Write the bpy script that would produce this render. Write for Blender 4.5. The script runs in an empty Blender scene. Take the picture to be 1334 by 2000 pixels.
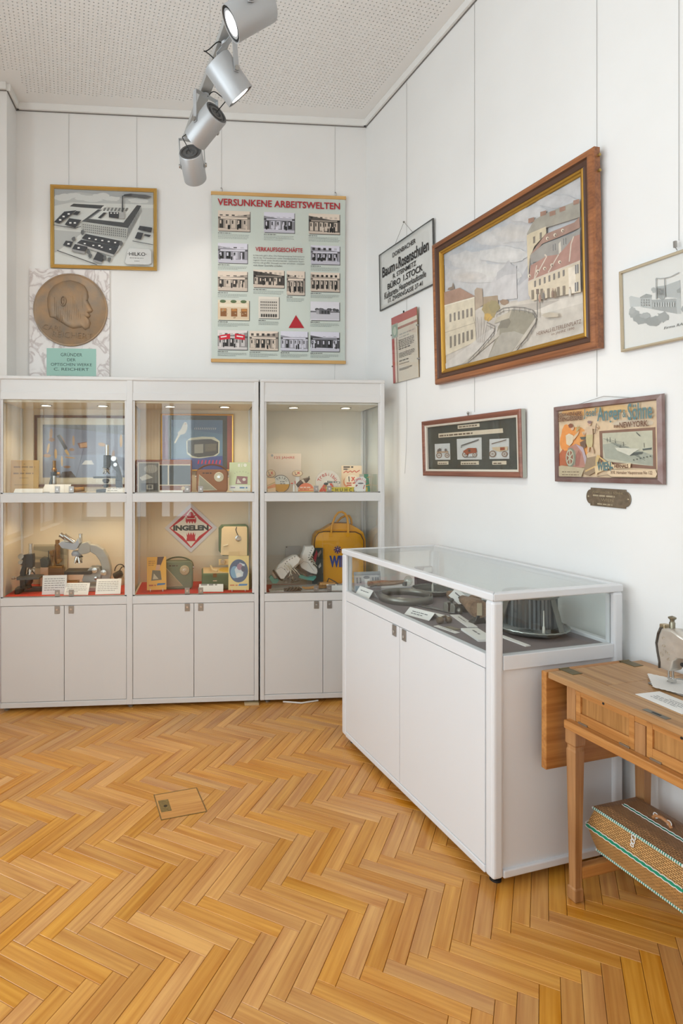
import bpy, math, random
import numpy as np
from mathutils import Vector, Matrix
random.seed(7)
PI = math.pi
SC = bpy.context.scene
COL = SC.collection

# ------------------------------------------------------------------ camera
cam_d = bpy.data.cameras.new('camera')
cam_d.sensor_fit = 'AUTO'
cam_d.sensor_width = 36.0
cam_d.lens = 1143.36 * 36.0 / 2000.0
cam_d.shift_x = (667 - 485.2) / 2000.0
cam_d.shift_y = -(1000 - 913.72) / 2000.0
cam_d.clip_start = 0.05
cam = bpy.data.objects.new('camera', cam_d)
COL.objects.link(cam)
cam.location = (-1.1687, -4.0657, 1.4519)
cam.rotation_euler = (PI / 2, 0, -0.0817)
SC.camera = cam

# ------------------------------------------------------------------ view, world
SC.view_settings.view_transform = 'Standard'
SC.view_settings.look = 'None'
SC.view_settings.gamma = 1.0
SC.view_settings.use_curve_mapping = False
SC.view_settings.exposure = EXPOSURE = -0.34

world = bpy.data.worlds.new('sky')
SC.world = world
world.use_nodes = True
bg = world.node_tree.nodes['Background']
bg.inputs[0].default_value = (0.86, 0.93, 1.0, 1)
bg.inputs[1].default_value = 2.2

SC.cycles.max_bounces = 9
SC.cycles.diffuse_bounces = 5
SC.cycles.glossy_bounces = 4
SC.cycles.transmission_bounces = 6
SC.cycles.transparent_max_bounces = 24
SC.cycles.use_denoising = True
SC.cycles.sample_clamp_indirect = 4.0
SC.cycles.caustics_reflective = False
SC.cycles.caustics_refractive = False

# daylight through the two window walls (behind and left of the camera)
def area(name, loc, rot, sx, sy, watt, col=(1, 1, 1)):
    d = bpy.data.lights.new(name, 'AREA')
    d.shape = 'RECTANGLE'; d.size = sx; d.size_y = sy
    d.energy = watt; d.color = col
    o = bpy.data.objects.new(name, d)
    COL.objects.link(o)
    o.location = loc; o.rotation_euler = rot
    return o
WIN_LEFT = [-2.45, -4.1, -5.75]          # centres (y) of the windows in the left wall
WIN_FRONT = [-2.19]              # centres (x) of the windows in the wall behind the camera
LEFT_X, FRONT_Y = -3.35, -6.6
SILL, HEAD = 0.58, 3.45
DAY = (0.83, 0.925, 1.0)
for wy in WIN_LEFT:
    area('window_daylight', (LEFT_X - 0.32, wy, (SILL + HEAD) / 2), (0, -PI / 2, 0), HEAD - SILL, 1.25, 72, DAY)
for wx in WIN_FRONT:
    area('window_daylight', (wx, FRONT_Y - 0.32, (SILL + HEAD) / 2), (PI / 2, 0, 0), 1.75, HEAD - SILL, 33, DAY)

# ------------------------------------------------------------------ helpers
def lin(c):
    return tuple(((x / 12.92) if x <= 0.04045 else ((x + 0.055) / 1.055) ** 2.4) for x in c)
def rgb(r, g, b):
    return lin((r / 255, g / 255, b / 255))
MATS = {}
def node_mat(name):
    m = bpy.data.materials.new(name); m.use_nodes = True
    nt = m.node_tree
    return m, nt, nt.nodes['Principled BSDF'], nt.nodes, nt.links
def mat(name, col, rough=0.5, metal=0.0, noise=None, bump=None, spec=0.5, coat=0.0, emit=0.0, alpha=1.0):
    """plain procedural material: colour, optional noise mottling (scale, amount) and relief (scale, strength)"""
    if name in MATS: return MATS[name]
    m, nt, b, N, L = node_mat(name)
    c = rgb(*col)
    b.inputs['Base Color'].default_value = (*c, 1)
    b.inputs['Roughness'].default_value = rough
    b.inputs['Metallic'].default_value = metal
    b.inputs['Specular IOR Level'].default_value = spec
    b.inputs['Coat Weight'].default_value = coat
    if emit:
        b.inputs['Emission Color'].default_value = (*c, 1)
        b.inputs['Emission Strength'].default_value = emit
    if noise or bump:
        tc = N.new('ShaderNodeTexCoord')
    if noise:
        n = N.new('ShaderNodeTexNoise'); n.inputs['Scale'].default_value = noise[0]; n.inputs['Detail'].default_value = 5
        L.new(tc.outputs['Object'], n.inputs['Vector'])
        r = N.new('ShaderNodeValToRGB')
        a = noise[1]
        d2 = noise[2] if len(noise) > 2 else None
        r.color_ramp.elements[0].position = 0.3; r.color_ramp.elements[1].position = 0.7
        r.color_ramp.elements[0].color = (*(rgb(*d2) if d2 else tuple(x * (1 - a) for x in c)), 1)
        r.color_ramp.elements[1].color = (*tuple(min(1, x * (1 + a * 0.6)) for x in c), 1)
        L.new(n.outputs['Fac'], r.inputs['Fac']); L.new(r.outputs['Color'], b.inputs['Base Color'])
    if bump:
        n2 = N.new('ShaderNodeTexNoise'); n2.inputs['Scale'].default_value = bump[0]; n2.inputs['Detail'].default_value = 4
        L.new(tc.outputs['Object'], n2.inputs['Vector'])
        bp_ = N.new('ShaderNodeBump'); bp_.inputs['Strength'].default_value = bump[1]; bp_.inputs['Distance'].default_value = 0.002
        L.new(n2.outputs['Fac'], bp_.inputs['Height']); L.new(bp_.outputs['Normal'], b.inputs['Normal'])
    MATS[name] = m
    return m
def wood(name, dark, light, axis=0, scale=9.0, rough=0.4, rand=0.0, stretch=0.07, coat=0.0):
    """grain running along one local axis; rand = brightness spread from piece to piece"""
    if name in MATS: return MATS[name]
    m, nt, b, N, L = node_mat(name)
    tc = N.new('ShaderNodeTexCoord'); oi = N.new('ShaderNodeObjectInfo')
    off = N.new('ShaderNodeVectorMath'); off.operation = 'MULTIPLY_ADD'
    cmb = N.new('ShaderNodeCombineXYZ')
    for i in range(3): L.new(oi.outputs['Random'], cmb.inputs[i])
    L.new(cmb.outputs[0], off.inputs[0]); off.inputs[1].default_value = (37, 53, 71)
    L.new(tc.outputs['Object'], off.inputs[2])
    mp = N.new('ShaderNodeMapping')
    s = [scale * 6.0] * 3; s[axis] = scale * 6.0 * stretch
    mp.inputs['Scale'].default_value = s
    L.new(off.outputs[0], mp.inputs['Vector'])
    n1 = N.new('ShaderNodeTexNoise'); n1.inputs['Scale'].default_value = 1.0; n1.inputs['Detail'].default_value = 6; n1.inputs['Distortion'].default_value = 0.6
    L.new(mp.outputs[0], n1.inputs['Vector'])
    mp2 = N.new('ShaderNodeMapping')
    s2 = [scale * 28.0] * 3; s2[axis] = scale * 28.0 * 0.035
    mp2.inputs['Scale'].default_value = s2
    L.new(off.outputs[0], mp2.inputs['Vector'])
    n2 = N.new('ShaderNodeTexNoise'); n2.inputs['Scale'].default_value = 1.0; n2.inputs['Detail'].default_value = 3
    L.new(mp2.outputs[0], n2.inputs['Vector'])
    mx = N.new('ShaderNodeMath'); mx.operation = 'MULTIPLY_ADD'; mx.inputs[1].default_value = 0.45
    ml = N.new('ShaderNodeMath'); ml.operation = 'MULTIPLY'; ml.inputs[1].default_value = 0.55
    L.new(n1.outputs['Fac'], ml.inputs[0]); L.new(n2.outputs['Fac'], mx.inputs[0]); L.new(ml.outputs[0], mx.inputs[2])
    r = N.new('ShaderNodeValToRGB')
    r.color_ramp.elements[0].position = 0.36; r.color_ramp.elements[1].position = 0.64
    r.color_ramp.elements[0].color = (*rgb(*dark), 1); r.color_ramp.elements[1].color = (*rgb(*light), 1)
    L.new(mx.outputs[0], r.inputs['Fac'])
    out = r.outputs['Color']
    if rand:
        hs = N.new('ShaderNodeHueSaturation')
        mr = N.new('ShaderNodeMapRange'); mr.inputs['To Min'].default_value = 1 - rand; mr.inputs['To Max'].default_value = 1 + rand * 0.75
        L.new(oi.outputs['Random'], mr.inputs['Value']); L.new(mr.outputs[0], hs.inputs['Value'])
        wn = N.new('ShaderNodeMath'); wn.operation = 'MULTIPLY'; wn.inputs[1].default_value = 17.31
        fr = N.new('ShaderNodeMath'); fr.operation = 'FRACT'
        mr2 = N.new('ShaderNodeMapRange'); mr2.inputs['To Min'].default_value = 0.92; mr2.inputs['To Max'].default_value = 1.06
        L.new(oi.outputs['Random'], wn.inputs[0]); L.new(wn.outputs[0], fr.inputs[0]); L.new(fr.outputs[0], mr2.inputs['Value'])
        L.new(mr2.outputs[0], hs.inputs['Saturation'])
        L.new(out, hs.inputs['Color']); out = hs.outputs['Color']
    L.new(out, b.inputs['Base Color'])
    b.inputs['Roughness'].default_value = rough
    b.inputs['Coat Weight'].default_value = coat
    b.inputs['Coat Roughness'].default_value = 0.25
    bp_ = N.new('ShaderNodeBump'); bp_.inputs['Strength'].default_value = 0.12; bp_.inputs['Distance'].default_value = 0.001
    L.new(n2.outputs['Fac'], bp_.inputs['Height']); L.new(bp_.outputs['Normal'], b.inputs['Normal'])
    MATS[name] = m
    return m
def glass_mat(name, tint=(0.97, 0.985, 0.975), ior=1.5, gain=1.0):
    if name in MATS: return MATS[name]
    m = bpy.data.materials.new(name); m.use_nodes = True
    nt = m.node_tree; N, L = nt.nodes, nt.links
    for n in list(N): N.remove(n)
    o = N.new('ShaderNodeOutputMaterial'); mx = N.new('ShaderNodeMixShader')
    t = N.new('ShaderNodeBsdfTransparent'); t.inputs[0].default_value = (*tint, 1)
    g = N.new('ShaderNodeBsdfGlossy'); g.inputs['Roughness'].default_value = 0.0; g.inputs[0].default_value = (1, 1, 1, 1)
    # symmetrical Fresnel from the facing ratio, so both sides of a pane behave alike
    lw = N.new('ShaderNodeLayerWeight'); lw.inputs['Blend'].default_value = 0.5
    p = N.new('ShaderNodeMath'); p.operation = 'POWER'; p.inputs[1].default_value = 5.0
    a = N.new('ShaderNodeMath'); a.operation = 'MULTIPLY_ADD'; a.inputs[1].default_value = 0.96 ; a.inputs[2].default_value = 0.04 * gain
    L.new(lw.outputs['Facing'], p.inputs[0]); L.new(p.outputs[0], a.inputs[0])
    L.new(a.outputs[0], mx.inputs[0]); L.new(t.outputs[0], mx.inputs[1]); L.new(g.outputs[0], mx.inputs[2])
    L.new(mx.outputs[0], o.inputs[0])
    MATS[name] = m
    return m
def print_mat(name, rough=0.55, noise=0.0, nscale=60.0, coat=0.0):
    """flat printed or painted colour carried by the face colours, with a little tooth"""
    if name in MATS: return MATS[name]
    m, nt, b, N, L = node_mat(name)
    a = N.new('ShaderNodeAttribute'); a.attribute_name = 'Col'
    out = a.outputs['Color']
    if noise:
        tc = N.new('ShaderNodeTexCoord'); n = N.new('ShaderNodeTexNoise'); n.inputs['Scale'].default_value = nscale; n.inputs['Detail'].default_value = 6
        L.new(tc.outputs['Object'], n.inputs['Vector'])
        mr = N.new('ShaderNodeMapRange'); mr.inputs['From Min'].default_value = 0.25; mr.inputs['From Max'].default_value = 0.75
        mr.inputs['To Min'].default_value = 1 - noise; mr.inputs['To Max'].default_value = 1 + noise
        L.new(n.outputs['Fac'], mr.inputs['Value'])
        hs = N.new('ShaderNodeHueSaturation'); L.new(mr.outputs[0], hs.inputs['Value']); L.new(out, hs.inputs['Color']); out = hs.outputs['Color']
    L.new(out, b.inputs['Base Color']); b.inputs['Roughness'].default_value = rough
    b.inputs['Coat Weight'].default_value = coat; b.inputs['Coat Roughness'].default_value = 0.08
    MATS[name] = m
    return m

class MB:
    """collects shapes, then links them as one mesh object"""
    def __init__(s): s.v, s.f, s.c, s.cc = [], [], [], None
    def col(s, c): s.cc = None if c is None else rgb(*c); return s
    def add(s, vs, fs, M=None):
        o = len(s.v)
        s.v += [tuple(M @ Vector(p)) for p in vs] if M is not None else [tuple(p) for p in vs]
        s.f += [tuple(i + o for i in f) for f in fs]; s.c += [s.cc] * len(fs)
        return s
    def box(s, x0, y0, z0, x1, y1, z1, M=None):
        v = [(x0, y0, z0), (x1, y0, z0), (x1, y1, z0), (x0, y1, z0), (x0, y0, z1), (x1, y0, z1), (x1, y1, z1), (x0, y1, z1)]
        return s.add(v, [(0, 3, 2, 1), (4, 5, 6, 7), (0, 1, 5, 4), (1, 2, 6, 5), (2, 3, 7, 6), (3, 0, 4, 7)], M)
    def cyl(s, p0, p1, r0, r1=None, n=16, caps=True, M=None):
        r1 = r0 if r1 is None else r1
        p0, p1 = Vector(p0), Vector(p1); d = (p1 - p0).normalized()
        a = d.orthogonal().normalized(); b = d.cross(a)
        v = []
        for p, r in ((p0, r0), (p1, r1)):
            for i in range(n):
                t = 2 * PI * i / n; v.append(p + a * (r * math.cos(t)) + b * (r * math.sin(t)))
        f = [(i, (i + 1) % n, n + (i + 1) % n, n + i) for i in range(n)]
        if caps: f += [tuple(range(n - 1, -1, -1)), tuple(range(n, 2 * n))]
        return s.add(v, f, M)
    def lathe(s, prof, n=24, M=None, a0=0.0, a1=2 * PI):
        full = abs(a1 - a0 - 2 * PI) < 1e-6
        k = n if full else n + 1
        v, f = [], []
        for r, z in prof:
            for i in range(k):
                t = a0 + (a1 - a0) * i / n; v.append((r * math.cos(t), r * math.sin(t), z))
        for j in range(len(prof) - 1):
            for i in range(n):
                i2 = (i + 1) % k
                q = (j * k + i, j * k + i2, (j + 1) * k + i2, (j + 1) * k + i)
                f.append(q)
        return s.add(v, f, M)
    def tube(s, pts, r, n=8, closed=False, M=None, flat=1.0):
        P = [Vector(p) for p in pts]; m = len(P)
        rr = r if isinstance(r, (list, tuple)) else [r] * m
        v, f = [], []
        up = None
        for i in range(m):
            if closed: d = P[(i + 1) % m] - P[i - 1]
            else: d = P[min(i + 1, m - 1)] - P[max(i - 1, 0)]
            d.normalize()
            a = d.orthogonal() if up is None else up - d * up.dot(d)
            if a.length < 1e-6: a = d.orthogonal()
            a.normalize(); up = a; b = d.cross(a)
            for j in range(n):
                t = 2 * PI * j / n; v.append(P[i] + a * (rr[i] * math.cos(t)) + b * (rr[i] * flat * math.sin(t)))
        mm = m if closed else m - 1
        for i in range(mm):
            i2 = (i + 1) % m
            for j in range(n):
                j2 = (j + 1) % n; f.append((i * n + j, i * n + j2, i2 * n + j2, i2 * n + j))
        if not closed: f += [tuple(range(n - 1, -1, -1)), tuple(range((m - 1) * n, m * n))]
        return s.add(v, f, M)
    def prism(s, poly, z0, z1, M=None):
        n = len(poly)
        v = [(x, y, z0) for x, y in poly] + [(x, y, z1) for x, y in poly]
        f = [tuple(range(n - 1, -1, -1)), tuple(range(n, 2 * n))] + [(i, (i + 1) % n, n + (i + 1) % n, n + i) for i in range(n)]
        return s.add(v, f, M)
    def ball(s, c, r, n=14, m=9, M=None):
        rx, ry, rz = r if isinstance(r, (tuple, list)) else (r, r, r)
        v = [(c[0], c[1], c[2] - rz)]
        for j in range(1, m):
            p = -PI / 2 + PI * j / m
            for i in range(n):
                t = 2 * PI * i / n
                v.append((c[0] + rx * math.cos(p) * math.cos(t), c[1] + ry * math.cos(p) * math.sin(t), c[2] + rz * math.sin(p)))
        v.append((c[0], c[1], c[2] + rz))
        f = [(0, 1 + (i + 1) % n, 1 + i) for i in range(n)]
        for j in range(m - 2):
            for i in range(n):
                i2 = (i + 1) % n; a = 1 + j * n; b = a + n
                f.append((a + i, a + i2, b + i2, b + i))
        a = 1 + (m - 2) * n; f += [(a + i, a + (i + 1) % n, len(v) - 1) for i in range(n)]
        return s.add(v, f, M)
    def poly(s, pts, M=None): return s.add(pts, [tuple(range(len(pts)))], M)
    def mesh(s, name):
        me = bpy.data.meshes.new(name); me.from_pydata(s.v, [], s.f)
        if any(c is not None for c in s.c):
            at = me.color_attributes.new('Col', 'FLOAT_COLOR', 'CORNER')
            buf = []
            for p in me.polygons:
                c = s.c[p.index] or (0.8, 0.8, 0.8)
                buf += [c[0], c[1], c[2], 1.0] * p.loop_total
            at.data.foreach_set('color', buf)
        me.validate(); me.update()
        return me
    def build(s, name, m, parent=None, smooth=False, bevel=0.0, loc=None, rot=None, seg=2):
        me = s.mesh(name)
        return mesh_obj(name, me, m, parent, smooth, bevel, loc, rot, seg)
def mesh_obj(name, me, m, parent=None, smooth=False, bevel=0.0, loc=None, rot=None, seg=2):
    if m is not None and not me.materials: me.materials.append(m)
    if smooth:
        me.polygons.foreach_set('use_smooth', [True] * len(me.polygons))
        me.set_sharp_from_angle(angle=math.radians(smooth if smooth is not True and smooth > 1 else 40))
    o = bpy.data.objects.new(name, me); COL.objects.link(o)
    if parent is not None: o.parent = parent
    if loc is not None: o.location = loc
    if rot is not None: o.rotation_euler = rot
    if bevel:
        b = o.modifiers.new('edge', 'BEVEL'); b.width = bevel; b.segments = seg; b.limit_method = 'ANGLE'; b.angle_limit = math.radians(50)
        b.harden_normals = False
    return o
def tag(o, label, cat, group=None):
    o['label'] = label; o['category'] = cat
    if group: o['group'] = group
    return o
def thing(name, label, cat, loc=(0, 0, 0), rot=(0, 0, 0), group=None):
    o = bpy.data.objects.new(name, None); o.empty_display_size = 0.05; COL.objects.link(o)
    o.location = loc; o.rotation_euler = rot if isinstance(rot, (tuple, list)) else (0, 0, rot)
    return tag(o, label, cat, group)
def structure(o): o['kind'] = 'structure'; return o
def link_copy(o, parent, loc=None, rot=None):
    c = o.copy(); COL.objects.link(c); c.parent = parent
    if loc is not None: c.location = loc
    if rot is not None: c.rotation_euler = rot
    return c
def text_mesh(body, w=None, h=None, align='CENTER', extrude=0.0, spacing=1.0, bold=0.0, shear=0.0, line=1.0):
    """lettering as a mesh, scaled to a box of w x h centred on the origin (or starting there for LEFT)"""
    c = bpy.data.curves.new('lettering', 'FONT'); c.body = body; c.size = 1.0
    c.align_x = align; c.align_y = 'CENTER'; c.resolution_u = 3
    c.extrude = 0.0; c.space_character = spacing; c.offset = bold; c.shear = shear; c.space_line = line
    o = bpy.data.objects.new('lettering', c)
    me = bpy.data.meshes.new_from_object(o)
    bpy.data.objects.remove(o); bpy.data.curves.remove(c)
    n = len(me.vertices)
    a = np.empty(n * 3); me.vertices.foreach_get('co', a); a = a.reshape(-1, 3)
    lo, hi = a.min(0), a.max(0)
    sx = w / (hi[0] - lo[0]) if w else None
    sy = h / (hi[1] - lo[1]) if h else None
    sx = sx or sy; sy = sy or sx
    cx = (lo[0] + hi[0]) / 2 if align == 'CENTER' else lo[0]
    a[:, 0] = (a[:, 0] - cx) * sx; a[:, 1] = (a[:, 1] - (lo[1] + hi[1]) / 2) * sy; a[:, 2] = 0
    me.vertices.foreach_set('co', a.ravel()); me.update(); me.materials.clear()
    return me
def text(name, body, m, parent, x, y, z, w=None, h=None, rot=0.0, **k):
    me = text_mesh(body, w, h, **k)
    return mesh_obj(name, me, m, parent, loc=(x, y, z), rot=(0, 0, rot))
def arc_text(name, body, m, parent, cx, cy, z, radius, size, a0, a1):
    """lettering set on an arc from angle a0 to a1 (clockwise), tops outward"""
    mb = MB(); n = len(body)
    for i, ch in enumerate(body):
        if ch == ' ': continue
        t = a0 + (a1 - a0) * (i / (n - 1))
        me = text_mesh(ch, h=size if (ch.isupper() or ch in 'lbdhkft') else size * 0.78)
        M = Matrix.Translation((cx + radius * math.cos(t), cy + radius * math.sin(t), z)) @ Matrix.Rotation(t - PI / 2, 4, 'Z')
        mb.add([v.co[:] for v in me.vertices], [tuple(p.vertices) for p in me.polygons], M)
        bpy.data.meshes.remove(me)
    return mb.build(name, m, parent)
class Flat(MB):
    """a flat print: coloured polygons stacked a tenth of a millimetre apart in the local XY plane"""
    def __init__(s, z=0.0, dz=0.00012): super().__init__(); s.z = z; s.dz = dz
    def p(s, c, pts):
        s.z += s.dz; s.col(c); s.poly([(x, y, s.z) for x, y in pts]); return s
    def r(s, c, x0, y0, x1, y1): return s.p(c, [(x0, y0), (x1, y0), (x1, y1), (x0, y1)])
    def e(s, c, cx, cy, rx, ry=None, n=20, a0=0.0, a1=2 * PI):
        ry = rx if ry is None else ry
        return s.p(c, [(cx + rx * math.cos(a0 + (a1 - a0) * i / n), cy + ry * math.sin(a0 + (a1 - a0) * i / n)) for i in range(n + (0 if a1 - a0 > 6.2 else 1))])
    def l(s, c, pts, w):
        s.z += s.dz; s.col(c)
        for (x0, y0), (x1, y1) in zip(pts, pts[1:]):
            d = math.hypot(x1 - x0, y1 - y0) or 1; nx, ny = -(y1 - y0) / d * w / 2, (x1 - x0) / d * w / 2
            s.poly([(x0 + nx, y0 + ny, s.z), (x0 - nx, y0 - ny, s.z), (x1 - nx, y1 - ny, s.z), (x1 + nx, y1 + ny, s.z)])
        return s
    def lines(s, c, x0, y0, x1, n, pitch, h, seed=0):
        """rows of unreadably small print: broken dashes"""
        R = random.Random(seed); s.z += s.dz; s.col(c)
        for i in range(n):
            y = y0 - i * pitch; x = x0; end = x1 - (R.random() * 0.45 * (x1 - x0) if i == n - 1 else R.random() * 0.05 * (x1 - x0))
            while x < end:
                w = min(end, x + h * R.uniform(1.6, 5.0)); s.poly([(x, y, s.z), (w, y, s.z), (w, y + h, s.z), (x, y + h, s.z)]); x = w + h * 0.8
        return s

# the right wall runs at an angle to the back wall: local axes along it
WA = 0.2153
WD = Vector((math.sin(WA), -math.cos(WA), 0)); WN = Vector((-math.cos(WA), -math.sin(WA), 0))
WRZ = -(PI / 2 - WA)
def wr(s, t, z): return tuple(WD * s + WN * t + Vector((0, 0, z)))
# the free-standing case has its own direction
KA = 0.211
def wall_panel(name, label, cat, where, s, z, t=0.0, tilt=0.0, spin=0.0, group=None):
    """root of something flat on a wall: local X right, Y up, Z out of the wall"""
    loc = wr(s, t, z) if where == 'R' else (s, -t, z)
    o = thing(name, label, cat, loc, group=group)
    M = Matrix.Rotation(WRZ if where == 'R' else 0.0, 4, 'Z') @ Matrix.Rotation(PI / 2 + tilt, 4, 'X') @ Matrix.Rotation(spin, 4, 'Z')
    o.rotation_euler = M.to_euler()
    return o
def stand_panel(name, label, cat, loc, rz=0.0, lean=0.0, group=None):
    """root of a card standing on a shelf, base at loc: local X right, Y up, Z to the viewer; lean tips it back"""
    o = thing(name, label, cat, loc, group=group)
    M = Matrix.Rotation(rz, 4, 'Z') @ Matrix.Rotation(PI / 2 - lean, 4, 'X')
    o.rotation_euler = M.to_euler()
    return o

# ------------------------------------------------------------------ shared materials
M_WALL = mat('white_wall_paint', (236, 235, 233), 0.75, noise=(3.0, 0.02), bump=(220, 0.06), spec=0.3)
M_CEIL = mat('white_ceiling_board', (238, 237, 235), 0.8, spec=0.25)
M_HOLE = mat('dark_felt_backing', (70, 68, 66), 0.9)
M_TRIM = mat('white_gloss_trim', (235, 234, 231), 0.45)
M_GAP = mat('dark_shadow_gap', (128, 124, 120), 0.8)
M_CAB = mat('grey_white_powder_coat', (219, 219, 218), 0.38, spec=0.45)
M_CABIN = mat('cream_cabinet_lining', (228, 216, 192), 0.6)
M_CASE = mat('white_powder_coat', (223, 225, 228), 0.35, spec=0.45)
M_STEEL = mat('brushed_steel', (168, 165, 160), 0.35, 0.9)
M_DARK = mat('black_rubber', (28, 27, 26), 0.6)
M_WIRE = mat('thin_steel_wire', (176, 176, 174), 0.4, 0.6)
M_GLASS = glass_mat('clear_glass', (0.985, 0.995, 0.988), gain=0.82)
M_GLASS_T = glass_mat('clear_top_glass', (0.95, 0.97, 0.965), gain=1.3)
M_PRINT = print_mat('matt_print', 0.6)
M_GLOSSP = print_mat('glossy_print', 0.3, coat=0.3)
M_PAPER = mat('white_paper', (238, 236, 232), 0.7)
M_INK = mat('black_ink', (38, 36, 36), 0.6)

# ------------------------------------------------------------------ floor: oak herringbone
H = 3.8646
floor_bm = MB().poly([(-4.4, -7.9, -0.012), (3.2, -7.9, -0.012), (3.2, 0.3, -0.012), (-4.4, 0.3, -0.012)])
floor = structure(floor_bm.build('floor', mat('dark_floor_joint', (98, 62, 28), 0.7)))
PW, PL = 0.0535, 0.2955
RA = math.radians(13.5 - 45)
e1 = Vector((math.cos(RA), math.sin(RA))); e2 = Vector((-e1.y, e1.x))
TIP = Vector((-0.3231, -2.3006)) - e2 * PW
CAM = Vector((-1.1687, -4.0657, 1.4519))
def project(p):
    c, s = math.cos(-0.0817), math.sin(-0.0817)
    d = Vector(p) - CAM
    r = c * d.x + s * d.y; f = -s * d.x + c * d.y
    if f < 0.2: return None
    return 485.2 + 1143.36 * r / f, 913.72 - 1143.36 * d.z / f, f
M_OAK = wood('oak_parquet', (186, 119, 46), (222, 163, 82), axis=0, scale=3.0, rough=0.3, rand=0.09, stretch=0.085, coat=0.12)
g = 0.0006
pm = MB()
hl, hw = PL / 2 - g, PW / 2 - g
ch = 0.0011
pm.add([(-hl, -hw, -0.011), (hl, -hw, -0.011), (hl, hw, -0.011), (-hl, hw, -0.011),
        (-hl, -hw, -ch), (hl, -hw, -ch), (hl, hw, -ch), (-hl, hw, -ch),
        (-hl + ch, -hw + ch, 0), (hl - ch, -hw + ch, 0), (hl - ch, hw - ch, 0), (-hl + ch, hw - ch, 0)],
       [(0, 1, 5, 4), (1, 2, 6, 5), (2, 3, 7, 6), (3, 0, 4, 7), (4, 5, 9, 8), (5, 6, 10, 9), (6, 7, 11, 10), (7, 4, 8, 11), (8, 9, 10, 11)])
plank_me = pm.mesh('plank'); plank_me.materials.append(M_OAK)
planks = []
for i in range(-110, 111):
    for j in range(-12, 13):
        for kind in (0, 1):
            if kind == 0: c = (i * PW + PL / 2 + j * PL, i * PW + PW / 2 - j * PL); a = RA
            else: c = (PL + i * PW + PW / 2 + j * PL, (i + 1) * PW - PL / 2 - j * PL); a = RA + PI / 2
            p = TIP + e1 * c[0] + e2 * c[1]
            if not (-4.3 < p.x < 2.6 and -7.7 < p.y < 0.25): continue
            if p.x > -p.y * math.tan(WA) + 0.25: continue
            q = project((p.x, p.y, 0))
            vis = q is not None and -60 < q[0] < 1394 and 1330 < q[1] < 2060
            # planks that are hidden under the cabinets and the case do not count
            if vis and p.y > -0.58 and p.x < 0.1: vis = False
            kx_ = (p.x + 0.1703) * math.cos(KA) + (p.y + 2.1379) * math.sin(KA)
            ky_ = -(p.x + 0.1703) * math.sin(KA) + (p.y + 2.1379) * math.cos(KA)
            if vis and 0.02 < kx_ and -0.02 < ky_: vis = False
            planks.append((0 if vis else 1, q[2] if q else 9, p.x, p.y, a))
planks.sort()
rest = MB()
for n, (hid, dpt, x, y, a) in enumerate(planks):
    if n < 300 and not hid:
        o = bpy.data.objects.new('plank', plank_me); COL.objects.link(o); o.parent = floor
        o.location = (x, y, random.uniform(-0.0004, 0.0004)); o.rotation_euler = (random.uniform(-.0015, .0015), random.uniform(-.0012, .0012), a)
    else:
        M = Matrix.Translation((x, y, 0)) @ Matrix.Rotation(a, 4, 'Z')
        rest.add([v.co[:] for v in plank_me.vertices], [tuple(p.vertices) for p in plank_me.polygons], M)
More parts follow.
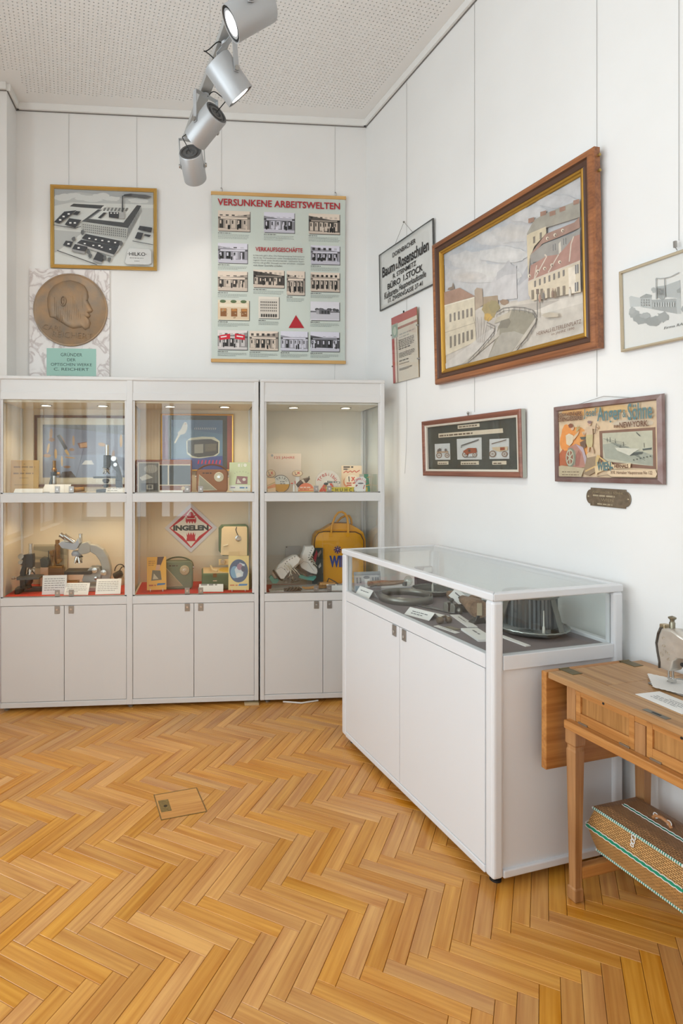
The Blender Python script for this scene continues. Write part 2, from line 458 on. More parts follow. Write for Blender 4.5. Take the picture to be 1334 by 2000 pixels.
# per-piece tone for the far planks comes from a face value
restm = rest.mesh('far_planks')
at = restm.attributes.new('piece', 'FLOAT', 'FACE'); nf = len(plank_me.polygons)
at.data.foreach_set('value', [((k // nf) * 0.61803) % 1.0 for k in range(len(restm.polygons))])
aa = restm.attributes.new('angle', 'FLOAT', 'FACE')
angs = [pl[4] for n, pl in enumerate(planks) if not (n < 300 and not pl[0])]
aa.data.foreach_set('value', [angs[k // nf] for k in range(len(restm.polygons))])
def oak_far():
    m, nt, b, N, L = node_mat('oak_parquet_far')
    tc = N.new('ShaderNodeTexCoord'); an = N.new('ShaderNodeAttribute'); an.attribute_name = 'angle'
    pc = N.new('ShaderNodeAttribute'); pc.attribute_name = 'piece'
    ng = N.new('ShaderNodeMath'); ng.operation = 'MULTIPLY'; ng.inputs[1].default_value = -1
    L.new(an.outputs['Fac'], ng.inputs[0])
    vr = N.new('ShaderNodeVectorRotate'); vr.rotation_type = 'Z_AXIS'
    L.new(tc.outputs['Object'], vr.inputs['Vector']); L.new(ng.outputs[0], vr.inputs['Angle'])
    mp = N.new('ShaderNodeMapping'); mp.inputs['Scale'].default_value = (1.6, 18, 18); L.new(vr.outputs[0], mp.inputs['Vector'])
    n = N.new('ShaderNodeTexNoise'); n.inputs['Detail'].default_value = 6; n.inputs['Distortion'].default_value = 0.6; n.inputs['Scale'].default_value = 1; L.new(mp.outputs[0], n.inputs['Vector'])
    mp2 = N.new('ShaderNodeMapping'); mp2.inputs['Scale'].default_value = (3, 84, 84); L.new(vr.outputs[0], mp2.inputs['Vector'])
    n2 = N.new('ShaderNodeTexNoise'); n2.inputs['Detail'].default_value = 3; n2.inputs['Scale'].default_value = 1; L.new(mp2.outputs[0], n2.inputs['Vector'])
    mx = N.new('ShaderNodeMath'); mx.operation = 'MULTIPLY_ADD'; mx.inputs[1].default_value = 0.45
    ml = N.new('ShaderNodeMath'); ml.operation = 'MULTIPLY'; ml.inputs[1].default_value = 0.55
    L.new(n.outputs['Fac'], ml.inputs[0]); L.new(n2.outputs['Fac'], mx.inputs[0]); L.new(ml.outputs[0], mx.inputs[2])
    r = N.new('ShaderNodeValToRGB'); r.color_ramp.elements[0].position = 0.36; r.color_ramp.elements[1].position = 0.64
    r.color_ramp.elements[0].color = (*rgb(186, 119, 46), 1); r.color_ramp.elements[1].color = (*rgb(222, 163, 82), 1)
    L.new(mx.outputs[0], r.inputs['Fac'])
    hs = N.new('ShaderNodeHueSaturation'); mr = N.new('ShaderNodeMapRange'); mr.inputs['To Min'].default_value = 0.91; mr.inputs['To Max'].default_value = 1.07
    L.new(pc.outputs['Fac'], mr.inputs['Value']); L.new(mr.outputs[0], hs.inputs['Value']); L.new(r.outputs[0], hs.inputs['Color'])
    L.new(hs.outputs[0], b.inputs['Base Color']); b.inputs['Roughness'].default_value = 0.3
    b.inputs['Coat Weight'].default_value = 0.12; b.inputs['Coat Roughness'].default_value = 0.25
    return m
o = mesh_obj('far_planks', restm, oak_far(), floor); o['kind'] = 'stuff'

# access hatch let into the parquet
hq = [Vector((-1.3762, -1.4412)), Vector((-1.1839, -1.4007)), Vector((-1.1398, -1.5868)), Vector((-1.3317, -1.6342))]
hc = sum(hq, Vector((0, 0))) / 4; hrot = 0.235
hatch = MB()
def ring(mb, x0, y0, x1, y1, w, z0, z1, M=None):
    mb.box(x0, y0, z0, x1, y0 + w, z1, M); mb.box(x0, y1 - w, z0, x1, y1, z1, M)
    mb.box(x0, y0 + w, z0, x0 + w, y1 - w, z1, M); mb.box(x1 - w, y0 + w, z0, x1, y1 - w, z1, M)
ring(hatch, -0.0985, -0.098, 0.0985, 0.098, 0.004, -0.005, 0.0014)
hatch_o = hatch.build('hatch_frame', mat('worn_brass_frame', (140, 116, 74), 0.45, 0.7), floor, loc=(hc.x, hc.y, 0), rot=(0, 0, hrot))
MB().box(-0.0935, -0.093, -0.005, 0.0935, 0.093, 0.0011).build('hatch_lid', wood('hatch_oak', (188, 124, 56), (222, 166, 92), 0, 3.0, 0.32), hatch_o)
MB().box(-0.088, -0.045, 0.0, -0.043, 0.045, 0.0018).build('lock_plate', mat('old_brass', (148, 128, 82), 0.4, 0.8, noise=(80, 0.25)), hatch_o, bevel=0.0008)
MB().cyl((-0.063, -0.004, 0.0017), (-0.063, -0.004, 0.0024), 0.008, n=14).build('key_hole', mat('dark_brass', (64, 54, 36), 0.5, 0.6), hatch_o)

# ------------------------------------------------------------------ walls
def wall_poly(name, pts, z0, z1, th=0.12, m=M_WALL):
    """a wall along pts (plan, room on the left side going along), given thickness outward"""
    mb = MB()
    for (x0, y0), (x1, y1) in zip(pts, pts[1:]):
        d = Vector((x1 - x0, y1 - y0)).normalized(); n = Vector((d.y, -d.x)) * th
        mb.prism([(x0, y0), (x1, y1), (x1 + n.x, y1 + n.y), (x0 + n.x, y0 + n.y)], z0, z1)
    return structure(mb.build(name, m))
CEIL_Z = H + 0.045
TOPZ = CEIL_Z + 0.05
RWL = 8.2
rw_end = (WD.x * RWL, WD.y * RWL)
structure(MB().prism([(0, 0), (-2.408, 0), (-2.408, 0.14), (0.0, 0.14)], -0.02, TOPZ).build('wall_back', M_WALL))
n_ = -WN * 0.14
structure(MB().prism([(0, 0), (0, 0.14), (n_.x, n_.y), (rw_end[0] + n_.x, rw_end[1] + n_.y), rw_end], -0.02, TOPZ).build('wall_right', M_WALL))
structure(MB().prism([(-2.408, 0), (-2.408, 0.14), (-4.4, 0.14), (-4.4, -0.2066), (-2.404, -0.2066)], -0.02, TOPZ).build('wall_pier', M_WALL))
def window_wall(name, along, fixed, lo, hi, centres, half, th):
    mb = MB(); edges = [lo]
    for c in sorted(centres): edges += [c - half, c + half]
    edges.append(hi)
    def bx(a0, a1, z0, z1):
        if along == 'y': mb.box(fixed - th, a0, z0, fixed, a1, z1)
        else: mb.box(a0, fixed - th, z0, a1, fixed, z1)
    for k in range(0, len(edges), 2): bx(edges[k], edges[k + 1], -0.02, TOPZ)
    for k in range(1, len(edges) - 1, 2): bx(edges[k], edges[k + 1], -0.02, SILL); bx(edges[k], edges[k + 1], HEAD, TOPZ)
    return structure(mb.build(name, M_WALL))
window_wall('wall_left', 'y', LEFT_X, FRONT_Y, -0.2066, WIN_LEFT, 0.66, 0.28)
window_wall('wall_front', 'x', FRONT_Y, LEFT_X, rw_end[0] + 0.3, WIN_FRONT, 0.92, 0.28)
# windows: white casement frames with panes, curtain lengths hanging at the sides
M_CURT = mat('sheer_white_curtain', (214, 216, 218), 0.9)
def casement(n, along, fixed, c, half):
    w = bpy.data.objects.new('window_%d' % n, None); COL.objects.link(w); structure(w)
    w.location = (fixed - 0.16, c, SILL) if along == 'y' else (c, fixed - 0.16, SILL)
    w.rotation_euler = (0, 0, PI / 2 if along == 'y' else 0)
    hh = HEAD - SILL; fr = MB()
    for x in ((-half, -0.03, half - 0.06) if along == 'y' else (-half, -0.53, 0.51, half - 0.06)): fr.box(x, -0.03, 0, x + 0.06, 0.03, hh)
    for z in (0, hh * 0.68, hh - 0.06): fr.box(-half, -0.03, z, half, 0.03, z + 0.06)
    fr.build('window_frame', M_TRIM, w)
    for x, x2 in (((-half + 0.06, -0.03), (0.03, half - 0.06)) if along == 'y' else ((-half + 0.06, -0.53), (-0.47, 0.51), (0.57, half - 0.06))):
        for z0, z1 in ((0.06, hh * 0.68), (hh * 0.68 + 0.06, hh - 0.06)):
            MB().box(x, -0.003, z0, x2, 0.003, z1).build('pane', M_GLASS, w)
    MB().box(-half, 0.03 if along == 'y' else -0.1, -0.03, half, 0.19 if along == 'y' else 0.19, 0.0).build('window_sill', M_TRIM, w)
n = 1
for c in WIN_LEFT: casement(n, 'y', LEFT_X, c, 0.66); n += 1
for c in WIN_FRONT: casement(n, 'x', FRONT_Y, c, 0.92); n += 1

def curtain(label, x, w):
    mb = MB(); n = 40; y0 = FRONT_Y + 0.06
    v = []
    for k in range(n + 1):
        yy = y0 + 0.022 * math.sin(k / n * 2 * PI * 5)
        for z in (0.02, HEAD + 0.1): v.append((x - w / 2 + w * k / n, yy, z))
    mb.add(v, [(2 * k, 2 * k + 2, 2 * k + 3, 2 * k + 1) for k in range(n)])
    o = mb.build('curtain', M_CURT, smooth=True); s_ = o.modifiers.new('thickness', 'SOLIDIFY'); s_.thickness = 0.002
    tag(o, label, 'curtain', 'curtains at the window behind the viewer')
curtain('grey-white curtain reflected as a dark stripe in the left cabinet', -2.315, 0.22)
curtain('grey-white curtain reflected as a dark stripe in the middle cabinet', -1.925, 0.26)

# ------------------------------------------------------------------ ceiling: perforated boards, plain border, wall trim
px_, pt_ = 0.0242, 0.0242           # hole pitch along and across the right wall
hr = 0.0044
cut_s, cut_t = [], []
ceil_v, ceil_f = [], []
oct_ = [(math.cos(PI / 8 + k * PI / 4) * hr, math.sin(PI / 8 + k * PI / 4) * hr) for k in range(8)]
sq = [(0.5, 0.207), (0.207, 0.5), (-0.207, 0.5), (-0.5, 0.207), (-0.5, -0.207), (-0.207, -0.5), (0.207, -0.5), (0.5, -0.207)]
holes_s = range(-34, 58); holes_t = range(0, 130)
S0, T0 = 0.0671, 0.095
vo = 0
filled = set()
def world_st(s, t): p = WD * s + WN * t; return p.x, p.y
for a in holes_s:
    for b in holes_t:
        s = S0 + a * px_; t = T0 + b * pt_
        x, y = world_st(s, t)
        if y > -0.125 or x < -4.0: continue
        if x < -2.404 + 0.1 and y > -0.2066 - 0.13: continue
        filled.add((a, b))
        outer = [(s + u * px_ * (1 if abs(u) == 0.5 else 1), t + w * pt_) for u, w in sq]
        ring_o = [(s + 0.5 * px_ * (1 if u > 0 else -1) if abs(u) == 0.5 else s + u * px_, t + w * pt_) for u, w in sq]
        base = len(ceil_v)
        for (os_, ot_) in ring_o: X, Y = world_st(os_, ot_); ceil_v.append((X, Y, 0))
        for (u, w) in oct_: X, Y = world_st(s + u, t + w); ceil_v.append((X, Y, 0))
        for (u, w) in oct_: X, Y = world_st(s + u, t + w); ceil_v.append((X, Y, 0.012))
        for du, dw in ((0.5, 0.5), (-0.5, 0.5), (-0.5, -0.5), (0.5, -0.5)):
            X, Y = world_st(s + du * px_, t + dw * pt_); ceil_v.append((X, Y, 0))
        for k in range(8):
            k2 = (k + 1) % 8
            ceil_f.append((base + k, base + k2, base + 8 + k2, base + 8 + k))
            ceil_f.append((base + 8 + k, base + 8 + k2, base + 16 + k2, base + 16 + k))
        for q, (k, k2) in enumerate(((0, 1), (2, 3), (4, 5), (6, 7))): ceil_f.append((base + k, base + 24 + q, base + k2))
# plain border: cells of the same grid that carry no hole
for a in range(-70, 62):
    run = None
    for b in range(-4, 190):
        if (a, b) in filled:
            if run is not None:
                s = S0 + a * px_; base = len(ceil_v)
                for ds, tt in ((-0.5, run), (0.5, run), (0.5, b), (-0.5, b)):
                    X, Y = world_st(s + ds * px_, T0 + (tt - 0.5) * pt_); ceil_v.append((X, Y, 0))
                ceil_f.append((base, base + 1, base + 2, base + 3)); run = None
        elif run is None: run = b
    if run is not None:
        s = S0 + a * px_; base = len(ceil_v)
        for ds, tt in ((-0.5, run), (0.5, run), (0.5, 190), (-0.5, 190)):
            X, Y = world_st(s + ds * px_, T0 + (tt - 0.5) * pt_); ceil_v.append((X, Y, 0))
        ceil_f.append((base, base + 1, base + 2, base + 3))
base = len(ceil_v)
sfar = S0 + 61.5 * px_
for s, t in ((sfar, -0.5), (9.5, -0.5), (9.5, 6.5), (sfar, 6.5)): X, Y = world_st(s, t); ceil_v.append((X, Y, 0))
ceil_f.append((base, base + 1, base + 2, base + 3))
ceil_me = bpy.data.meshes.new('ceiling'); ceil_me.from_pydata(ceil_v, [], ceil_f); ceil_me.update()
ceiling = structure(mesh_obj('ceiling', ceil_me, M_CEIL, loc=(0, 0, CEIL_Z)))
fb = MB().poly([(-4.4, -7.9, 0.0122), (3.2, -7.9, 0.0122), (3.2, 0.3, 0.0122), (-4.4, 0.3, 0.0122)])
fb.build('felt_backing', M_HOLE, ceiling)
# wall trim under the ceiling: a flat white moulding with a solid grey strip beneath, painting the picture rail's shadow gap
def moulding(n, p0, p1, room):
    p0, p1, r = Vector(p0), Vector(p1), Vector(room)
    mb = MB(); q0, q1 = p0 + r * 0.022, p1 + r * 0.022
    mb.prism([tuple(p0), tuple(p1), tuple(q1), tuple(q0)], H, CEIL_Z - 0.0005)
    o = structure(mb.build('trim_%d' % n, M_TRIM))
    q0, q1 = p0 + r * 0.008, p1 + r * 0.008
    MB().prism([tuple(p0), tuple(p1), tuple(q1), tuple(q0)], H - 0.0035, H).build('rail_shadow_gap', M_GAP, o)
wd2, wn2 = Vector((WD.x, WD.y)), Vector((WN.x, WN.y))
moulding(1, (-2.408, 0), (0, 0), (0, -1))
moulding(2, (0, 0), tuple(wd2 * RWL), tuple(wn2))
moulding(3, (-2.404, -0.2066), (-2.408, 0), (1, 0))
moulding(4, (-4.1, -0.2066), (-2.404, -0.2066), (0, -1))

# ------------------------------------------------------------------ glass display cabinets along the back wall
FY = -0.4917                       # front plane
BY = -0.03                       # back plane
def lock(parent, x, y, z, h=0.042, w=0.03, m=M_STEEL):
    """steel lock plate with a screw head, facing -Y"""
    o = MB().box(x - w / 2, y - 0.004, z - h, x + w / 2, y, z).build('lock', m, parent, bevel=0.001)
    MB().cyl((x, y - 0.007, z - h * 0.45), (x, y - 0.0035, z - h * 0.45), 0.0065, n=12).build('lock_barrel', mat('bright_steel', (205, 203, 200), 0.25, 0.9), o, smooth=True)
    return o
M_LED = mat('warm_led', (255, 236, 200), 0.4, emit=14.0)
def spot_lamp(parent, loc, watt, col, angle, blend, rot=(0, 0, 0), r=0.02):
    d = bpy.data.lights.new('lamp_light', 'SPOT'); d.energy = watt; d.color = col; d.spot_size = angle; d.spot_blend = blend; d.shadow_soft_size = r
    o = bpy.data.objects.new('lamp_light', d); COL.objects.link(o); o.parent = parent; o.location = loc; o.rotation_euler = rot
    return o
BW = 0.7818
def vitrine(label, x1, bays, glass_right, glass_left, lining, watt, low):
    W = BW * bays; x0 = x1 - W
    t = thing('display_cabinet', label, 'display cabinet', ((x0 + x1) / 2, (FY + BY) / 2, 0), group='glass display cabinets along the back wall')
    ox, oy = (x0 + x1) / 2, (FY + BY) / 2
    f, b = FY - oy, BY - oy
    X0, X1 = x0 - ox, x1 - ox
    P = 0.027
    xs = [X0] + [X0 + BW * k for k in range(1, bays)] + [X1]
    # posts
    for k, x in enumerate(xs):
        a, c = (x, x + P) if k == 0 else ((x - P, x) if k == bays else (x - 0.018, x + 0.018))
        MB().box(a, f, 0.024, c, f + 0.03, 1.98).build('front_post', M_CAB, t, bevel=0.004)
        MB().box(a, b - 0.03, 0.024, c, b, 1.98).build('rear_post', M_CAB, t, bevel=0.003)
    MB().box(X0 - 0.002, f - 0.003, 1.9775, X1 + 0.002, b, 2.0).build('cap', M_CAB, t, bevel=0.007, seg=3)
    MB().box(X0 + P, f + 0.002, 0.024, X1 - P, b - 0.002, 0.056).build('base_frame', M_CAB, t, bevel=0.003)
    MB().box(X0 + P, b - 0.012, 0.056, X1 - P, b - 0.004, 1.9775).build('back_panel', lining, t)
    side = lambda x, nm, m, z0, z1: MB().box(x - 0.004, f + 0.03, z0, x + 0.004, b - 0.03, z1).build(nm, m, t)
    for k, x in enumerate(xs):
        xx = x + 0.012 if k == 0 else (x - 0.012 if k == bays else x)
        side(xx, 'side_panel', M_CAB, 0.056, 0.66)
        gl = (k == bays and glass_right) or (k == 0 and glass_left)
        if gl:
            side(xx, 'side_glass', M_GLASS, 0.66, 1.85)
            MB().box(xx - 0.006, f + 0.03, 1.245, xx + 0.006, b - 0.03, 1.29).build('side_rail', M_CAB, t)
            side(xx, 'side_panel', M_CAB, 1.85, 1.9775)
        else: side(xx, 'side_panel', lining, 0.66, 1.9775)
    for k in range(bays):
        a = X0 + BW * k + (P if k == 0 else 0.018); c = X0 + BW * (k + 1) - (P if k == bays - 1 else 0.018); m_ = X0 + BW * (k + 0.5)
        m_ = (a + c) / 2
        MB().box(a, f + 0.006, 1.904, c, f + 0.022, 1.9775).build('fascia', M_CAB, t)
        for z0, z1 in ((1.858, 1.904), (1.245, 1.2975), (0.63, 0.678)):
            MB().box(a, f + 0.002, z0, c, f + 0.03, z1).build('front_rail', M_CAB, t, bevel=0.002)
        MB().box(a, f + 0.03, 1.846, c, b - 0.012, 1.858).build('lamp_board', lining, t)
        MB().box(a, f + 0.03, 1.262, c, b - 0.012, 1.2925).build('shelf', lining, t)
        MB().box(a, f + 0.03, 0.645, c, b - 0.012, 0.674).build('deck', lining, t)
        # slim channels that hold the panes
        for xx in (a, c - 0.012):
            for z0, z1 in ((1.2975, 1.858), (0.678, 1.245)):
                MB().box(xx, f + 0.008, z0, xx + 0.012, f + 0.02, z1).build('pane_channel', M_CAB, t)
        for z0, z1 in ((1.2975, 1.858), (0.678, 1.245)):
            MB().box(a, f + 0.008, z0, c, f + 0.02, z0 + 0.006).build('pane_track', M_STEEL, t)
            for s_, p0, p1 in ((-1, a + 0.012, m_ - 0.001), (1, m_ + 0.001, c - 0.012)):
                pn = MB().box(p0, f + 0.012, z0 + 0.006, p1, f + 0.016, z1 - 0.001).build('glass_pane', M_GLASS, t)
                lock(pn, m_ + s_ * 0.041, f + 0.012, z0 + 0.044)
        for s_, p0, p1 in ((-1, a + 0.002, m_ - 0.0015), (1, m_ + 0.0015, c - 0.002)):
            dr = MB().box(p0, f + 0.004, 0.0585, p1, f + 0.02, 0.6275).build('door', M_CAB, t, bevel=0.001)
            lock(dr, m_ + s_ * 0.041, f + 0.004, 0.627, h=0.046)
        for xx in (a + (c - a) * 0.29, a + (c - a) * 0.765):
            yy = f + 0.2
            dl = MB().lathe([(0.036, 0), (0.036, -0.004), (0.029, -0.005), (0.029, -0.001)], 24).build('downlight', M_STEEL, t, smooth=True, loc=(xx, yy, 1.846))
            MB().cyl((0, 0, -0.003), (0, 0, -0.0015), 0.029, n=20).build('led_disc', M_LED, dl)
            spot_lamp(dl, (0, 0, -0.012), watt, (1.0, 0.80, 0.55), math.radians(125), 0.7)
        if low[k]:  # unseen lamps added under the shelf to brighten the lower compartment
            for xx in (a + (c - a) * 0.29, a + (c - a) * 0.765):
                dl = MB().lathe([(0.036, 0), (0.036, -0.004), (0.029, -0.005), (0.029, -0.001)], 24).build('downlight', M_STEEL, t, smooth=True, loc=(xx, f + 0.2, 1.262))
                MB().cyl((0, 0, -0.003), (0, 0, -0.0015), 0.029, n=20).build('led_disc', M_LED, dl)
                spot_lamp(dl, (0, 0, -0.012), low[k], (1.0, 0.78, 0.50), math.radians(130), 0.7)
    for x in (X0 + 0.05, X1 - 0.05):
        for y in (f + 0.05, b - 0.05):
            MB().lathe([(0.0, 0), (0.017, 0), (0.017, 0.006), (0.006, 0.008), (0.006, 0.026)], 14).build('levelling_foot', M_STEEL, t, smooth=True, loc=(x, y, 0))
    for k in range(1, bays):
        for y in (f + 0.05, b - 0.05): MB().lathe([(0.0, 0), (0.017, 0), (0.017, 0.006), (0.006, 0.008), (0.006, 0.026)], 14).build('levelling_foot', M_STEEL, t, smooth=True, loc=(xs[k], y, 0))
    return t
X3R = -0.0218; X3L = X3R - BW; XPR = X3L - 0.0092; XPM = XPR - BW; XPL = XPR - 2 * BW
M_LIN2 = mat('pale_grey_lining', (226, 222, 212), 0.55)
cab_pair = vitrine('double-width white glass cabinet holding microscopes and radios', XPR, 2, False, False, M_CABIN, 4.2, (4.6, 2.2))
cab_one = vitrine('single white glass cabinet with skates and yellow bag, in the corner', X3R, 1, True, True, M_LIN2, 3.2, (0,))
# folded wood shim under the right end of the double cabinet, and a loose cable under the single one
tag(MB().box(-0.90, -0.505, 0.0, -0.812, -0.465, 0.012).build('wood_shim', mat('pale_timber', (196, 170, 128), 0.6), bevel=0.001), 'small flat wooden shim on the floor under the double cabinet', 'wedge')
cab = MB().tube([(-0.62, -0.585 + 0.02 * math.sin(k), 0.012 + 0.012 * math.sin(k * PI / 10)) if 0 else (-0.66 + 0.022 * k, -0.505 + 0.03 * abs(k - 5) / 5, 0.006 + 0.0012 * (5 - abs(k - 5)) * 0) for k in range(11)], 0.005, 8).build('cable', mat('white_cable', (225, 223, 218), 0.5), smooth=True)
tag(cab, 'white cable lying on the floor under the single cabinet', 'cable')

# ------------------------------------------------------------------ free-standing low display case
KX, KY = -0.1703, -2.1379
CL, CW, CH = 1.1776, 0.5784, 1.0204
case = thing('display_case', 'low white display case with glass top, standing along the right wall', 'display case', (KX, KY, 0), KA)
PB = 0.045
def cs(name, x0, y0, z0, x1, y1, z1, m=M_CASE, bevel=0.0, parent=None, seg=2): return MB().box(x0, y0, z0, x1, y1, z1).build(name, m, parent or case, bevel=bevel, seg=seg)
for x in (0, CW - PB):
    for y in (0, CL - PB):
        cs('corner_post', x, y, 0.0353, x + PB, y + PB, 0.994, bevel=0.012, seg=3)
tr = 0.032
rails = [('top_rail', 0, 0, CW, tr), ('top_rail', 0, CL - tr, CW, CL), ('top_rail', 0, tr, tr, CL - tr), ('top_rail', CW - tr, tr, CW, CL - tr)]
rim = MB()
for _, x0, y0, x1, y1 in rails: pass
top_out = [(0, 0), (CW, 0), (CW, CL), (0, CL)]
for k in range(4):
    a, b = Vector(top_out[k]), Vector(top_out[(k + 1) % 4])
    c = Vector((CW / 2, CL / 2))
    ins = lambda p: (p[0] + (tr if p[0] == 0 else -tr), p[1] + (tr if p[1] == 0 else -tr))
    MB().prism([tuple(a), tuple(b), ins(b), ins(a)], 0.9923, CH).build('top_rail', M_CASE, case, bevel=0.005, seg=3)
cs('top_glass', tr - 0.004, tr - 0.004, CH - 0.008, CW - tr + 0.004, CL - tr + 0.004, CH - 0.002, M_GLASS_T)
ins_ = 0.012
cs('front_glass', 0.016, PB, 0.8023, 0.021, CL - PB, 0.9923, M_GLASS)
cs('rear_glass', CW - 0.021, PB, 0.8023, CW - 0.016, CL - PB, 0.9923, M_GLASS)
cs('end_glass', PB, 0.016, 0.8023, CW - PB, 0.021, 0.9923, M_GLASS)
cs('end_glass', PB, CL - 0.021, 0.8023, CW - PB, CL - 0.016, 0.9923, M_GLASS)
for x in (0.002, CW - 0.03): cs('side_rail', x, PB, 0.7521, x + 0.028, CL - PB, 0.8023, bevel=0.002)
for y in (0.002, CL - 0.03): cs('end_rail', PB, y, 0.7521, CW - PB, y + 0.028, 0.8023, bevel=0.002)
for x in (0.0, CW - 0.03): cs('base_rail', x, PB, 0.0353, x + 0.03, CL - PB, 0.062, bevel=0.004)
for y in (0.0, CL - 0.03): cs('base_rail', PB, y, 0.0353, CW - PB, y + 0.03, 0.062, bevel=0.004)
for y in (0.012, CL - 0.02): cs('end_panel', PB, y, 0.062, CW - PB, y + 0.008, 0.7521)
cs('rear_panel', CW - 0.02, PB, 0.062, CW - 0.012, CL - PB, 0.7521)
cs('bottom_panel', 0.03, 0.03, 0.045, CW - 0.03, CL - 0.03, 0.058)
cs('deck_board', 0.03, 0.03, 0.768, CW - 0.03, CL - 0.03, 0.786)
DECK = 0.7895
cs('felt_cover', 0.0305, 0.0305, 0.786, CW - 0.0305, CL - 0.0305, DECK, mat('mauve_grey_felt', (132, 124, 126), 0.95, noise=(300, 0.08), bump=(400, 0.3), spec=0.1))
ym = CL / 2 + 0.015
for y0, y1, s_ in ((PB + 0.002, ym - 0.0015, -1), (ym + 0.0015, CL - PB - 0.002, 1)):
    d = cs('door', 0.003, y0, 0.064, 0.02, y1, 0.7495, bevel=0.001)
    yy = ym + s_ * 0.04
    lk = MB().box(-0.0015, yy - 0.0155, 0.70, 0.004, yy + 0.0155, 0.7485).build('lock', M_STEEL, d, bevel=0.001)
    MB().cyl((-0.004, yy, 0.719), (-0.001, yy, 0.719), 0.0065, n=12).build('lock_barrel', mat('bright_steel', (205, 203, 200), 0.25, 0.9), lk)
for x in (0.05, CW - 0.05):
    for y in (0.05, CL - 0.05):
        MB().lathe([(0.0, 0), (0.02, 0), (0.02, 0.008), (0.007, 0.01), (0.007, 0.037)], 14).build('levelling_foot', M_DARK, case, smooth=True, loc=(x, y, 0))

# ------------------------------------------------------------------ pictures and signs on the walls
class Pic(Flat):
    """flat print whose shapes are noted on a sheet with four corner marks; the sheet is squared up to w x h"""
    def __init__(s, quad, w, h, z=0.0):
        super().__init__(z)
        dst = [(-w / 2, h / 2), (w / 2, h / 2), (w / 2, -h / 2), (-w / 2, -h / 2)]
        A, b = [], []
        for (x, y), (u, v) in zip(quad, dst):
            A += [[x, y, 1, 0, 0, 0, -u * x, -u * y], [0, 0, 0, x, y, 1, -v * x, -v * y]]; b += [u, v]
        k = np.linalg.solve(np.array(A, float), np.array(b, float)); s.H = k
    mute = None
    def col(s, c):
        if c is not None and s.mute: k, base = s.mute; c = tuple(a * (1 - k) + b * k for a, b in zip(c, base))
        return super().col(c)
    def m(s, x, y):
        k = s.H; d = k[6] * x + k[7] * y + 1
        return (k[0] * x + k[1] * y + k[2]) / d, (k[3] * x + k[4] * y + k[5]) / d
    def q(s, c, pts): return s.p(c, [s.m(*p) for p in pts])
    def ql(s, c, pts, w): return s.l(c, [s.m(*p) for p in pts], w)
    def qr(s, c, x0, y0, x1, y1): return s.q(c, [(x0, y1), (x1, y1), (x1, y0), (x0, y0)])
    def qe(s, c, cx, cy, rx, ry=None, n=18):
        ry = ry or rx
        return s.q(c, [(cx + rx * math.cos(2 * PI * i / n), cy + ry * math.sin(2 * PI * i / n)) for i in range(n)])
    def blob(s, c, cx, cy, rx, ry, seed=0, n=18, rough=0.22):
        R = random.Random(seed)
        return s.q(c, [(cx + rx * (1 + R.uniform(-rough, rough)) * math.cos(2 * PI * i / n), cy + ry * (1 + R.uniform(-rough, rough)) * math.sin(2 * PI * i / n)) for i in range(n)])
def mitre(name, parent, m, w, h, prof, smooth=False, bevel=0.0):
    """mitred picture-frame moulding: prof is a list of (inset from the outer edge, height off the wall)"""
    mb = MB(); n = len(prof)
    cs_ = [(-1, -1), (1, -1), (1, 1), (-1, 1)]
    v = [(sx * (w / 2 - d), sy * (h / 2 - d), z) for d, z in prof for sx, sy in cs_]
    f = []
    for i in range(n - 1):
        for k in range(4):
            k2 = (k + 1) % 4; f.append((i * 4 + k, i * 4 + k2, (i + 1) * 4 + k2, (i + 1) * 4 + k))
    mb.add(v, f)
    return mb.build(name, m, parent, smooth=smooth, bevel=bevel)
def slab(name, parent, m, w, h, z0, z1, x=0, y=0, bevel=0.0): return MB().box(x - w / 2, y - h / 2, z0, x + w / 2, y + h / 2, z1).build(name, m, parent, bevel=bevel)
M_PICGLASS = glass_mat('picture_glass', (0.98, 0.985, 0.98), gain=0.5)
M_GOLD = mat('pale_gold_frame', (205, 168, 96), 0.35, 0.55)
M_GOLD2 = mat('dull_gold', (186, 142, 62), 0.35, 0.7)
M_PAINT = print_mat('oil_paint', 0.5, noise=0.13, nscale=24)

# --- aerial view of a factory, gold frame
t = wall_panel('framed_factory_view', 'gold-framed black and white aerial factory view with a smoking chimney', 'picture', 'B', -1.822, 3.083, 0.007, tilt=0.012)
fw, fh = 0.712, 0.557
mitre('frame', t, M_GOLD, fw, fh, [(0, 0), (0, 0.018), (0.006, 0.022), (0.012, 0.017), (0.017, 0.02), (0.024, 0.012), (0.024, 0.004)])
slab('backing', t, M_PAPER, fw - 0.03, fh - 0.03, 0.001, 0.005)
g = Pic([(300, 140), (1190, 160), (1200, 828), (305, 805)], fw - 0.048, fh - 0.048, 0.0055)
g.q((196, 197, 196), [(300, 140), (1190, 160), (1200, 828), (305, 805)])
g.q((178, 180, 182), [(300, 140), (1190, 160), (1190, 185), (900, 215), (520, 165), (300, 205)])
for k, (cx, cy, rx, ry) in enumerate([(380, 215, 80, 30), (480, 195, 70, 24), (570, 215, 80, 26), (720, 200, 80, 28), (820, 220, 70, 22), (1050, 235, 90, 24), (640, 232, 90, 18)]): g.blob((222, 222, 220), cx, cy, rx, ry, k)
g.q((224, 224, 221), [(300, 290), (450, 258), (1195, 268), (1200, 828), (305, 805)])
g.q((190, 191, 190), [(302, 500), (560, 520), (330, 690), (303, 700)])
g.q((206, 206, 204), [(1090, 300), (1192, 300), (1195, 470), (1060, 470)])
DK, WT, MD = (52, 54, 58), (236, 236, 233), (132, 133, 134)
g.q(DK, [(438, 292), (472, 268), (745, 280), (722, 312), (555, 302)])
g.q(WT, [(735, 288), (985, 300), (905, 425), (640, 398)])
g.q((205, 204, 200), [(720, 315), (770, 290), (975, 305), (940, 345)])
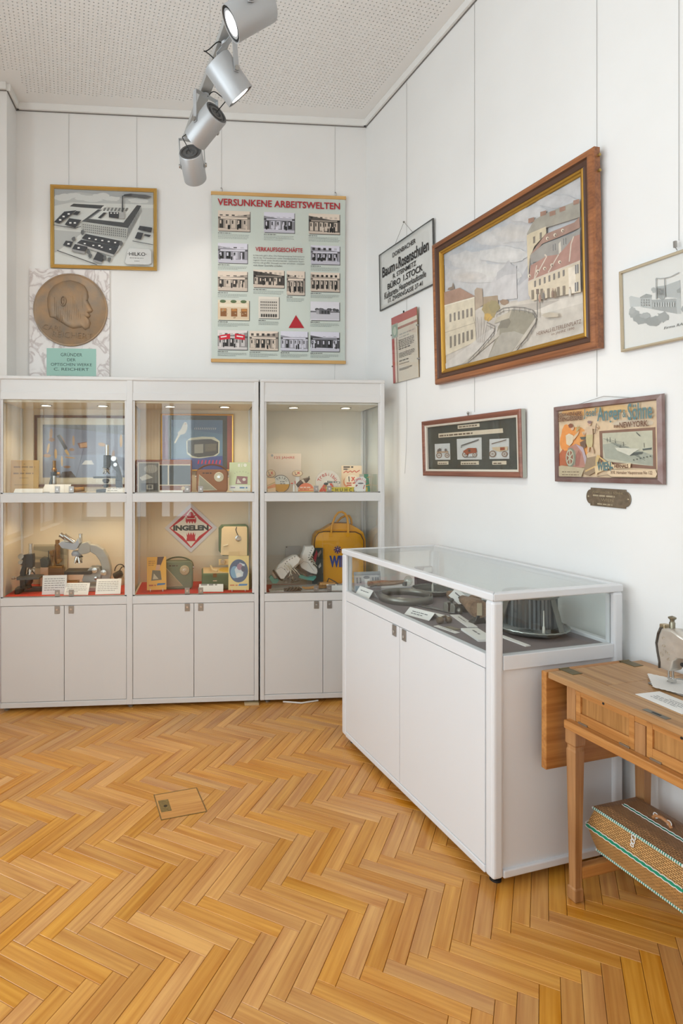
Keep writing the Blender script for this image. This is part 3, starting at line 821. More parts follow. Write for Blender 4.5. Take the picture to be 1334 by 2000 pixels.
for k in range(7): g.q((120, 120, 120), [(748 + k * 33, 300), (766 + k * 33, 301), (752 + k * 33, 330), (734 + k * 33, 329)])
g.q(DK, [(545, 425), (692, 316), (722, 318), (602, 402)]); g.q((150, 150, 150), [(602, 402), (722, 318), (730, 322), (625, 398)])
g.q(DK, [(545, 425), (602, 400), (930, 432), (968, 480), (880, 468)]); g.q(DK, [(915, 440), (1042, 275), (1082, 280), (968, 480)])
g.q((200, 200, 196), [(540, 430), (962, 482), (946, 592), (540, 512)]); g.q((168, 168, 166), [(962, 482), (1082, 288), (1088, 330), (948, 592)])
for i in range(22):
    for j in range(4):
        x = 556 + i * 18.2; y = 447 + i * 2.35 + j * 20
        g.q((84, 86, 90), [(x, y), (x + 7, y + 0.9), (x + 7, y + 12), (x, y + 11)])
for i in range(7): g.ql((92, 94, 96), [(972 + i * 15, 478 - i * 25), (960 + i * 16, 560 - i * 30)], 0.0022)
g.q(DK, [(790, 342), (882, 346), (878, 402), (792, 392)]); g.q(DK, [(692, 398), (745, 350), (772, 352), (718, 402)])
for x in (805, 835, 860): g.qr(WT, x, 350, x + 14, 360)
g.q((170, 170, 168), [(886, 350), (935, 345), (932, 402), (882, 402)])
g.q((70, 72, 74), [(908, 200), (917, 200), (920, 345), (906, 345)])
g.q((92, 94, 96), [(912, 206), (930, 188), (985, 180), (1050, 186), (1120, 190), (1182, 206), (1110, 224), (1040, 212), (985, 206)])
g.q((60, 62, 66), [(912, 206), (930, 190), (980, 184), (1005, 192), (985, 204)])
for r_ in ([(550, 582), (586, 540), (908, 602), (882, 652)], [(508, 622), (546, 592), (886, 656), (842, 724)]): g.q(DK, r_)
g.q((176, 176, 174), [(508, 622), (842, 724), (836, 742), (506, 640)]); g.q((176, 176, 174), [(882, 652), (908, 602), (915, 640), (848, 728)])
for k in range(5): g.qr(WT, 610 + k * 58, 575 + k * 9, 628 + k * 58, 586 + k * 9)
for k in range(4): g.qr(WT, 570 + k * 76, 622 + k * 16, 588 + k * 76, 632 + k * 16)
for a in ([(385, 642), (410, 602), (476, 612), (452, 662)], [(465, 676), (492, 632), (606, 656), (582, 700)], [(655, 768), (692, 700), (766, 738), (732, 790)], [(305, 440), (395, 348), (505, 335), (352, 452)], [(400, 462), (440, 405), (548, 420), (492, 490)], [(470, 372), (500, 342), (540, 345), (510, 378)], [(1055, 500), (1072, 466), (1186, 482), (1176, 526)], [(1028, 576), (1052, 522), (1106, 530), (1082, 590)], [(1108, 552), (1120, 540), (1176, 548), (1160, 566)]): g.q(DK, a)
for x, y in ((350, 415), (380, 385), (425, 362), (440, 440), (480, 440), (425, 625), (515, 660), (700, 640)): g.qr(WT, x, y, x + 20, y + 13)
g.q((150, 150, 150), [(465, 676), (582, 700), (580, 722), (465, 696)]); g.q((150, 150, 150), [(655, 768), (732, 790), (730, 808), (655, 784)])
g.ql(DK, [(302, 466), (490, 494), (546, 478)], 0.004); g.ql(DK, [(335, 690), (690, 815)], 0.005); g.ql(DK, [(1008, 602), (1196, 636)], 0.004)
for k, (cx, cy) in enumerate(((630, 735), (760, 755), (480, 590), (560, 530), (905, 625), (800, 770), (612, 700))): g.blob((96, 98, 98), cx, cy, 16, 22, 40 + k)
g.q((214, 215, 213), [(960, 690), (985, 668), (1070, 672), (1160, 676), (1180, 700), (1182, 800), (1160, 815), (960, 812), (940, 790), (958, 740)])
g.lines((110, 110, 110), *g.m(985, 757), g.m(1125, 757)[0], 1, 0.01, 0.004, 3); g.lines((120, 120, 120), *g.m(1028, 785), g.m(1078, 785)[0], 1, 0.01, 0.004, 4)
g.build('print', M_GLOSSP, t)
xh, yh = g.m(1052, 720); text('lettering', '·HILKO·', M_INK, t, xh, yh, g.z + 0.0004, w=0.128, h=0.024, bold=0.012)
slab('glazing', t, M_PICGLASS, fw - 0.047, fh - 0.047, 0.0125, 0.0145)

# --- marble-patterned board with bronze medallion and green label, standing on the double cabinet
def marble():
    m, nt, b, N, L = node_mat('white_veined_marble')
    tc = N.new('ShaderNodeTexCoord'); n = N.new('ShaderNodeTexNoise'); n.inputs['Scale'].default_value = 6; n.inputs['Detail'].default_value = 6; n.inputs['Distortion'].default_value = 1.6
    L.new(tc.outputs['Object'], n.inputs['Vector'])
    r = N.new('ShaderNodeValToRGB'); e = r.color_ramp.elements
    e[0].position = 0.44; e[0].color = (*rgb(232, 228, 226), 1); e[1].position = 0.56; e[1].color = (*rgb(234, 230, 228), 1)
    q = r.color_ramp.elements.new(0.5); q.color = (*rgb(196, 186, 184), 1)
    L.new(n.outputs['Fac'], r.inputs['Fac']); L.new(r.outputs[0], b.inputs['Base Color']); b.inputs['Roughness'].default_value = 0.2
    return m
t = thing('medallion_board', 'white marble-patterned board with a bronze portrait medallion, standing on the double cabinet', 'plaque', (-2.052, -0.012, 2.0005))
t.rotation_euler = (PI / 2 - 0.008, 0, 0)
bw_, bh_ = 0.531, 0.795
slab('board', t, marble(), bw_, bh_, -0.004, 0.008, 0, bh_ / 2 + 0.001)
mx_, my_ = 0.008, 0.519
M_BRONZE = mat('weathered_bronze', (156, 126, 94), 0.42, 0.25, noise=(14, 0.2, (134, 120, 104)), bump=(60, 0.5))
med = MB().lathe([(0.0, 0.02), (0.232, 0.02), (0.236, 0.0235), (0.245, 0.022), (0.247, 0.016), (0.247, 0.008)], 72).build('medallion', M_BRONZE, t, smooth=50, loc=(mx_, my_, 0))
def MD_(x, y):  # marks taken relative to the disc
    return ((x - 452) / 345 * 0.247, -(y - 1222 - (x - 452) * 0.085) / 322 * 0.247)
head = [(262, 1275), (240, 1180), (238, 1110), (255, 1050), (300, 1000), (370, 968), (450, 960), (530, 985), (585, 1020), (612, 1070), (620, 1120), (612, 1150), (640, 1200), (662, 1245), (645, 1262), (622, 1265), (640, 1285), (628, 1305), (600, 1312), (632, 1330), (640, 1360), (628, 1395), (590, 1412), (560, 1385), (480, 1392), (430, 1372), (350, 1318), (300, 1285)]
hp = [MD_(*p) for p in head]
def relief(mb, poly, z0, z1, steps=4, shrink=0.32):
    n = len(poly); cx = sum(p[0] for p in poly) / n; cy = sum(p[1] for p in poly) / n
    rings = []
    for k in range(steps + 1):
        a = k / steps; f = 1 - shrink * (1 - math.cos(a * PI / 2)); z = z0 + (z1 - z0) * math.sin(a * PI / 2)
        rings.append([(cx + (x - cx) * f, cy + (y - cy) * f, z) for x, y in poly])
    v = [p for r in rings for p in r]; fs = []
    for k in range(steps):
        for i in range(n): i2 = (i + 1) % n; fs.append((k * n + i, k * n + i2, (k + 1) * n + i2, (k + 1) * n + i))
    fs.append(tuple(range(steps * n, steps * n + n))); mb.add(v, fs)
hb = MB(); relief(hb, hp, 0.019, 0.040, 6, 0.42)
ex, ey = MD_(392, 1150)
hb.tube([(ex + 0.017 * math.cos(a), ey + 0.031 * math.sin(a), 0.043) for a in [2 * PI * i / 18 for i in range(18)]], 0.0045, 6, closed=True)
hb.ball((ex - 0.002, ey - 0.006, 0.041), (0.009, 0.016, 0.004), 10, 6)
for (x, y, rx, ry) in ((590, 1150, 0.024, 0.006), (598, 1172, 0.013, 0.006), (600, 1290, 0.03, 0.01), (612, 1335, 0.014, 0.005)):
    q = MD_(x, y); hb.ball((q[0] - 0.008, q[1], 0.030), (rx, ry, 0.006), 12, 6)
for k in range(16):
    x0, y0 = 310 + k * 17, 1110 + (k % 5) * 40; a, b = MD_(x0, y0), MD_(x0 + 4, min(1330, y0 + 150))
    hb.tube([(a[0], a[1], 0.0395), ((a[0] + b[0]) / 2, (a[1] + b[1]) / 2, 0.0405), (b[0], b[1], 0.0375)], 0.0016, 5)
hb.build('portrait_relief', M_BRONZE, med, smooth=60)
def raised(name, body, m, parent, x, y, z, w, h, depth, rot=0.0, **k):
    me = text_mesh(body, w, h, **k); mb = MB()
    n = len(me.vertices); v = [tuple(p.co) for p in me.vertices]
    fs = [tuple(p.vertices) for p in me.polygons]
    ec = {}
    for f in fs:
        for a, b in zip(f, f[1:] + f[:1]): ec[(a, b)] = 1
    side = [(a, b, b + n, a + n) for (a, b) in ec if (b, a) not in ec]
    mb.add([(x_, y_, 0) for x_, y_, _ in v] + [(x_, y_, depth) for x_, y_, _ in v], [tuple(i + n for i in f) for f in fs] + side)
    bpy.data.meshes.remove(me)
    return mb.build(name, m, parent, loc=(x, y, z), rot=(0, 0, rot))
q = MD_(290, 1370); raised('lettering', 'CARL', M_BRONZE, med, q[0], q[1], 0.0195, 0.125, 0.032, 0.005, rot=-0.10, bold=-0.02)
q = MD_(470, 1447); raised('lettering', 'REICHERT', M_BRONZE, med, q[0], q[1], 0.0195, 0.262, 0.036, 0.005, rot=-0.05, bold=-0.02)
lab = slab('green_label', t, mat('mint_green_card', (160, 200, 188), 0.5), 0.328, 0.186, 0.008, 0.0095, 0.013, 0.166)
for k, (s_, w_) in enumerate((('GRÜNDER', 0.142), ('DER', 0.056), ('OPTISCHEN WERKE', 0.272), ('C. REICHERT', 0.232))):
    text('lettering', s_, mat('dark_green_ink', (52, 70, 66), 0.6), lab, 0.013, 0.166 + (0.053 if 'Ü' in s_ else 0.048) - k * 0.032, 0.0098, w=w_, h=0.027 if 'Ü' in s_ else 0.0195)

# --- large information poster between two wooden slats
t = wall_panel('information_poster', 'tall pale green poster of old shop photographs under a red headline', 'poster', 'B', -0.6235, 2.770, 0.018, tilt=0.006)
pw_, ph_ = 0.947, 1.176
slab('sheet', t, mat('pale_green_sheet', (203, 211, 203), 0.45), pw_ - 0.012, ph_ - 0.03, 0.0, 0.0012)
M_SLAT = wood('pale_beech_slat', (196, 148, 84), (222, 180, 118), 0, 3.0, 0.45)
for y_ in (ph_ / 2 - 0.0115, -ph_ / 2 + 0.0115): slab('slat', t, M_SLAT, pw_, 0.023, -0.007, 0.009, 0, y_, bevel=0.003)
for x_ in (-0.40, 0.40):
    hk = MB().tube([(x_, ph_ / 2 + 0.026, 0), (x_ + 0.006, ph_ / 2 + 0.02, 0.002), (x_ + 0.006, ph_ / 2 + 0.006, 0.002), (x_, ph_ / 2 - 0.002, 0.0)], 0.0018, 6)
    hk.ball((x_ - 0.004, ph_ / 2 + 0.024, 0.003), 0.0045, 8, 6); hk.build('hook', M_STEEL, t, smooth=True)
PQ = [(52, 83), (1265, 122), (1272, 1596), (60, 1590)]
RED = mat('headline_red', (176, 30, 44), 0.5)
gp = Pic(PQ, pw_, ph_, 0.0014); gp.dz = 0.00003
photos = [(117, 250, 405, 438, 's'), (530, 262, 805, 448, 'b'), (932, 272, 1210, 458, 's'), (118, 537, 384, 718, 'b'), (952, 553, 1212, 724, 'b'), (118, 785, 384, 963, 's'), (438, 772, 715, 932, 's'), (737, 780, 900, 995, 's'), (952, 790, 1212, 963, 's'), (120, 1040, 402, 1220, 'c'), (485, 1008, 670, 1202, 'p'), (952, 1048, 1212, 1215, 'l'), (120, 1306, 386, 1480, 'r'), (406, 1312, 663, 1484, 's'), (686, 1312, 930, 1486, 'b'), (953, 1314, 1212, 1488, 'b')]
def street_photo(p, W, Hh, kind, R):
    """an old shop front or street: sky, facade, windows, doorway and passers-by as flat tones"""
    T = {'s': (1.0, 0.93, 0.86), 'b': (0.96, 0.95, 1.0), 'c': (1.0, 0.95, 0.84), 'p': (1.0, 0.97, 0.92), 'l': (0.98, 0.97, 1.0), 'r': (1.0, 0.97, 0.96)}[kind]
    c = lambda v: tuple(int(v * k) for k in T)
    x0, y0, x1, y1 = -W / 2, -Hh / 2, W / 2, Hh / 2
    P = lambda u, v: (x0 + u * W, y0 + v * Hh)
    def quad(col, u0, v0, u1, v1): p.r(col, *P(u0, v0), *P(u1, v1))
    p.r(c(228), x0, y0, x1, y1)
    if kind == 'l':
        quad(c(120), 0, 0.42, 1, 0.5); quad(c(205), 0, 0.05, 1, 0.42)
        for k in range(9): p.e(c(R.randint(60, 110)), *P(R.random(), 0.52 + R.random() * 0.08), W * 0.07, Hh * 0.08, 9)
        quad(c(110), 0.2, 0.33, 0.68, 0.58); quad(c(170), 0.2, 0.33, 0.3, 0.55)
        for k in range(3): quad(c(60), 0.38 + k * 0.1, 0.35, 0.45 + k * 0.1, 0.52)
        return
    if kind == 'p':
        quad(c(214), 0.06, 0.05, 0.94, 0.9)
        for i in range(4):
            for j in range(9): quad(c(110), 0.1 + j * 0.092, 0.32 + i * 0.13, 0.155 + j * 0.092, 0.39 + i * 0.13)
        for j in range(7): quad(c(70), 0.12 + j * 0.115, 0.06, 0.2 + j * 0.115, 0.2)
        return
    if kind == 'c':
        quad((222, 200, 170), 0, 0.05, 1, 0.86); quad((235, 222, 200), 0.05, 0.66, 0.95, 0.83)
        for u in (0.08, 0.42, 0.74):
            quad((140, 92, 52), u, 0.18, u + 0.2, 0.58); quad((190, 130, 70), u + 0.02, 0.45, u + 0.18, 0.56)
            p.e((92, 110, 72), *P(u + 0.08, 0.93), W * 0.1, Hh * 0.08, 10)
        for k in range(12): p.e((176, 150, 118), *P(R.random(), 0.08 + R.random() * 0.5), W * 0.03, Hh * 0.03, 7)
        return
    base = R.uniform(0.12, 0.2); topv = R.uniform(0.78, 0.95)
    g0 = R.randint(70, 190)
    side = R.random() < 0.5
    p.p(c(g0), [P(0, base), P(1, base - 0.04), P(1, topv if side else topv - 0.25), P(0, topv - 0.25 if side else topv)])
    quad(c(max(40, g0 - 60)), 0, 0.6, 1, 0.7)
    quad(c(min(235, g0 + 70)), 0.08, 0.61, 0.92, 0.68)
    n = R.randint(4, 6)
    for k in range(n):
        u = 0.04 + k * 0.94 / n; w_ = 0.62 / n
        dk = R.choice((32, 40, 60, 200, 210))
        quad(c(dk), u, base + 0.02, u + w_, 0.57); quad(c(225 if dk < 100 else 60), u + w_ * 0.15, 0.36, u + w_ * 0.5, 0.53)
        quad(c(R.choice((50, 90, 200))), u + w_ * 0.1, 0.75, u + w_ * 0.85, min(0.9, topv - 0.05))
    for k in range(R.randint(4, 9)):
        u = R.random() * 0.9; hh = R.uniform(0.2, 0.32); cl = R.choice((25, 40, 215, 225))
        quad(c(cl), u, base - 0.08, u + 0.045, base - 0.08 + hh); p.e(c(190), *P(u + 0.022, base - 0.05 + hh), W * 0.02, Hh * 0.035, 8)
    p.p(c(205), [P(0, 0), P(1, 0), P(1, base - 0.06), P(0, base - 0.03)])
    if kind == 'r':
        p.p((206, 32, 52), [P(0.05, 0.48), P(0.42, 0.55), P(0.42, 0.82), P(0.05, 0.72)]); p.p((206, 32, 52), [P(0.58, 0.55), P(0.92, 0.5), P(0.92, 0.76), P(0.58, 0.83)])
        p.l((240, 236, 236), [P(0.1, 0.63), P(0.3, 0.68)], Hh * 0.06); p.l((240, 236, 236), [P(0.64, 0.7), P(0.86, 0.66)], Hh * 0.06)
for k, (a, b, c_, d_, kd) in enumerate(photos):
    (xa, ya), (xb, yb) = gp.m(a, b), gp.m(c_, d_)
    W, Hh = xb - xa, ya - yb
    gp.r((62, 60, 60), xa + 0.005, yb - 0.004, xb + 0.004, ya - 0.004)  # dark drop shadow painted into the print behind each photograph
    fl = Flat(0.0, 0.00006); street_photo(fl, W, Hh, kd, random.Random(100 + k))
    fl.build('photograph', M_PRINT, t, loc=((xa + xb) / 2, (ya + yb) / 2, gp.z + 0.0001)); gp.z += 0.00012
    gp.lines((84, 82, 82), xa, yb - 0.016, xa + W * 0.42, 1, 0.01, 0.0045, 200 + k)
    gp.lines((134, 142, 138), xa, yb - 0.026, xb, 4 if k < 3 else 3, 0.0088, 0.0028, 300 + k)
gp.q((176, 30, 44), [(757, 1283), (897, 1283), (822, 1170)])
gp.build('captions', M_PRINT, t)
xa, ya = gp.m(112, 172); xb, yb = gp.m(1210, 222)
text('headline', 'VERSUNKENE ARBEITSWELTEN', RED, t, (xa + xb) / 2, (ya + yb) / 2 + 0.002, 0.0072, w=xb - xa, h=0.047, bold=0.018)
xa, ya = gp.m(455, 590); xb, yb = gp.m(878, 594)
text('headline', 'VERKAUFSGESCHÄFTE', RED, t, (xa + xb) / 2, ya + 0.002, 0.0072, w=xb - xa, h=0.036, bold=0.018)
for k, s_ in enumerate(("In Hernals gab's alles. Die Nahversorgung funktionierte", 'durch das Vorhandensein vieler Detailgeschäfte hervor-', 'ragend. Durch einen Strukturwandel - zahlreiche Super-', 'märkte mit großer Auswahl wurden errichtet - mussten', 'viele dieser Geschäfte schließen.')):
    xa, ya = gp.m(436, 648 + k * 21.5); xb, _ = gp.m(895 if k < 4 else 700, 650)
    text('paragraph', s_, mat('grey_ink', (104, 106, 106), 0.6), t, xa, ya, 0.0072, w=xb - xa, h=0.0125, align='LEFT')

# --- large oil painting
t = wall_panel('oil_painting', 'large oil painting of an old town street in a brown and gold wooden frame', 'painting', 'R', 1.404, 2.3135, 0.012, tilt=0.026)
fw, fh = 1.062, 0.786
M_FR1 = wood('reddish_walnut', (122, 74, 44), (168, 108, 66), 0, 4.0, 0.35)
M_FR2 = mat('dark_walnut', (84, 56, 42), 0.4)
mitre('outer_frame', t, M_FR1, fw, fh, [(0.012, 0.0), (0.0, 0.004), (0.0, 0.032), (0.006, 0.04), (0.018, 0.044), (0.028, 0.04)], smooth=30)
mitre('inner_frame', t, M_FR2, fw, fh, [(0.028, 0.04), (0.034, 0.032), (0.05, 0.026), (0.056, 0.03)], smooth=30)
mitre('gold_slip', t, M_GOLD2, fw, fh, [(0.056, 0.03), (0.06, 0.033), (0.066, 0.03), (0.070, 0.024), (0.076, 0.022), (0.078, 0.016)])
slab('backing', t, M_FR2, fw - 0.06, fh - 0.06, 0.002, 0.012)
pr = Pic([(122, 792), (1146, 210), (1160, 1392), (130, 1640)], fw - 0.154, fh - 0.154, 0.0125)
pr.mute = (0.26, (196, 191, 186)); SKY = (188, 188, 190)
pr.q(SKY, [(122, 792), (1146, 210), (1160, 1392), (130, 1640)])
for k, (c_, cx, cy, rx, ry) in enumerate([((168, 176, 186), 330, 790, 230, 130), ((176, 182, 190), 520, 610, 150, 70), ((204, 202, 200), 300, 830, 150, 60), ((206, 204, 202), 480, 680, 120, 50), ((200, 194, 188), 640, 640, 160, 70), ((208, 206, 204), 420, 940, 260, 70), ((200, 192, 186), 300, 960, 120, 40), ((208, 206, 206), 760, 500, 170, 60), ((196, 196, 198), 950, 400, 150, 50), ((210, 208, 206), 560, 800, 200, 60)]):
    pr.blob(tuple(int(a * 0.35 + b * 0.65) for a, b in zip(c_, SKY)), cx, cy, rx, ry, k, 22, 0.15)
    pr.blob(tuple(int(a * 0.6 + b * 0.4) for a, b in zip(c_, SKY)), cx, cy, rx * 0.72, ry * 0.7, k + 30, 22, 0.2)
    pr.blob(tuple(int(a * 0.85 + b * 0.15) for a, b in zip(c_, SKY)), cx, cy, rx * 0.45, ry * 0.42, k + 60, 22, 0.25)
pr.q((188, 180, 170), [(130, 1640), (124, 1230), (700, 1130), (1155, 1060), (1160, 1392)])
pr.q((196, 188, 176), [(430, 1190), (840, 1120), (1152, 1080), (1160, 1392), (620, 1530), (800, 1290)])
pr.q((212, 204, 192), [(660, 1185), (1150, 1105), (1155, 1165), (860, 1240)])
pr.q((176, 168, 158), [(600, 1180), (980, 1140), (800, 1215), (640, 1210)])
pr.q((190, 188, 190), [(468, 1005), (500, 960), (560, 898), (655, 880), (658, 1125), (478, 1140)])
pr.q((172, 172, 176), [(512, 930), (560, 890), (590, 845), (600, 840), (620, 870), (655, 890), (650, 940), (570, 950), (505, 990)])
pr.q((180, 179, 182), [(660, 1035), (745, 870), (752, 1130), (662, 1150)]); pr.q((160, 160, 166), [(660, 1020), (745, 868), (750, 960), (672, 1030)])
pr.q((158, 138, 118), [(345, 1060), (362, 1040), (402, 1048), (408, 1170), (348, 1210)])
pr.q((150, 128, 102), [(408, 1110), (515, 1100), (520, 1160), (410, 1180)])
for k, (cx, cy, rx, ry) in enumerate([(455, 1205, 55, 60), (490, 1180, 40, 50), (440, 1260, 30, 30), (565, 1150, 30, 22)]): pr.blob([(152, 132, 84), (140, 126, 84), (188, 146, 62), (136, 108, 84)][k], cx, cy, rx, ry, 60 + k)
pr.q((206, 194, 168), [(124, 1165), (345, 1108), (352, 1440), (130, 1540)]); pr.q((150, 112, 92), [(122, 1072), (238, 1040), (348, 1104), (124, 1168)])
pr.q((120, 100, 84), [(150, 1055), (155, 1040), (182, 1030), (190, 1000), (198, 1032), (200, 1050)])
pr.ql((228, 220, 200), [(124, 1172), (346, 1112)], 0.006); pr.ql((170, 158, 136), [(128, 1370), (350, 1300)], 0.004)
for i in range(6):
    x = 162 + i * 31; pr.q((112, 104, 96), [(x, 1232 - i * 8), (x + 13, 1229 - i * 8), (x + 13, 1290 - i * 8), (x, 1294 - i * 8)]); pr.q((108, 100, 88), [(x, 1400 - i * 9), (x + 14, 1396 - i * 9), (x + 14, 1480 - i * 12), (x, 1486 - i * 12)])
pr.q((198, 192, 184), [(130, 1600), (420, 1380), (500, 1330), (520, 1350), (500, 1420), (250, 1605), (132, 1638)])
pr.q((132, 126, 108), [(440, 1570), (500, 1420), (520, 1330), (625, 1205), (780, 1235), (806, 1290), (720, 1430), (620, 1525)])
pr.q((156, 150, 138), [(440, 1570), (510, 1430), (545, 1380), (640, 1370), (720, 1400), (610, 1528)])
pr.q((176, 166, 146), [(490, 1310), (510, 1265), (580, 1235), (625, 1205), (600, 1275), (520, 1300)]); pr.q((108, 102, 88), [(520, 1345), (540, 1290), (600, 1272), (615, 1300), (590, 1345)])
pr.q((182, 174, 160), [(620, 1525), (800, 1270), (812, 1280), (790, 1320), (650, 1520)]); pr.q((178, 170, 156), [(250, 1605), (500, 1395), (530, 1350), (530, 1400), (290, 1598)])
rail1 = [(510, 1225), (560, 1195), (640, 1188), (720, 1195), (780, 1215), (806, 1255), (800, 1310), (740, 1410), (650, 1500)]
rail2 = [(300, 1580), (380, 1500), (450, 1420), (490, 1370), (500, 1330), (440, 1300)]
for rl_ in (rail1, rail2):
    pr.ql((96, 92, 88), rl_, 0.003); pr.ql((110, 106, 100), [(x, y + 22) for x, y in rl_], 0.002)
    for (x, y), (x2, y2) in zip(rl_, rl_[1:]):
        for a in (0, 0.5): pr.ql((96, 92, 88), [(x + (x2 - x) * a, y + (y2 - y) * a), (x + (x2 - x) * a, y + (y2 - y) * a + 38)], 0.002)
pr.q((150, 144, 130), [(745, 645), (800, 540), (905, 485), (1146, 390), (1148, 520), (890, 600), (765, 700)])
pr.q((206, 190, 156), [(745, 658), (770, 640), (890, 590), (892, 640), (800, 740), (765, 830), (752, 985)])
for (x, y) in ((800, 690), (850, 660), (780, 540), (870, 490), (940, 490), (1015, 458), (1120, 405)):
    if y > 600: pr.q((108, 98, 84), [(x - 8, y - 22), (x + 8, y - 28), (x + 8, y + 22), (x - 8, y + 28)])
    else: pr.q((146, 104, 84), [(x - 22, y - 8), (x + 22, y - 20), (x + 22, y + 12), (x - 22, y + 26)])
pr.q((150, 112, 96), [(772, 800), (885, 648), (1105, 560), (1142, 520), (1148, 600), (1000, 665), (860, 720), (830, 760)])
pr.q((140, 136, 130), [(770, 805), (870, 722), (1100, 640), (1148, 600), (1148, 660), (985, 800), (900, 830), (772, 865)])
pr.q((206, 196, 180), [(985, 720), (1000, 700), (1004, 800), (985, 815)])
for (x, y) in ((952, 748), (1032, 705)): pr.q((92, 92, 92), [(x - 11, y - 22), (x + 11, y - 30), (x + 11, y + 18), (x - 11, y + 26)]); pr.ql((220, 216, 206), [(x, y - 26), (x, y + 22)], 0.002)
pr.q((160, 112, 98), [(755, 1000), (775, 880), (895, 812), (985, 800), (1060, 720), (1100, 665), (1148, 650), (1150, 848), (760, 1002)])
for ln in ([(800, 985), (895, 815), (880, 800)], [(905, 935), (985, 800)], [(1065, 855), (1080, 720), (1100, 665)], [(820, 880), (800, 985)], [(755, 1002), (1150, 850)]): pr.ql((206, 190, 172), ln, 0.006)
for (x, y) in ((765, 960), (828, 925), (880, 905), (935, 880), (995, 858), (905, 680), (962, 655), (1020, 622)): pr.qe((226, 214, 190), x, y, 12, 13, 9); pr.qe((100, 74, 64), x + 3, y + 2, 6, 9, 8)
pr.q((208, 192, 164), [(756, 1008), (1150, 858), (1154, 1085), (785, 1145), (760, 1100)]); pr.q((226, 214, 194), [(1060, 905), (1115, 885), (1118, 1090), (1066, 1100)])
for i in range(8):
    x = 810 + i * 36; y = 1020 - i * 13
    if i == 7: continue
    pr.q((104, 98, 92), [(x - 7, y - 22), (x + 7, y - 27), (x + 7, y + 20), (x - 7, y + 25)])
for x, y in ((1127, 912), (1124, 1045)): pr.q((84, 84, 88), [(x - 13, y - 30), (x + 12, y - 38), (x + 12, y + 30), (x - 13, y + 38)]); pr.ql((220, 214, 200), [(x, y - 34), (x, y + 34)], 0.003)
for x, y in ((792, 1100), (860, 1092), (910, 1090), (985, 1080), (1028, 1072)): pr.q((112, 100, 84), [(x - 9, y - 34), (x + 9, y - 37), (x + 9, y + 34), (x - 9, y + 37)])
pr.ql((88, 84, 80), [(828, 1062), (828, 1268)], 0.005); pr.qr((96, 80, 70), 820, 1058, 838, 1096)
for k, (x, y) in enumerate(((846, 1130), (875, 1115), (944, 1098), (963, 1100), (1075, 1090))): pr.qe([(150, 110, 92), (96, 92, 90), (120, 92, 76), (110, 90, 70), (206, 198, 184)][k], x, y, 9, 32, 10); pr.qe((176, 150, 130), x, y - 38, 5, 7, 8)
for k in range(5): pr.ql((96, 86, 80), [(380 + k * 12, 1450), (370 + k * 22, 1340 - k * 12), (352 + k * 30, 1260)], 0.002)
pr.blob((182, 170, 150), 930, 1255, 60, 18, 91)
pr.build('canvas', M_PAINT, t)
inkb = mat('brown_paint_ink', (112, 82, 66), 0.6)
x_, y_ = pr.m(985, 1352); text('lettering', 'HERNALS·ELTERLEINPLATZ', inkb, t, x_, y_, pr.z + 0.0004, w=0.235, h=0.016)
x_, y_ = pr.m(1020, 1388); text('lettering', 'im JAHRE 1890', inkb, t, x_, y_ + 0.004, pr.z + 0.0004, w=0.118, h=0.013)
for y_ in (0.30, 0.36): MB().lathe([(0.0, 0), (0.006, 0), (0.006, 0.008), (0.0, 0.009)], 12, Matrix.Translation((fw / 2, y_, 0.012)) @ Matrix.Rotation(PI / 2, 4, 'Y')).build('eyelet', mat('brass_eyelet', (176, 150, 90), 0.35, 0.8), t, smooth=True)

# --- enamel nursery sign hung by a string
t = wall_panel('enamel_sign', 'white enamel sign with black lettering hung by a string', 'sign', 'R', 0.5235, 2.692, 0.010, tilt=0.02)
sw, sh = 0.612, 0.378
M_ENAMEL = mat('aged_white_enamel', (212, 212, 208), 0.35, noise=(9, 0.06))
sg = MB()
nx, ny = 14, 8
vs = [(-sw / 2 + sw * i / nx, -sh / 2 + sh * j / ny, 0.006 + 0.003 * math.sin(i * 0.7) * (j / ny - 0.5)) for j in range(ny + 1) for i in range(nx + 1)]
sg.add(vs, [(j * (nx + 1) + i, j * (nx + 1) + i + 1, (j + 1) * (nx + 1) + i + 1, (j + 1) * (nx + 1) + i) for j in range(ny) for i in range(nx)])
pl_ = sg.build('plate', M_ENAMEL, t, smooth=True)
md_ = pl_.modifiers.new('thickness', 'SOLIDIFY'); md_.thickness = 0.003; md_.offset = -1
mitre('border', t, mat('grey_edge_paint', (84, 84, 82), 0.5, noise=(60, 0.3)), sw, sh, [(0, 0.0), (0, 0.0085), (0.006, 0.0092), (0.006, 0.004)])
for (s_, yy, ww, hh) in (('DORNBACHER', 0.126, 0.262, 0.030), ('R. STEINMETZ', -0.008, 0.262, 0.030), ('17. ZWERNGASSE 37-41', -0.149, 0.39, 0.029)):
    text('lettering', s_, M_INK, t, 0.0, yy, 0.0098, w=ww, h=hh, bold=0.012)
def line_of(name, m_, parent, z, items):
    mb = MB()
    for s_, x_, y_, w_, h_, b_ in items:
        me = text_mesh(s_, w_, h_, bold=b_); mb.add([(v.co.x + x_, v.co.y + y_, z) for v in me.vertices], [tuple(p.vertices) for p in me.polygons]); bpy.data.meshes.remove(me)
    return mb.build(name, m_, parent)
text('lettering', 'BÜRO', M_INK, t, -0.122, -0.053, 0.0098, w=0.155, h=0.046, bold=0.02); text('lettering', '1.STOCK', M_INK, t, 0.095, -0.056, 0.0098, w=0.21, h=0.04, bold=0.02)
line_of('lettering', M_INK, t, 0.0098, [('Baum', -0.185, 0.055, 0.155, 0.068, 0.02), ('u.', -0.082, 0.043, 0.026, 0.036, 0.02), ('Rosenschulen', 0.1, 0.055, 0.325, 0.072, 0.02)])
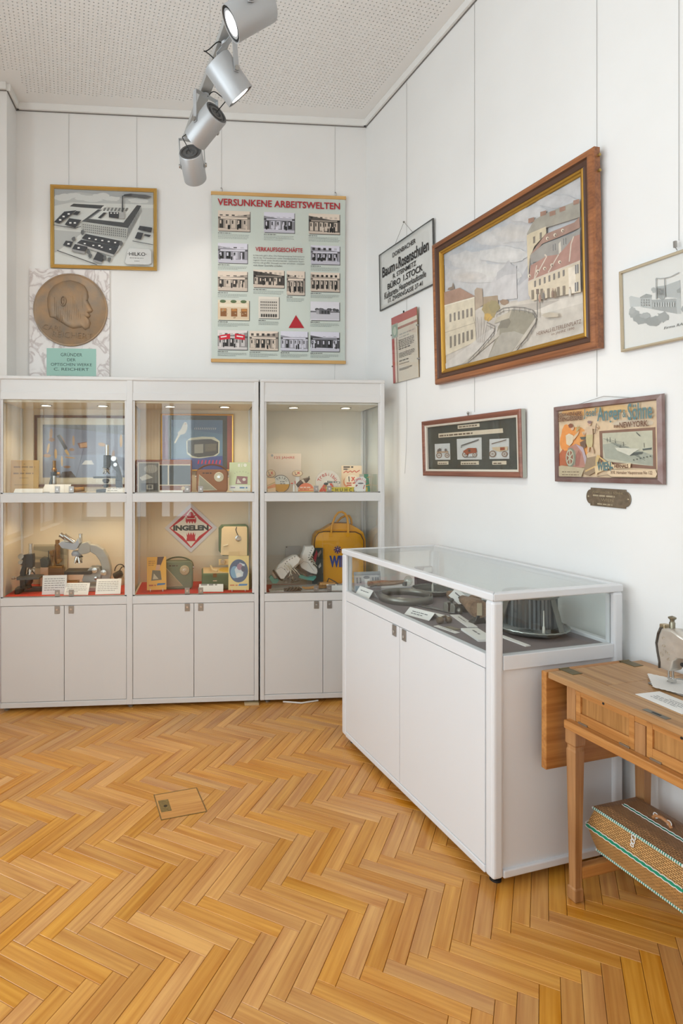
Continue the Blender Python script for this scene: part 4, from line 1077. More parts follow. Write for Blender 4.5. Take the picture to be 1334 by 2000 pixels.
line_of('lettering', M_INK, t, 0.0098, [('Kulturen', -0.165, -0.106, 0.15, 0.044, 0.012), ('u.', -0.077, -0.115, 0.018, 0.02, 0.012), ('Hauptverkaufsstelle', 0.085, -0.108, 0.29, 0.05, 0.012)])
st = MB().tube([(-0.1, sh / 2 - 0.002, 0.008), (0.0, sh / 2 + 0.1, 0.004), (0.1, sh / 2 - 0.002, 0.008)], 0.0012, 6); st.ball((0, sh / 2 + 0.1, 0.005), 0.006, 8, 6)
st.build('string', mat('grey_string', (120, 118, 112), 0.8), t)

# --- framed certificate, clip frame
t = wall_panel('framed_certificate', 'cream certificate with red bands in a clip frame, below the enamel sign', 'certificate', 'R', 0.5265, 2.206, 0.013, tilt=0.035)
cw, chh = 0.288, 0.42
slab('backing', t, mat('hardboard_back', (150, 132, 96), 0.7), cw, chh, 0.0, 0.004)
g = Flat(0.0045); X0, X1, Y0, Y1 = -cw / 2, cw / 2, -chh / 2, chh / 2
g.r((214, 203, 188), X0, Y0, X1, Y1)
g.r((186, 98, 92), X0, Y1 - 0.055, X1, Y1); g.r((222, 212, 196), X0 + 0.075, Y1 - 0.075, X1, Y1 - 0.05); g.r((172, 120, 108), X0 + 0.075, Y1 - 0.09, X1, Y1 - 0.075)
g.r((186, 92, 88), X0, Y0, X0 + 0.03, Y1 - 0.055); g.r((226, 208, 192), X0 + 0.03, Y0, X0 + 0.052, Y1 - 0.1); g.r((150, 128, 116), X0 + 0.052, Y0, X0 + 0.062, Y1 - 0.1)
g.r((176, 176, 164), X0, Y1 - 0.135, X0 + 0.075, Y1 - 0.045); g.e((150, 170, 152), X0 + 0.038, Y1 - 0.09, 0.032, 0.04); g.e((196, 200, 184), X0 + 0.038, Y1 - 0.09, 0.02, 0.027)
g.lines((178, 172, 164), X0 + 0.09, Y1 - 0.13, X1 - 0.02, 2, 0.018, 0.008, 1)
for (y_, n_, h_, s_) in ((0.045, 5, 0.006, 2), (-0.01, 1, 0.008, 3), (-0.035, 4, 0.005, 4), (-0.085, 1, 0.008, 5), (-0.102, 1, 0.004, 6), (-0.13, 3, 0.003, 7)): g.lines((122, 114, 106), X0 + 0.08, y_, X1 - 0.03 - 0.03 * (s_ % 2), n_, h_ * 1.7, h_, s_)
g.build('document', M_PRINT, t)
slab('glazing', t, M_PICGLASS, cw, chh, 0.0075, 0.0095)
for sx in (-1, 1):
    for y_ in (-0.1, 0.1): MB().box(sx * cw / 2 - 0.004, y_ - 0.004, -0.002, sx * cw / 2 + 0.004, y_ + 0.004, 0.0115).build('clip', M_STEEL, t)
MB().box(-0.004, chh / 2 - 0.002, 0.0, 0.004, chh / 2 + 0.012, 0.006).build('hook', M_DARK, t)

# --- fire-engine drawings in a long frame
t = wall_panel('framed_drawings', 'long brown frame with three small fire engine drawings on dark card', 'picture', 'R', 1.135, 1.565, 0.008, tilt=0.03)
fw, fh = 0.786, 0.316
mitre('frame', t, wood('red_brown_frame', (118, 74, 60), (152, 100, 82), 0, 4.0, 0.4), fw, fh, [(0.004, 0.0), (0.0, 0.004), (0.0, 0.026), (0.006, 0.03), (0.02, 0.026), (0.026, 0.022)])
mitre('white_slip', t, mat('ivory_slip', (214, 206, 192), 0.5), fw, fh, [(0.026, 0.022), (0.028, 0.024), (0.036, 0.02), (0.038, 0.01)])
MB().box(fw / 2 - 0.001, -fh / 2, 0.0, fw / 2 + 0.001, fh / 2, 0.022).build('edge_strip', mat('grey_edge_strip', (176, 178, 168), 0.5), t)
slab('backing', t, M_FR2, fw - 0.05, fh - 0.05, 0.001, 0.006)
g = Pic([(135, 310), (1150, 198), (1180, 812), (150, 800)], fw - 0.076, fh - 0.076, 0.0065)
g.q((74, 73, 66), [(135, 310), (1150, 198), (1180, 812), (150, 800)])
CR = (214, 200, 178)
for q_ in ([(465, 285), (712, 262), (716, 302), (468, 326)], [(250, 380), (980, 322), (985, 375), (252, 430)], [(243, 710), (367, 708), (368, 748), (245, 748)], [(508, 712), (714, 708), (716, 752), (508, 752)], [(868, 712), (1030, 708), (1032, 752), (870, 754)]): g.q(CR, q_)
for (a, b, c_, sd, hh) in (((480, 305), (700, 285), 1, 1, .006), ((262, 408), (970, 352), 1, 2, .008), ((255, 734), (358, 730), 1, 3, .005), ((520, 738), (705, 732), 1, 4, .006), ((882, 738), (1020, 734), 1, 5, .006)):
    x0_, y0_ = g.m(*a); x1_, y1_ = g.m(*b); g.lines((104, 84, 66), x0_, y0_ - hh / 2, x1_, 1, 0.01, hh, sd)
for (a, b, c_, d_) in (((210, 503), (383, 495), (390, 690), (218, 690)), ((460, 445), (742, 428), (750, 690), (470, 690)), ((832, 450), (1056, 440), (1066, 685), (838, 685))):
    g.q((206, 206, 204), [a, b, c_, d_])
BR, RB = (132, 104, 82), (150, 84, 60)
for cx, cy, r_ in ((262, 638, 34), (355, 640, 28), (562, 630, 36), (672, 635, 28), (878, 625, 40), (1016, 628, 34)):
    g.qe(BR, cx, cy, r_, r_ * 1.02, 16); g.qe((206, 204, 200), cx, cy, r_ * 0.72, r_ * 0.72, 14)
    for k in range(4): g.ql(BR, [(cx - r_ * 0.8 * math.cos(k * PI / 4), cy - r_ * 0.8 * math.sin(k * PI / 4)), (cx + r_ * 0.8 * math.cos(k * PI / 4), cy + r_ * 0.8 * math.sin(k * PI / 4))], 0.0016)
g.q((176, 150, 124), [(240, 590), (372, 588), (372, 606), (240, 608)]); g.q(RB, [(540, 590), (600, 552), (690, 552), (700, 606), (600, 622), (590, 640)]); g.q((196, 176, 146), [(875, 545), (1052, 538), (1052, 580), (960, 600), (880, 575)])
g.q((92, 72, 60), [(600, 570), (625, 568), (628, 598), (602, 600)]); g.q(RB, [(965, 548), (1020, 546), (1022, 580), (968, 584)])
g.ql((92, 86, 82), [(520, 552), (522, 522), (720, 452)], 0.004); g.ql((112, 96, 84), [(868, 505), (1036, 458)], 0.004); g.ql((92, 86, 82), [(530, 540), (535, 524), (715, 464)], 0.002)
for k, (x, y) in enumerate(((262, 580), (345, 575), (280, 570))): g.blob((120, 110, 104), x, y, 12, 18, k)
g.ql((120, 112, 106), [(555, 662), (690, 660)], 0.004)
g.build('drawings', M_PRINT, t)
slab('glazing', t, M_PICGLASS, fw - 0.07, fh - 0.07, 0.0125, 0.0145)
hk = MB().ball((0, fh / 2 + 0.016, 0.006), 0.007, 10, 7); hk.box(-0.003, fh / 2 - 0.004, 0.002, 0.003, fh / 2 + 0.012, 0.008); hk.build('hook', M_STEEL, t, smooth=True)

# --- embossed tin sign of a foundry
t = wall_panel('tin_sign', 'old colour tin sign with worn brown border above the brass plate', 'sign', 'R', 1.944, 1.553, 0.009, tilt=0.02, spin=0.0)
fw, fh = 0.482, 0.321
mitre('border', t, mat('worn_brown_tin', (112, 82, 76), 0.45, 0.2, noise=(16, 0.35, (146, 128, 124)), bump=(50, 0.6)), fw, fh, [(0, 0.0), (0.002, 0.012), (0.018, 0.016), (0.022, 0.008)])
slab('backing', t, mat('tin_back', (120, 112, 106), 0.6), fw - 0.02, fh - 0.02, 0.0, 0.004)
g = Pic([(135, 310), (1140, 195), (1135, 995), (165, 1000)], fw - 0.04, fh - 0.04, 0.0045); g.mute = (0.2, (206, 188, 166))
g.q((216, 190, 156), [(135, 310), (1140, 195), (1135, 995), (165, 1000)])
for k, (c_, cx, cy, rx, ry) in enumerate([((224, 168, 104), 360, 320, 180, 40), ((226, 150, 78), 330, 640, 150, 170), ((230, 140, 66), 240, 600, 80, 150), ((214, 176, 120), 700, 290, 240, 40), ((206, 190, 168), 900, 440, 200, 40), ((176, 90, 58), 200, 840, 60, 120)]): g.blob(c_, cx, cy, rx, ry, k, 18, 0.12)
g.q((118, 84, 70), [(558, 522), (1108, 480), (1108, 900), (575, 880)]); g.q((182, 184, 164), [(590, 545), (1080, 512), (1080, 870), (600, 830)])
g.q((150, 158, 146), [(595, 660), (700, 640), (1080, 760), (1080, 870), (620, 800)])
for k in range(9): g.ql((104, 112, 106), [(600 + k * 26, 600 + k * 14), (800 + k * 26, 640 + k * 22)], 0.0016)
for (x, y) in ((640, 590), (668, 585), (720, 600), (800, 630), (770, 660), (1000, 640)): g.ql((88, 92, 90), [(x, y), (x + 2, y + 48)], 0.0018)
g.q((64, 74, 74), [(862, 772), (900, 738), (992, 728), (980, 752)]); g.q((70, 80, 80), [(985, 700), (1075, 686), (1070, 706), (990, 716)]); g.q((204, 206, 192), [(720, 690), (960, 700), (900, 738), (860, 770), (740, 720)])
for k in range(6): g.qe((70, 80, 78), 900 + k * 32, 812 - k * 8, 6, 8, 7)
g.ql((78, 84, 82), [(930, 535), (965, 572)], 0.003)
# seated woman with gear wheel, smith at the anvil
g.q((172, 120, 108), [(250, 700), (330, 655), (400, 690), (430, 800), (440, 890), (330, 910), (250, 860)]); g.q((176, 162, 176), [(330, 660), (405, 690), (440, 800), (430, 880), (395, 740)]); g.q((150, 92, 84), [(330, 780), (360, 720), (385, 760), (370, 880), (330, 890)])
g.q((220, 204, 176), [(225, 570), (260, 548), (305, 570), (300, 640), (270, 680), (235, 660)]); g.q((214, 186, 152), [(295, 590), (345, 540), (365, 515), (352, 560), (310, 620)]); g.qe((214, 178, 148), 292, 492, 17, 24, 12); g.blob((120, 66, 50), 274, 468, 24, 24, 5)
g.qe((112, 122, 108), 282, 798, 50, 98, 26); g.qe((176, 180, 158), 274, 798, 40, 84, 24); g.qe((130, 78, 62), 274, 798, 32, 70, 22)
for k in range(3): a = k * PI / 3 + 0.4; g.ql((176, 180, 158), [(274 - 34 * math.cos(a), 798 - 72 * math.sin(a)), (274 + 34 * math.cos(a), 798 + 72 * math.sin(a))], 0.005)
g.qe((176, 180, 158), 274, 798, 9, 16, 10)
for k in range(12): g.qr((150, 158, 140), 322, 722 + k * 13, 336, 728 + k * 13)
g.q((190, 176, 128), [(438, 560), (508, 555), (506, 650), (500, 690), (455, 690), (436, 640)]); g.q((206, 180, 150), [(436, 480), (500, 470), (508, 556), (440, 562)]); g.qe((204, 168, 140), 470, 446, 17, 22, 12); g.blob((122, 100, 104), 474, 428, 22, 16, 6)
g.ql((206, 176, 146), [(500, 485), (560, 492), (548, 470)], 0.009); g.ql((206, 176, 146), [(440, 500), (420, 560), (404, 530)], 0.009); g.ql((90, 70, 60), [(545, 440), (530, 545), (518, 552)], 0.003)
g.ql((196, 166, 138), [(468, 690), (462, 740)], 0.010); g.ql((196, 166, 138), [(500, 690), (515, 750)], 0.010)
g.q((96, 72, 60), [(380, 640), (440, 610), (440, 690), (420, 700), (385, 670)]); g.q((70, 74, 68), [(378, 585), (440, 580), (436, 612), (392, 612)])
g.q((182, 170, 140), [(170, 890), (200, 880), (430, 905), (400, 990), (175, 990)]); g.lines((110, 96, 78), *g.m(205, 950), g.m(380, 950)[0], 2, 0.012, 0.004, 9)
g.q((206, 178, 120), [(440, 930), (560, 770), (580, 775), (560, 860), (470, 950)]); g.q((140, 120, 96), [(450, 800), (540, 780), (540, 940), (470, 980), (420, 960)]); g.ql((206, 170, 110), [(556, 770), (660, 850)], 0.006); g.ql((206, 170, 110), [(440, 935), (640, 830)], 0.006)
g.q((222, 196, 152), [(530, 885), (690, 830), (720, 880), (560, 950), (545, 985)]); g.q((222, 198, 160), [(700, 862), (885, 845), (880, 890), (720, 905)])
g.q((222, 198, 164), [(655, 935), (700, 915), (1120, 905), (1135, 940), (1120, 980), (700, 985), (670, 965)]); g.ql((90, 74, 60), [(560, 985), (660, 965), (700, 985), (1120, 982), (1136, 945), (1120, 908)], 0.0018)
for k in range(5): g.ql((150, 160, 120), [(345, 530), (352 + k * 9, 480 - (k % 2) * 20)], 0.002)
g.build('print', print_mat('lithographed_tin', 0.35, noise=0.08, nscale=50), t)
TEAL = mat('blue_green_letters', (96, 124, 126), 0.5); BRN = mat('brown_letters', (112, 78, 60), 0.6)
def mid(a, b): p_, q_ = g.m(*a), g.m(*b); return (p_[0] + q_[0]) / 2, (p_[1] + q_[1]) / 2, abs(q_[0] - p_[0])
def put(s_, a, b, hh, m_, bold=0.03, dz=0.0004, par=None):
    x_, y_, w_ = mid(a, b); text('lettering', s_, m_, par or t, x_, y_, g.z + dz, w=w_, h=hh, bold=bold)
put('Josef', (418, 345), (548, 330), 0.040, TEAL, 0.015); put('Anger', (555, 370), (800, 345), 0.072, TEAL, 0.02); put('&', (810, 340), (845, 335), 0.03, TEAL, 0.015); put('Söhne', (860, 318), (1100, 305), 0.062, TEAL, 0.02)
put('aus', (722, 474), (772, 468), 0.010, BRN); put('NEW·YORK.', (778, 460), (1062, 438), 0.022, BRN, 0.02)
put('EISENWARENFABRIK', (150, 355), (402, 330), 0.017, BRN); put('EISENGIESSEREI', (152, 402), (405, 380), 0.018, BRN)
put('WIEN-', (560, 905), (712, 855), 0.034, TEAL, 0.04); put('HERNALS', (728, 882), (862, 868), 0.014, BRN); put('XVII. Hernalser Hauptstrasse No 122', (690, 950), (1090, 935), 0.016, BRN, 0.0)
st = MB().tube([(-0.12, fh / 2 - 0.002, 0.006), (0.0, fh / 2 + 0.018, 0.004), (0.12, fh / 2 - 0.002, 0.006)], 0.0012, 6); st.build('string', M_WIRE, t)

# --- small brass name plate
t = wall_panel('brass_plate', 'small dark brass name plate with notched round ends', 'plate', 'R', 1.951, 1.335, 0.002, spin=-0.022)
out = [(-0.078, -0.036)]
out += [(0.078, -0.036), (0.078, -0.029)] + [(0.078 + 0.020 * math.cos(a), 0.029 * math.sin(a)) for a in [-PI / 2 + PI * k / 12 for k in range(13)]] + [(0.078, 0.036), (-0.078, 0.036)] + [(-0.078 + 0.020 * math.cos(a), 0.029 * math.sin(a)) for a in [PI / 2 + PI * k / 12 for k in range(13)]]
M_BPL = mat('tarnished_brass', (136, 122, 104), 0.4, 0.7, noise=(60, 0.25), bump=(90, 0.5)); M_BPH = mat('polished_brass', (176, 162, 136), 0.35, 0.7)
MB().prism(out, 0.0, 0.004).build('plate', M_BPL, t, bevel=0.001)
for (s_, y_, w_, h_) in (('JOSEF ANGER & SÖHNE', 0.020, 0.135, 0.013), ('WIEN', -0.009, 0.055, 0.011)): raised('lettering', s_, M_BPH, t, 0, y_, 0.0038, w_, h_, 0.0012)
fl = Flat(0.0040); fl.lines((170, 156, 130), -0.066, 0.003, 0.07, 1, 0.01, 0.006, 5); fl.lines((170, 156, 130), -0.045, -0.029, 0.06, 1, 0.01, 0.005, 6); fl.build('worn_lettering', M_PRINT, t)
for x_ in (-0.088, 0.088): MB().ball((x_, 0, 0.004), (0.0045, 0.0045, 0.002), 10, 6).build('screw', M_BPH, t, smooth=True)

# --- pale factory engraving, partly out of the picture
t = wall_panel('framed_engraving', 'pale engraving of a factory by trees in a thin champagne frame, at the right edge', 'picture', 'R', 2.415, 2.04, 0.01, tilt=0.035)
fw, fh = 0.79, 0.302
mitre('frame', t, mat('champagne_metal', (206, 192, 166), 0.35, 0.6), fw, fh, [(0, 0), (0, 0.014), (0.003, 0.016), (0.009, 0.016), (0.010, 0.008)])
slab('backing', t, mat('ivory_paper', (236, 233, 230), 0.6), fw - 0.016, fh - 0.016, 0.001, 0.006)
g = Pic([(120, 820), (957, 520), (957, 1720), (160, 1880)], 0.215, fh - 0.02, 0.0062)
ox = -fw / 2 + 0.01 + 0.1075
GR = lambda v: (v, v + 1, v)
for (c_, q_) in ((GR(206), [(215, 1160), (240, 1140), (370, 1170), (380, 1290), (230, 1300)]), (GR(196), [(370, 1160), (540, 1130), (540, 1330), (380, 1300)]), (GR(170), [(370, 1160), (460, 1110), (545, 1130), (540, 1165), (380, 1180)]), (GR(188), [(600, 1010), (760, 985), (760, 1150), (610, 1180)]), (GR(178), [(540, 1200), (900, 1180), (900, 1400), (540, 1330)]), (GR(200), [(890, 1180), (957, 1165), (957, 1400), (900, 1400)]), (GR(192), [(740, 990), (957, 910), (957, 1180), (760, 1160)]), (GR(164), [(900, 1060), (957, 1020), (957, 1100), (910, 1100)])): g.q(c_, q_)
for k, (cx, cy, rx, ry, v) in enumerate([(300, 1400, 70, 70, 176), (380, 1470, 110, 70, 168), (560, 1500, 130, 70, 164), (700, 1440, 80, 70, 172), (260, 1350, 40, 50, 184), (690, 1150, 60, 40, 172), (580, 1060, 40, 40, 190), (450, 1420, 80, 40, 182)]): g.blob(GR(v), cx, cy, rx, ry, k + 7, 20, 0.25)
for i in range(4):
    for j in range(3): g.qr(GR(160), 390 + i * 36, 1190 + j * 36, 402 + i * 36, 1212 + j * 36)
for i in range(9): g.qr(GR(206), 570 + i * 36, 1235, 584 + i * 36, 1300)
for i in range(6): g.qr(GR(150), 620 + i * 22, 1030, 630 + i * 22, 1130)
g.q(GR(160), [(612, 890), (624, 890), (626, 1190), (612, 1190)]); g.q(GR(160), [(735, 890), (748, 890), (750, 1150), (736, 1150)])
g.ql(GR(172), [(618, 885), (680, 892), (740, 885)], 0.003); g.ql(GR(172), [(742, 885), (830, 865), (957, 800)], 0.003)
pr_o = g.build('print', M_PRINT, t); pr_o.location = (ox, 0, 0)
# the view goes on to the right, outside the photograph
g2 = Flat(0.0062); R = random.Random(5)
for k in range(9): x0 = -0.155 + k * 0.05; g2.r(GR(180 + R.randint(-8, 16)), x0, -0.03 + R.uniform(-0.01, 0.01), x0 + 0.048, 0.03 + R.uniform(-0.01, 0.03))
for k in range(8): x0 = -0.14 + k * 0.05; g2.e(GR(176), x0, -0.05 + R.uniform(-0.01, 0.01), 0.03, 0.018, 12)
g2.build('print', M_PRINT, t)
text('lettering', 'Firma RAST & GASSER', mat('grey_ink', (104, 106, 106), 0.6), t, ox + 0.047, -0.098, 0.0085, w=0.165, h=0.009, align='LEFT', shear=0.2)
slab('glazing', t, M_PICGLASS, fw - 0.02, fh - 0.02, 0.010, 0.012)
hk = MB().box(-0.191, fh / 2 + 0.018, 0.0, -0.183, fh / 2 + 0.04, 0.008); hk.tube([(-0.187, fh / 2 + 0.02, 0.004), (-0.179, fh / 2 + 0.006, 0.006), (-0.183, fh / 2 - 0.002, 0.006)], 0.0015, 6); hk.build('hook', M_STEEL, t)

# --- thin picture wires from the rail
def wire(where, s, z1, label, path=None):
    pts = path or [(s, H - 0.002), (s, z1)]
    P = [wr(a, 0.003, z) if where == 'R' else (a, -0.003, z) for a, z in pts]
    o = MB().tube(P, 0.0007, 6).build('picture_wire', M_WIRE)
    tag(o, label, 'wire', 'picture hanging wires')
wire('B', -2.06, 3.35, 'thin wire above the left side of the gold-framed factory view')
wire('B', -1.604, 3.35, 'thin wire above the right side of the gold-framed factory view')
wire('B', -1.023, 3.38, 'thin wire running down to the left end of the tall poster')
wire('B', -0.2235, 2.02, 'thin wire behind the right end of the tall poster, ending above the cabinet', [(-0.2235, H - 0.002), (-0.2235, 2.2), (-0.226, 2.1), (-0.231, 2.02)])
wire('R', 0.5265, 1.416, 'long thin wire behind enamel sign and certificate with a loose hanging end', [(0.5265, H - 0.002), (0.5265, 1.9), (0.53, 1.72), (0.522, 1.56), (0.506, 1.416)])
wire('R', 1.165, 1.74, 'thin wire behind the left part of the large painting down to the drawings')
wire('R', 1.90, 1.735, 'thin wire behind the right part of the large painting down to the tin sign')
wire('R', 2.228, 2.235, 'thin wire above the pale engraving at the right edge')

# ------------------------------------------------------------------ suspended track with four spotlights
TRK_Z, TRK_T = 3.15, 1.42
M_ALU = mat('silver_grey_lacquer', (176, 178, 180), 0.4, 0.35)
M_ALU2 = mat('silver_track', (172, 172, 170), 0.4, 0.3)
M_BACK = mat('dark_grey_ribs', (96, 96, 96), 0.5, 0.4)
trk = thing('lighting_track', 'grey lighting track hung under the ceiling along the room', 'light track', wr(0.72, TRK_T, TRK_Z), WRZ)
# local x runs along the wall toward the camera
MB().box(0.0, -0.024, 0.0, 2.6, 0.024, 0.032).build('rail', M_ALU2, trk, bevel=0.002)
MB().box(-0.004, -0.025, -0.001, 0.0, 0.025, 0.033).build('end_cap', M_ALU, trk)
for x in (0.5, 1.9):
    MB().cyl((x, 0, 0.03), (x, 0, CEIL_Z - TRK_Z - 0.001), 0.0011, n=6).build('suspension_wire', M_WIRE, trk)
    MB().cyl((x, 0, 0.03), (x, 0, 0.05), 0.006, n=10).build('wire_clamp', M_STEEL, trk)
M_LENS = mat('lit_lens', (255, 250, 240), 0.4, emit=16.0)
M_CABLE = mat('black_cable', (20, 20, 20), 0.5)
def spotlight(label, c, d, lit, watt, arm, cable):
    d = Vector(d).normalized()
    t = thing('spotlight', label, 'spotlight', c, group='spotlights on the track')
    c = Vector(c)
    z = d; p = Vector(arm).normalized(); p = (p - z * p.dot(z)).normalized(); q = z.cross(p)
    M = Matrix((p, q, z)).transposed().to_4x4()       # local x = pivot axis, z = beam axis
    r, L = 0.059, 0.155
    body = MB().lathe([(r - 0.004, -L / 2), (r, -L / 2 + 0.004), (r, L / 2), (r - 0.003, L / 2), (r - 0.003, L / 2 - 0.008)], 40, M).build('lamp_body', M_ALU, t, smooth=50)
    MB().lathe([(0.0, -L / 2 + 0.003), (0.014, -L / 2 + 0.003), (0.016, -L / 2 + 0.006), (0.022, -L / 2 + 0.006), (0.024, -L / 2), (0.034, -L / 2), (0.036, -L / 2 + 0.006), (0.045, -L / 2 + 0.006), (0.047, -L / 2), (r - 0.004, -L / 2)], 36, M).build('ribbed_back', M_BACK, body, smooth=30)
    MB().lathe([(r - 0.003, L / 2 - 0.004), (0.049, L / 2 - 0.006), (0.047, L / 2 - 0.002)], 36, M).build('lens_ring', M_DARK, body, smooth=True)
    MB().lathe([(0.047, L / 2 - 0.003), (0.036, L / 2 - 0.004)], 36, M).build('reflector', M_ALU, body, smooth=True)
    MB().lathe([(0.038, L / 2 - 0.0035), (0.0, L / 2 - 0.0035)], 30, M).build('lens', M_LENS if lit else mat('dim_lens', (240, 236, 226), 0.2), body)
    # U-bracket up to the track
    top = TRK_Z - 0.002 - c.z
    yk = MB()
    foot = Vector(wr(0, 0, 0)); tr = Vector(wr((c - Vector(wr(0, 0, 0))).dot(WD), TRK_T, TRK_Z)) - c   # point on the track above
    hp_ = Vector((p.x, p.y, 0)).normalized() if abs(p.z) < 0.95 else Vector((1, 0, 0))
    for s in (-1, 1):
        a = p * (s * (r + 0.004)); b = Vector((0, 0, top - 0.012)) + hp_ * (s * (r + 0.004)) + Vector((tr.x, tr.y, 0)) * 0.6
        e = (b - a).normalized(); w = e.cross(hp_).normalized()
        th = 0.0015; hw_ = 0.011
        v = []
        for o_ in (a - e * 0.012, b):
            for sx, sy in ((-1, -1), (1, -1), (1, 1), (-1, 1)): v.append(o_ + hp_ * (sx * th) + w * (sy * hw_))
        yk.add(v, [(0, 1, 2, 3), (7, 6, 5, 4), (0, 4, 5, 1), (1, 5, 6, 2), (2, 6, 7, 3), (3, 7, 4, 0)])
        MB().cyl(a - hp_ * 0.0025 * -s, a + hp_ * (s * 0.008), 0.010, n=14).build('pivot_screw', M_STEEL, t, smooth=True)
    a = Vector((0, 0, top - 0.012)) - hp_ * (r + 0.005) + Vector((tr.x, tr.y, 0)) * 0.6; b = Vector((0, 0, top - 0.012)) + hp_ * (r + 0.005) + Vector((tr.x, tr.y, 0)) * 0.6
    w = hp_.cross(Vector((0, 0, 1))).normalized(); v = []
    for o_ in (a, b):
        for sx, sy in ((-1, -0.0015), (1, -0.0015), (1, 0.0015), (-1, 0.0015)): v.append(o_ + w * (sx * 0.011) + Vector((0, 0, sy)))
    yk.add(v, [(0, 1, 2, 3), (7, 6, 5, 4), (0, 4, 5, 1), (1, 5, 6, 2), (2, 6, 7, 3), (3, 7, 4, 0)])
    yk.build('bracket', M_ALU, t, bevel=0.0008)
    MB().cyl(Vector((tr.x, tr.y, 0)) * 0.8 + Vector((0, 0, top - 0.014)), Vector((tr.x, tr.y, 0)) + Vector((0, 0, top - 0.005)), 0.016, n=16).build('track_adapter', M_ALU, t, smooth=True)
    back = -z * (L / 2 - 0.004); up = Vector((tr.x, tr.y, 0)) * 0.6 + Vector((0, 0, top - 0.014))
    bow = Vector(cable)
    pts = []
    for k in range(17):
        u = k / 16; b0 = back.lerp(up, u) + (-z * 0.035 + bow * 0.05) * math.sin(u * PI)
        b0 += Vector((bow.x, bow.y, 0)).normalized() * 0.014 * math.sin(u * 2.2 * PI) + Vector((0, 0, 0.012 * math.sin(u * 3 * PI)))
        pts.append(b0)
    MB().tube(pts, 0.0022, 7).build('cable', M_CABLE, t, smooth=True)
    if lit:
        o = spot_lamp(t, tuple(z * (L / 2 + 0.01)), watt, (1.0, 0.93, 0.82), math.radians(70), 0.6, r=0.04)
        o.rotation_euler = z.to_track_quat('-Z', 'Y').to_euler()
    return t
spotlight('far spotlight of the track, aimed at the back wall with its ribbed back showing', (-1.2073, -1.0541, 3.0), (0.153, 0.894, -0.422), True, 9, (1, -0.17, 0), (-0.6, 0, 0.6))
spotlight('third spotlight of the track, aimed left with a looped black cable behind it', (-1.1437, -1.408, 3.0), (-0.595, 0.699, -0.396), True, 16, (-0.75, -0.64, 0.1), (0.8, 0, 0.3))
spotlight('second spotlight of the track, bright lens aimed down to the right', (-1.0579, -1.7379, 3.0), (0.639, 0.269, -0.721), True, 26, (0.5, -0.85, 0), (-0.8, 0, -0.3))
spotlight('near spotlight of the track, cut by the top edge, bright lens facing left', (-1.0012, -2.0796, 3.0), (-0.853, 0.021, -0.522), True, 16, (0.05, -1, 0.05), (0.2, 0.6, 0.3))

# ------------------------------------------------------------------ exhibits inside the cabinets
def AT(px, py, Y):
    """the point at depth Y that the photograph's mark (px, py) falls on"""
    c, s = math.cos(-0.0817), math.sin(-0.0817)
    a, b = (px - 485.2) / 1143.36, (913.72 - py) / 1143.36
    dx, dy = -s + c * a, c + s * a
    k = (Y - CAM.y) / dy
    return CAM.x + dx * k, CAM.z + b * k
class Mark:
    """converts marks on the photograph into local (x, z) metres around a root at depth Y"""
    def __init__(s, Y, px, z):
        s.Y = Y; s.x = AT(px, 913, Y)[0]; s.z = z; s.loc = (s.x, Y, z)
    def __call__(s, px, py): x, z = AT(px, py, s.Y); return x - s.x, z - s.z
    def pts(s, L): return [s(*p) for p in L]
MXZ = Matrix.Rotation(PI / 2, 4, 'X')        # prism drawn in x,z; its height grows toward the viewer
def plate(mb, poly, y0, y1): return mb.prism(poly, -y1, -y0, MXZ)   # y0 (near) .. y1 (far)
SH, DK_ = 1.2926, 0.6741
M_BLK = mat('black_enamel', (34, 34, 34), 0.3)
M_CHR = mat('chrome', (200, 200, 198), 0.18, 0.95)
M_BRS = mat('aged_brass', (150, 112, 62), 0.35, 0.8, noise=(40, 0.25))
M_GRY = mat('hammered_grey_enamel', (168, 166, 158), 0.4)
M_CARD = mat('white_card', (236, 234, 230), 0.7)
def card(label, Y, px0, px1, py0, py1, z, lean=0.5, rz=0.0, lines=4, seed=0, m=None, group='white label cards'):
    """a paper label leaning back on the shelf"""
    x0, x1 = AT(px0, py1, Y)[0], AT(px1, py1, Y)[0]
    h = (AT(px0, py0, Y)[1] - AT(px0, py1, Y)[1]) / max(0.25, math.cos(lean))
    t = stand_panel('label_card', label, 'card', ((x0 + x1) / 2, Y, z + 0.0006 + 0.001 * math.sin(lean)), rz, lean, group)
    w = x1 - x0
    MB().box(-w / 2, 0, -0.0008, w / 2, h, 0.0).build('sheet', m or M_CARD, t)
    if lean > 0.2:   # folded support behind
        d = h * 0.9 * math.sin(lean); hh = h * 0.9 * math.cos(lean)
        MB().add([(-w * 0.3, h * 0.9, -0.001), (w * 0.3, h * 0.9, -0.001), (w * 0.3, h * 0.9 - hh * math.cos(lean), -0.001 - hh * math.sin(lean)), (-w * 0.3, h * 0.9 - hh * math.cos(lean), -0.001 - hh * math.sin(lean))], [(0, 1, 2, 3)]).build('fold', m or M_CARD, t)
    if lines:
        f = Flat(0.0002); f.lines((150, 148, 146), -w * 0.42, h * 0.8, w * 0.42, lines, h * 0.7 / lines, h * 0.22 / lines, seed); f.build('print', M_PRINT, t)
    return t
def liner(label, x0, x1, col, name):
    o = MB().box(x0 + 0.03, FY + 0.034, DK_ + 0.0002, x1 - 0.03, BY - 0.02, DK_ + 0.0022).build('shelf_cloth', mat(name, col, 0.85, bump=(300, 0.2)))
    tag(o, label, 'cloth')
liner('red cloth under the microscopes in the left lower compartment', XPL, XPM, (206, 52, 34), 'orange_red_cloth')
liner('red cloth under the portable radio and record player', XPM, XPR, (206, 44, 34), 'red_cloth')
Z0 = DK_ + 0.0023

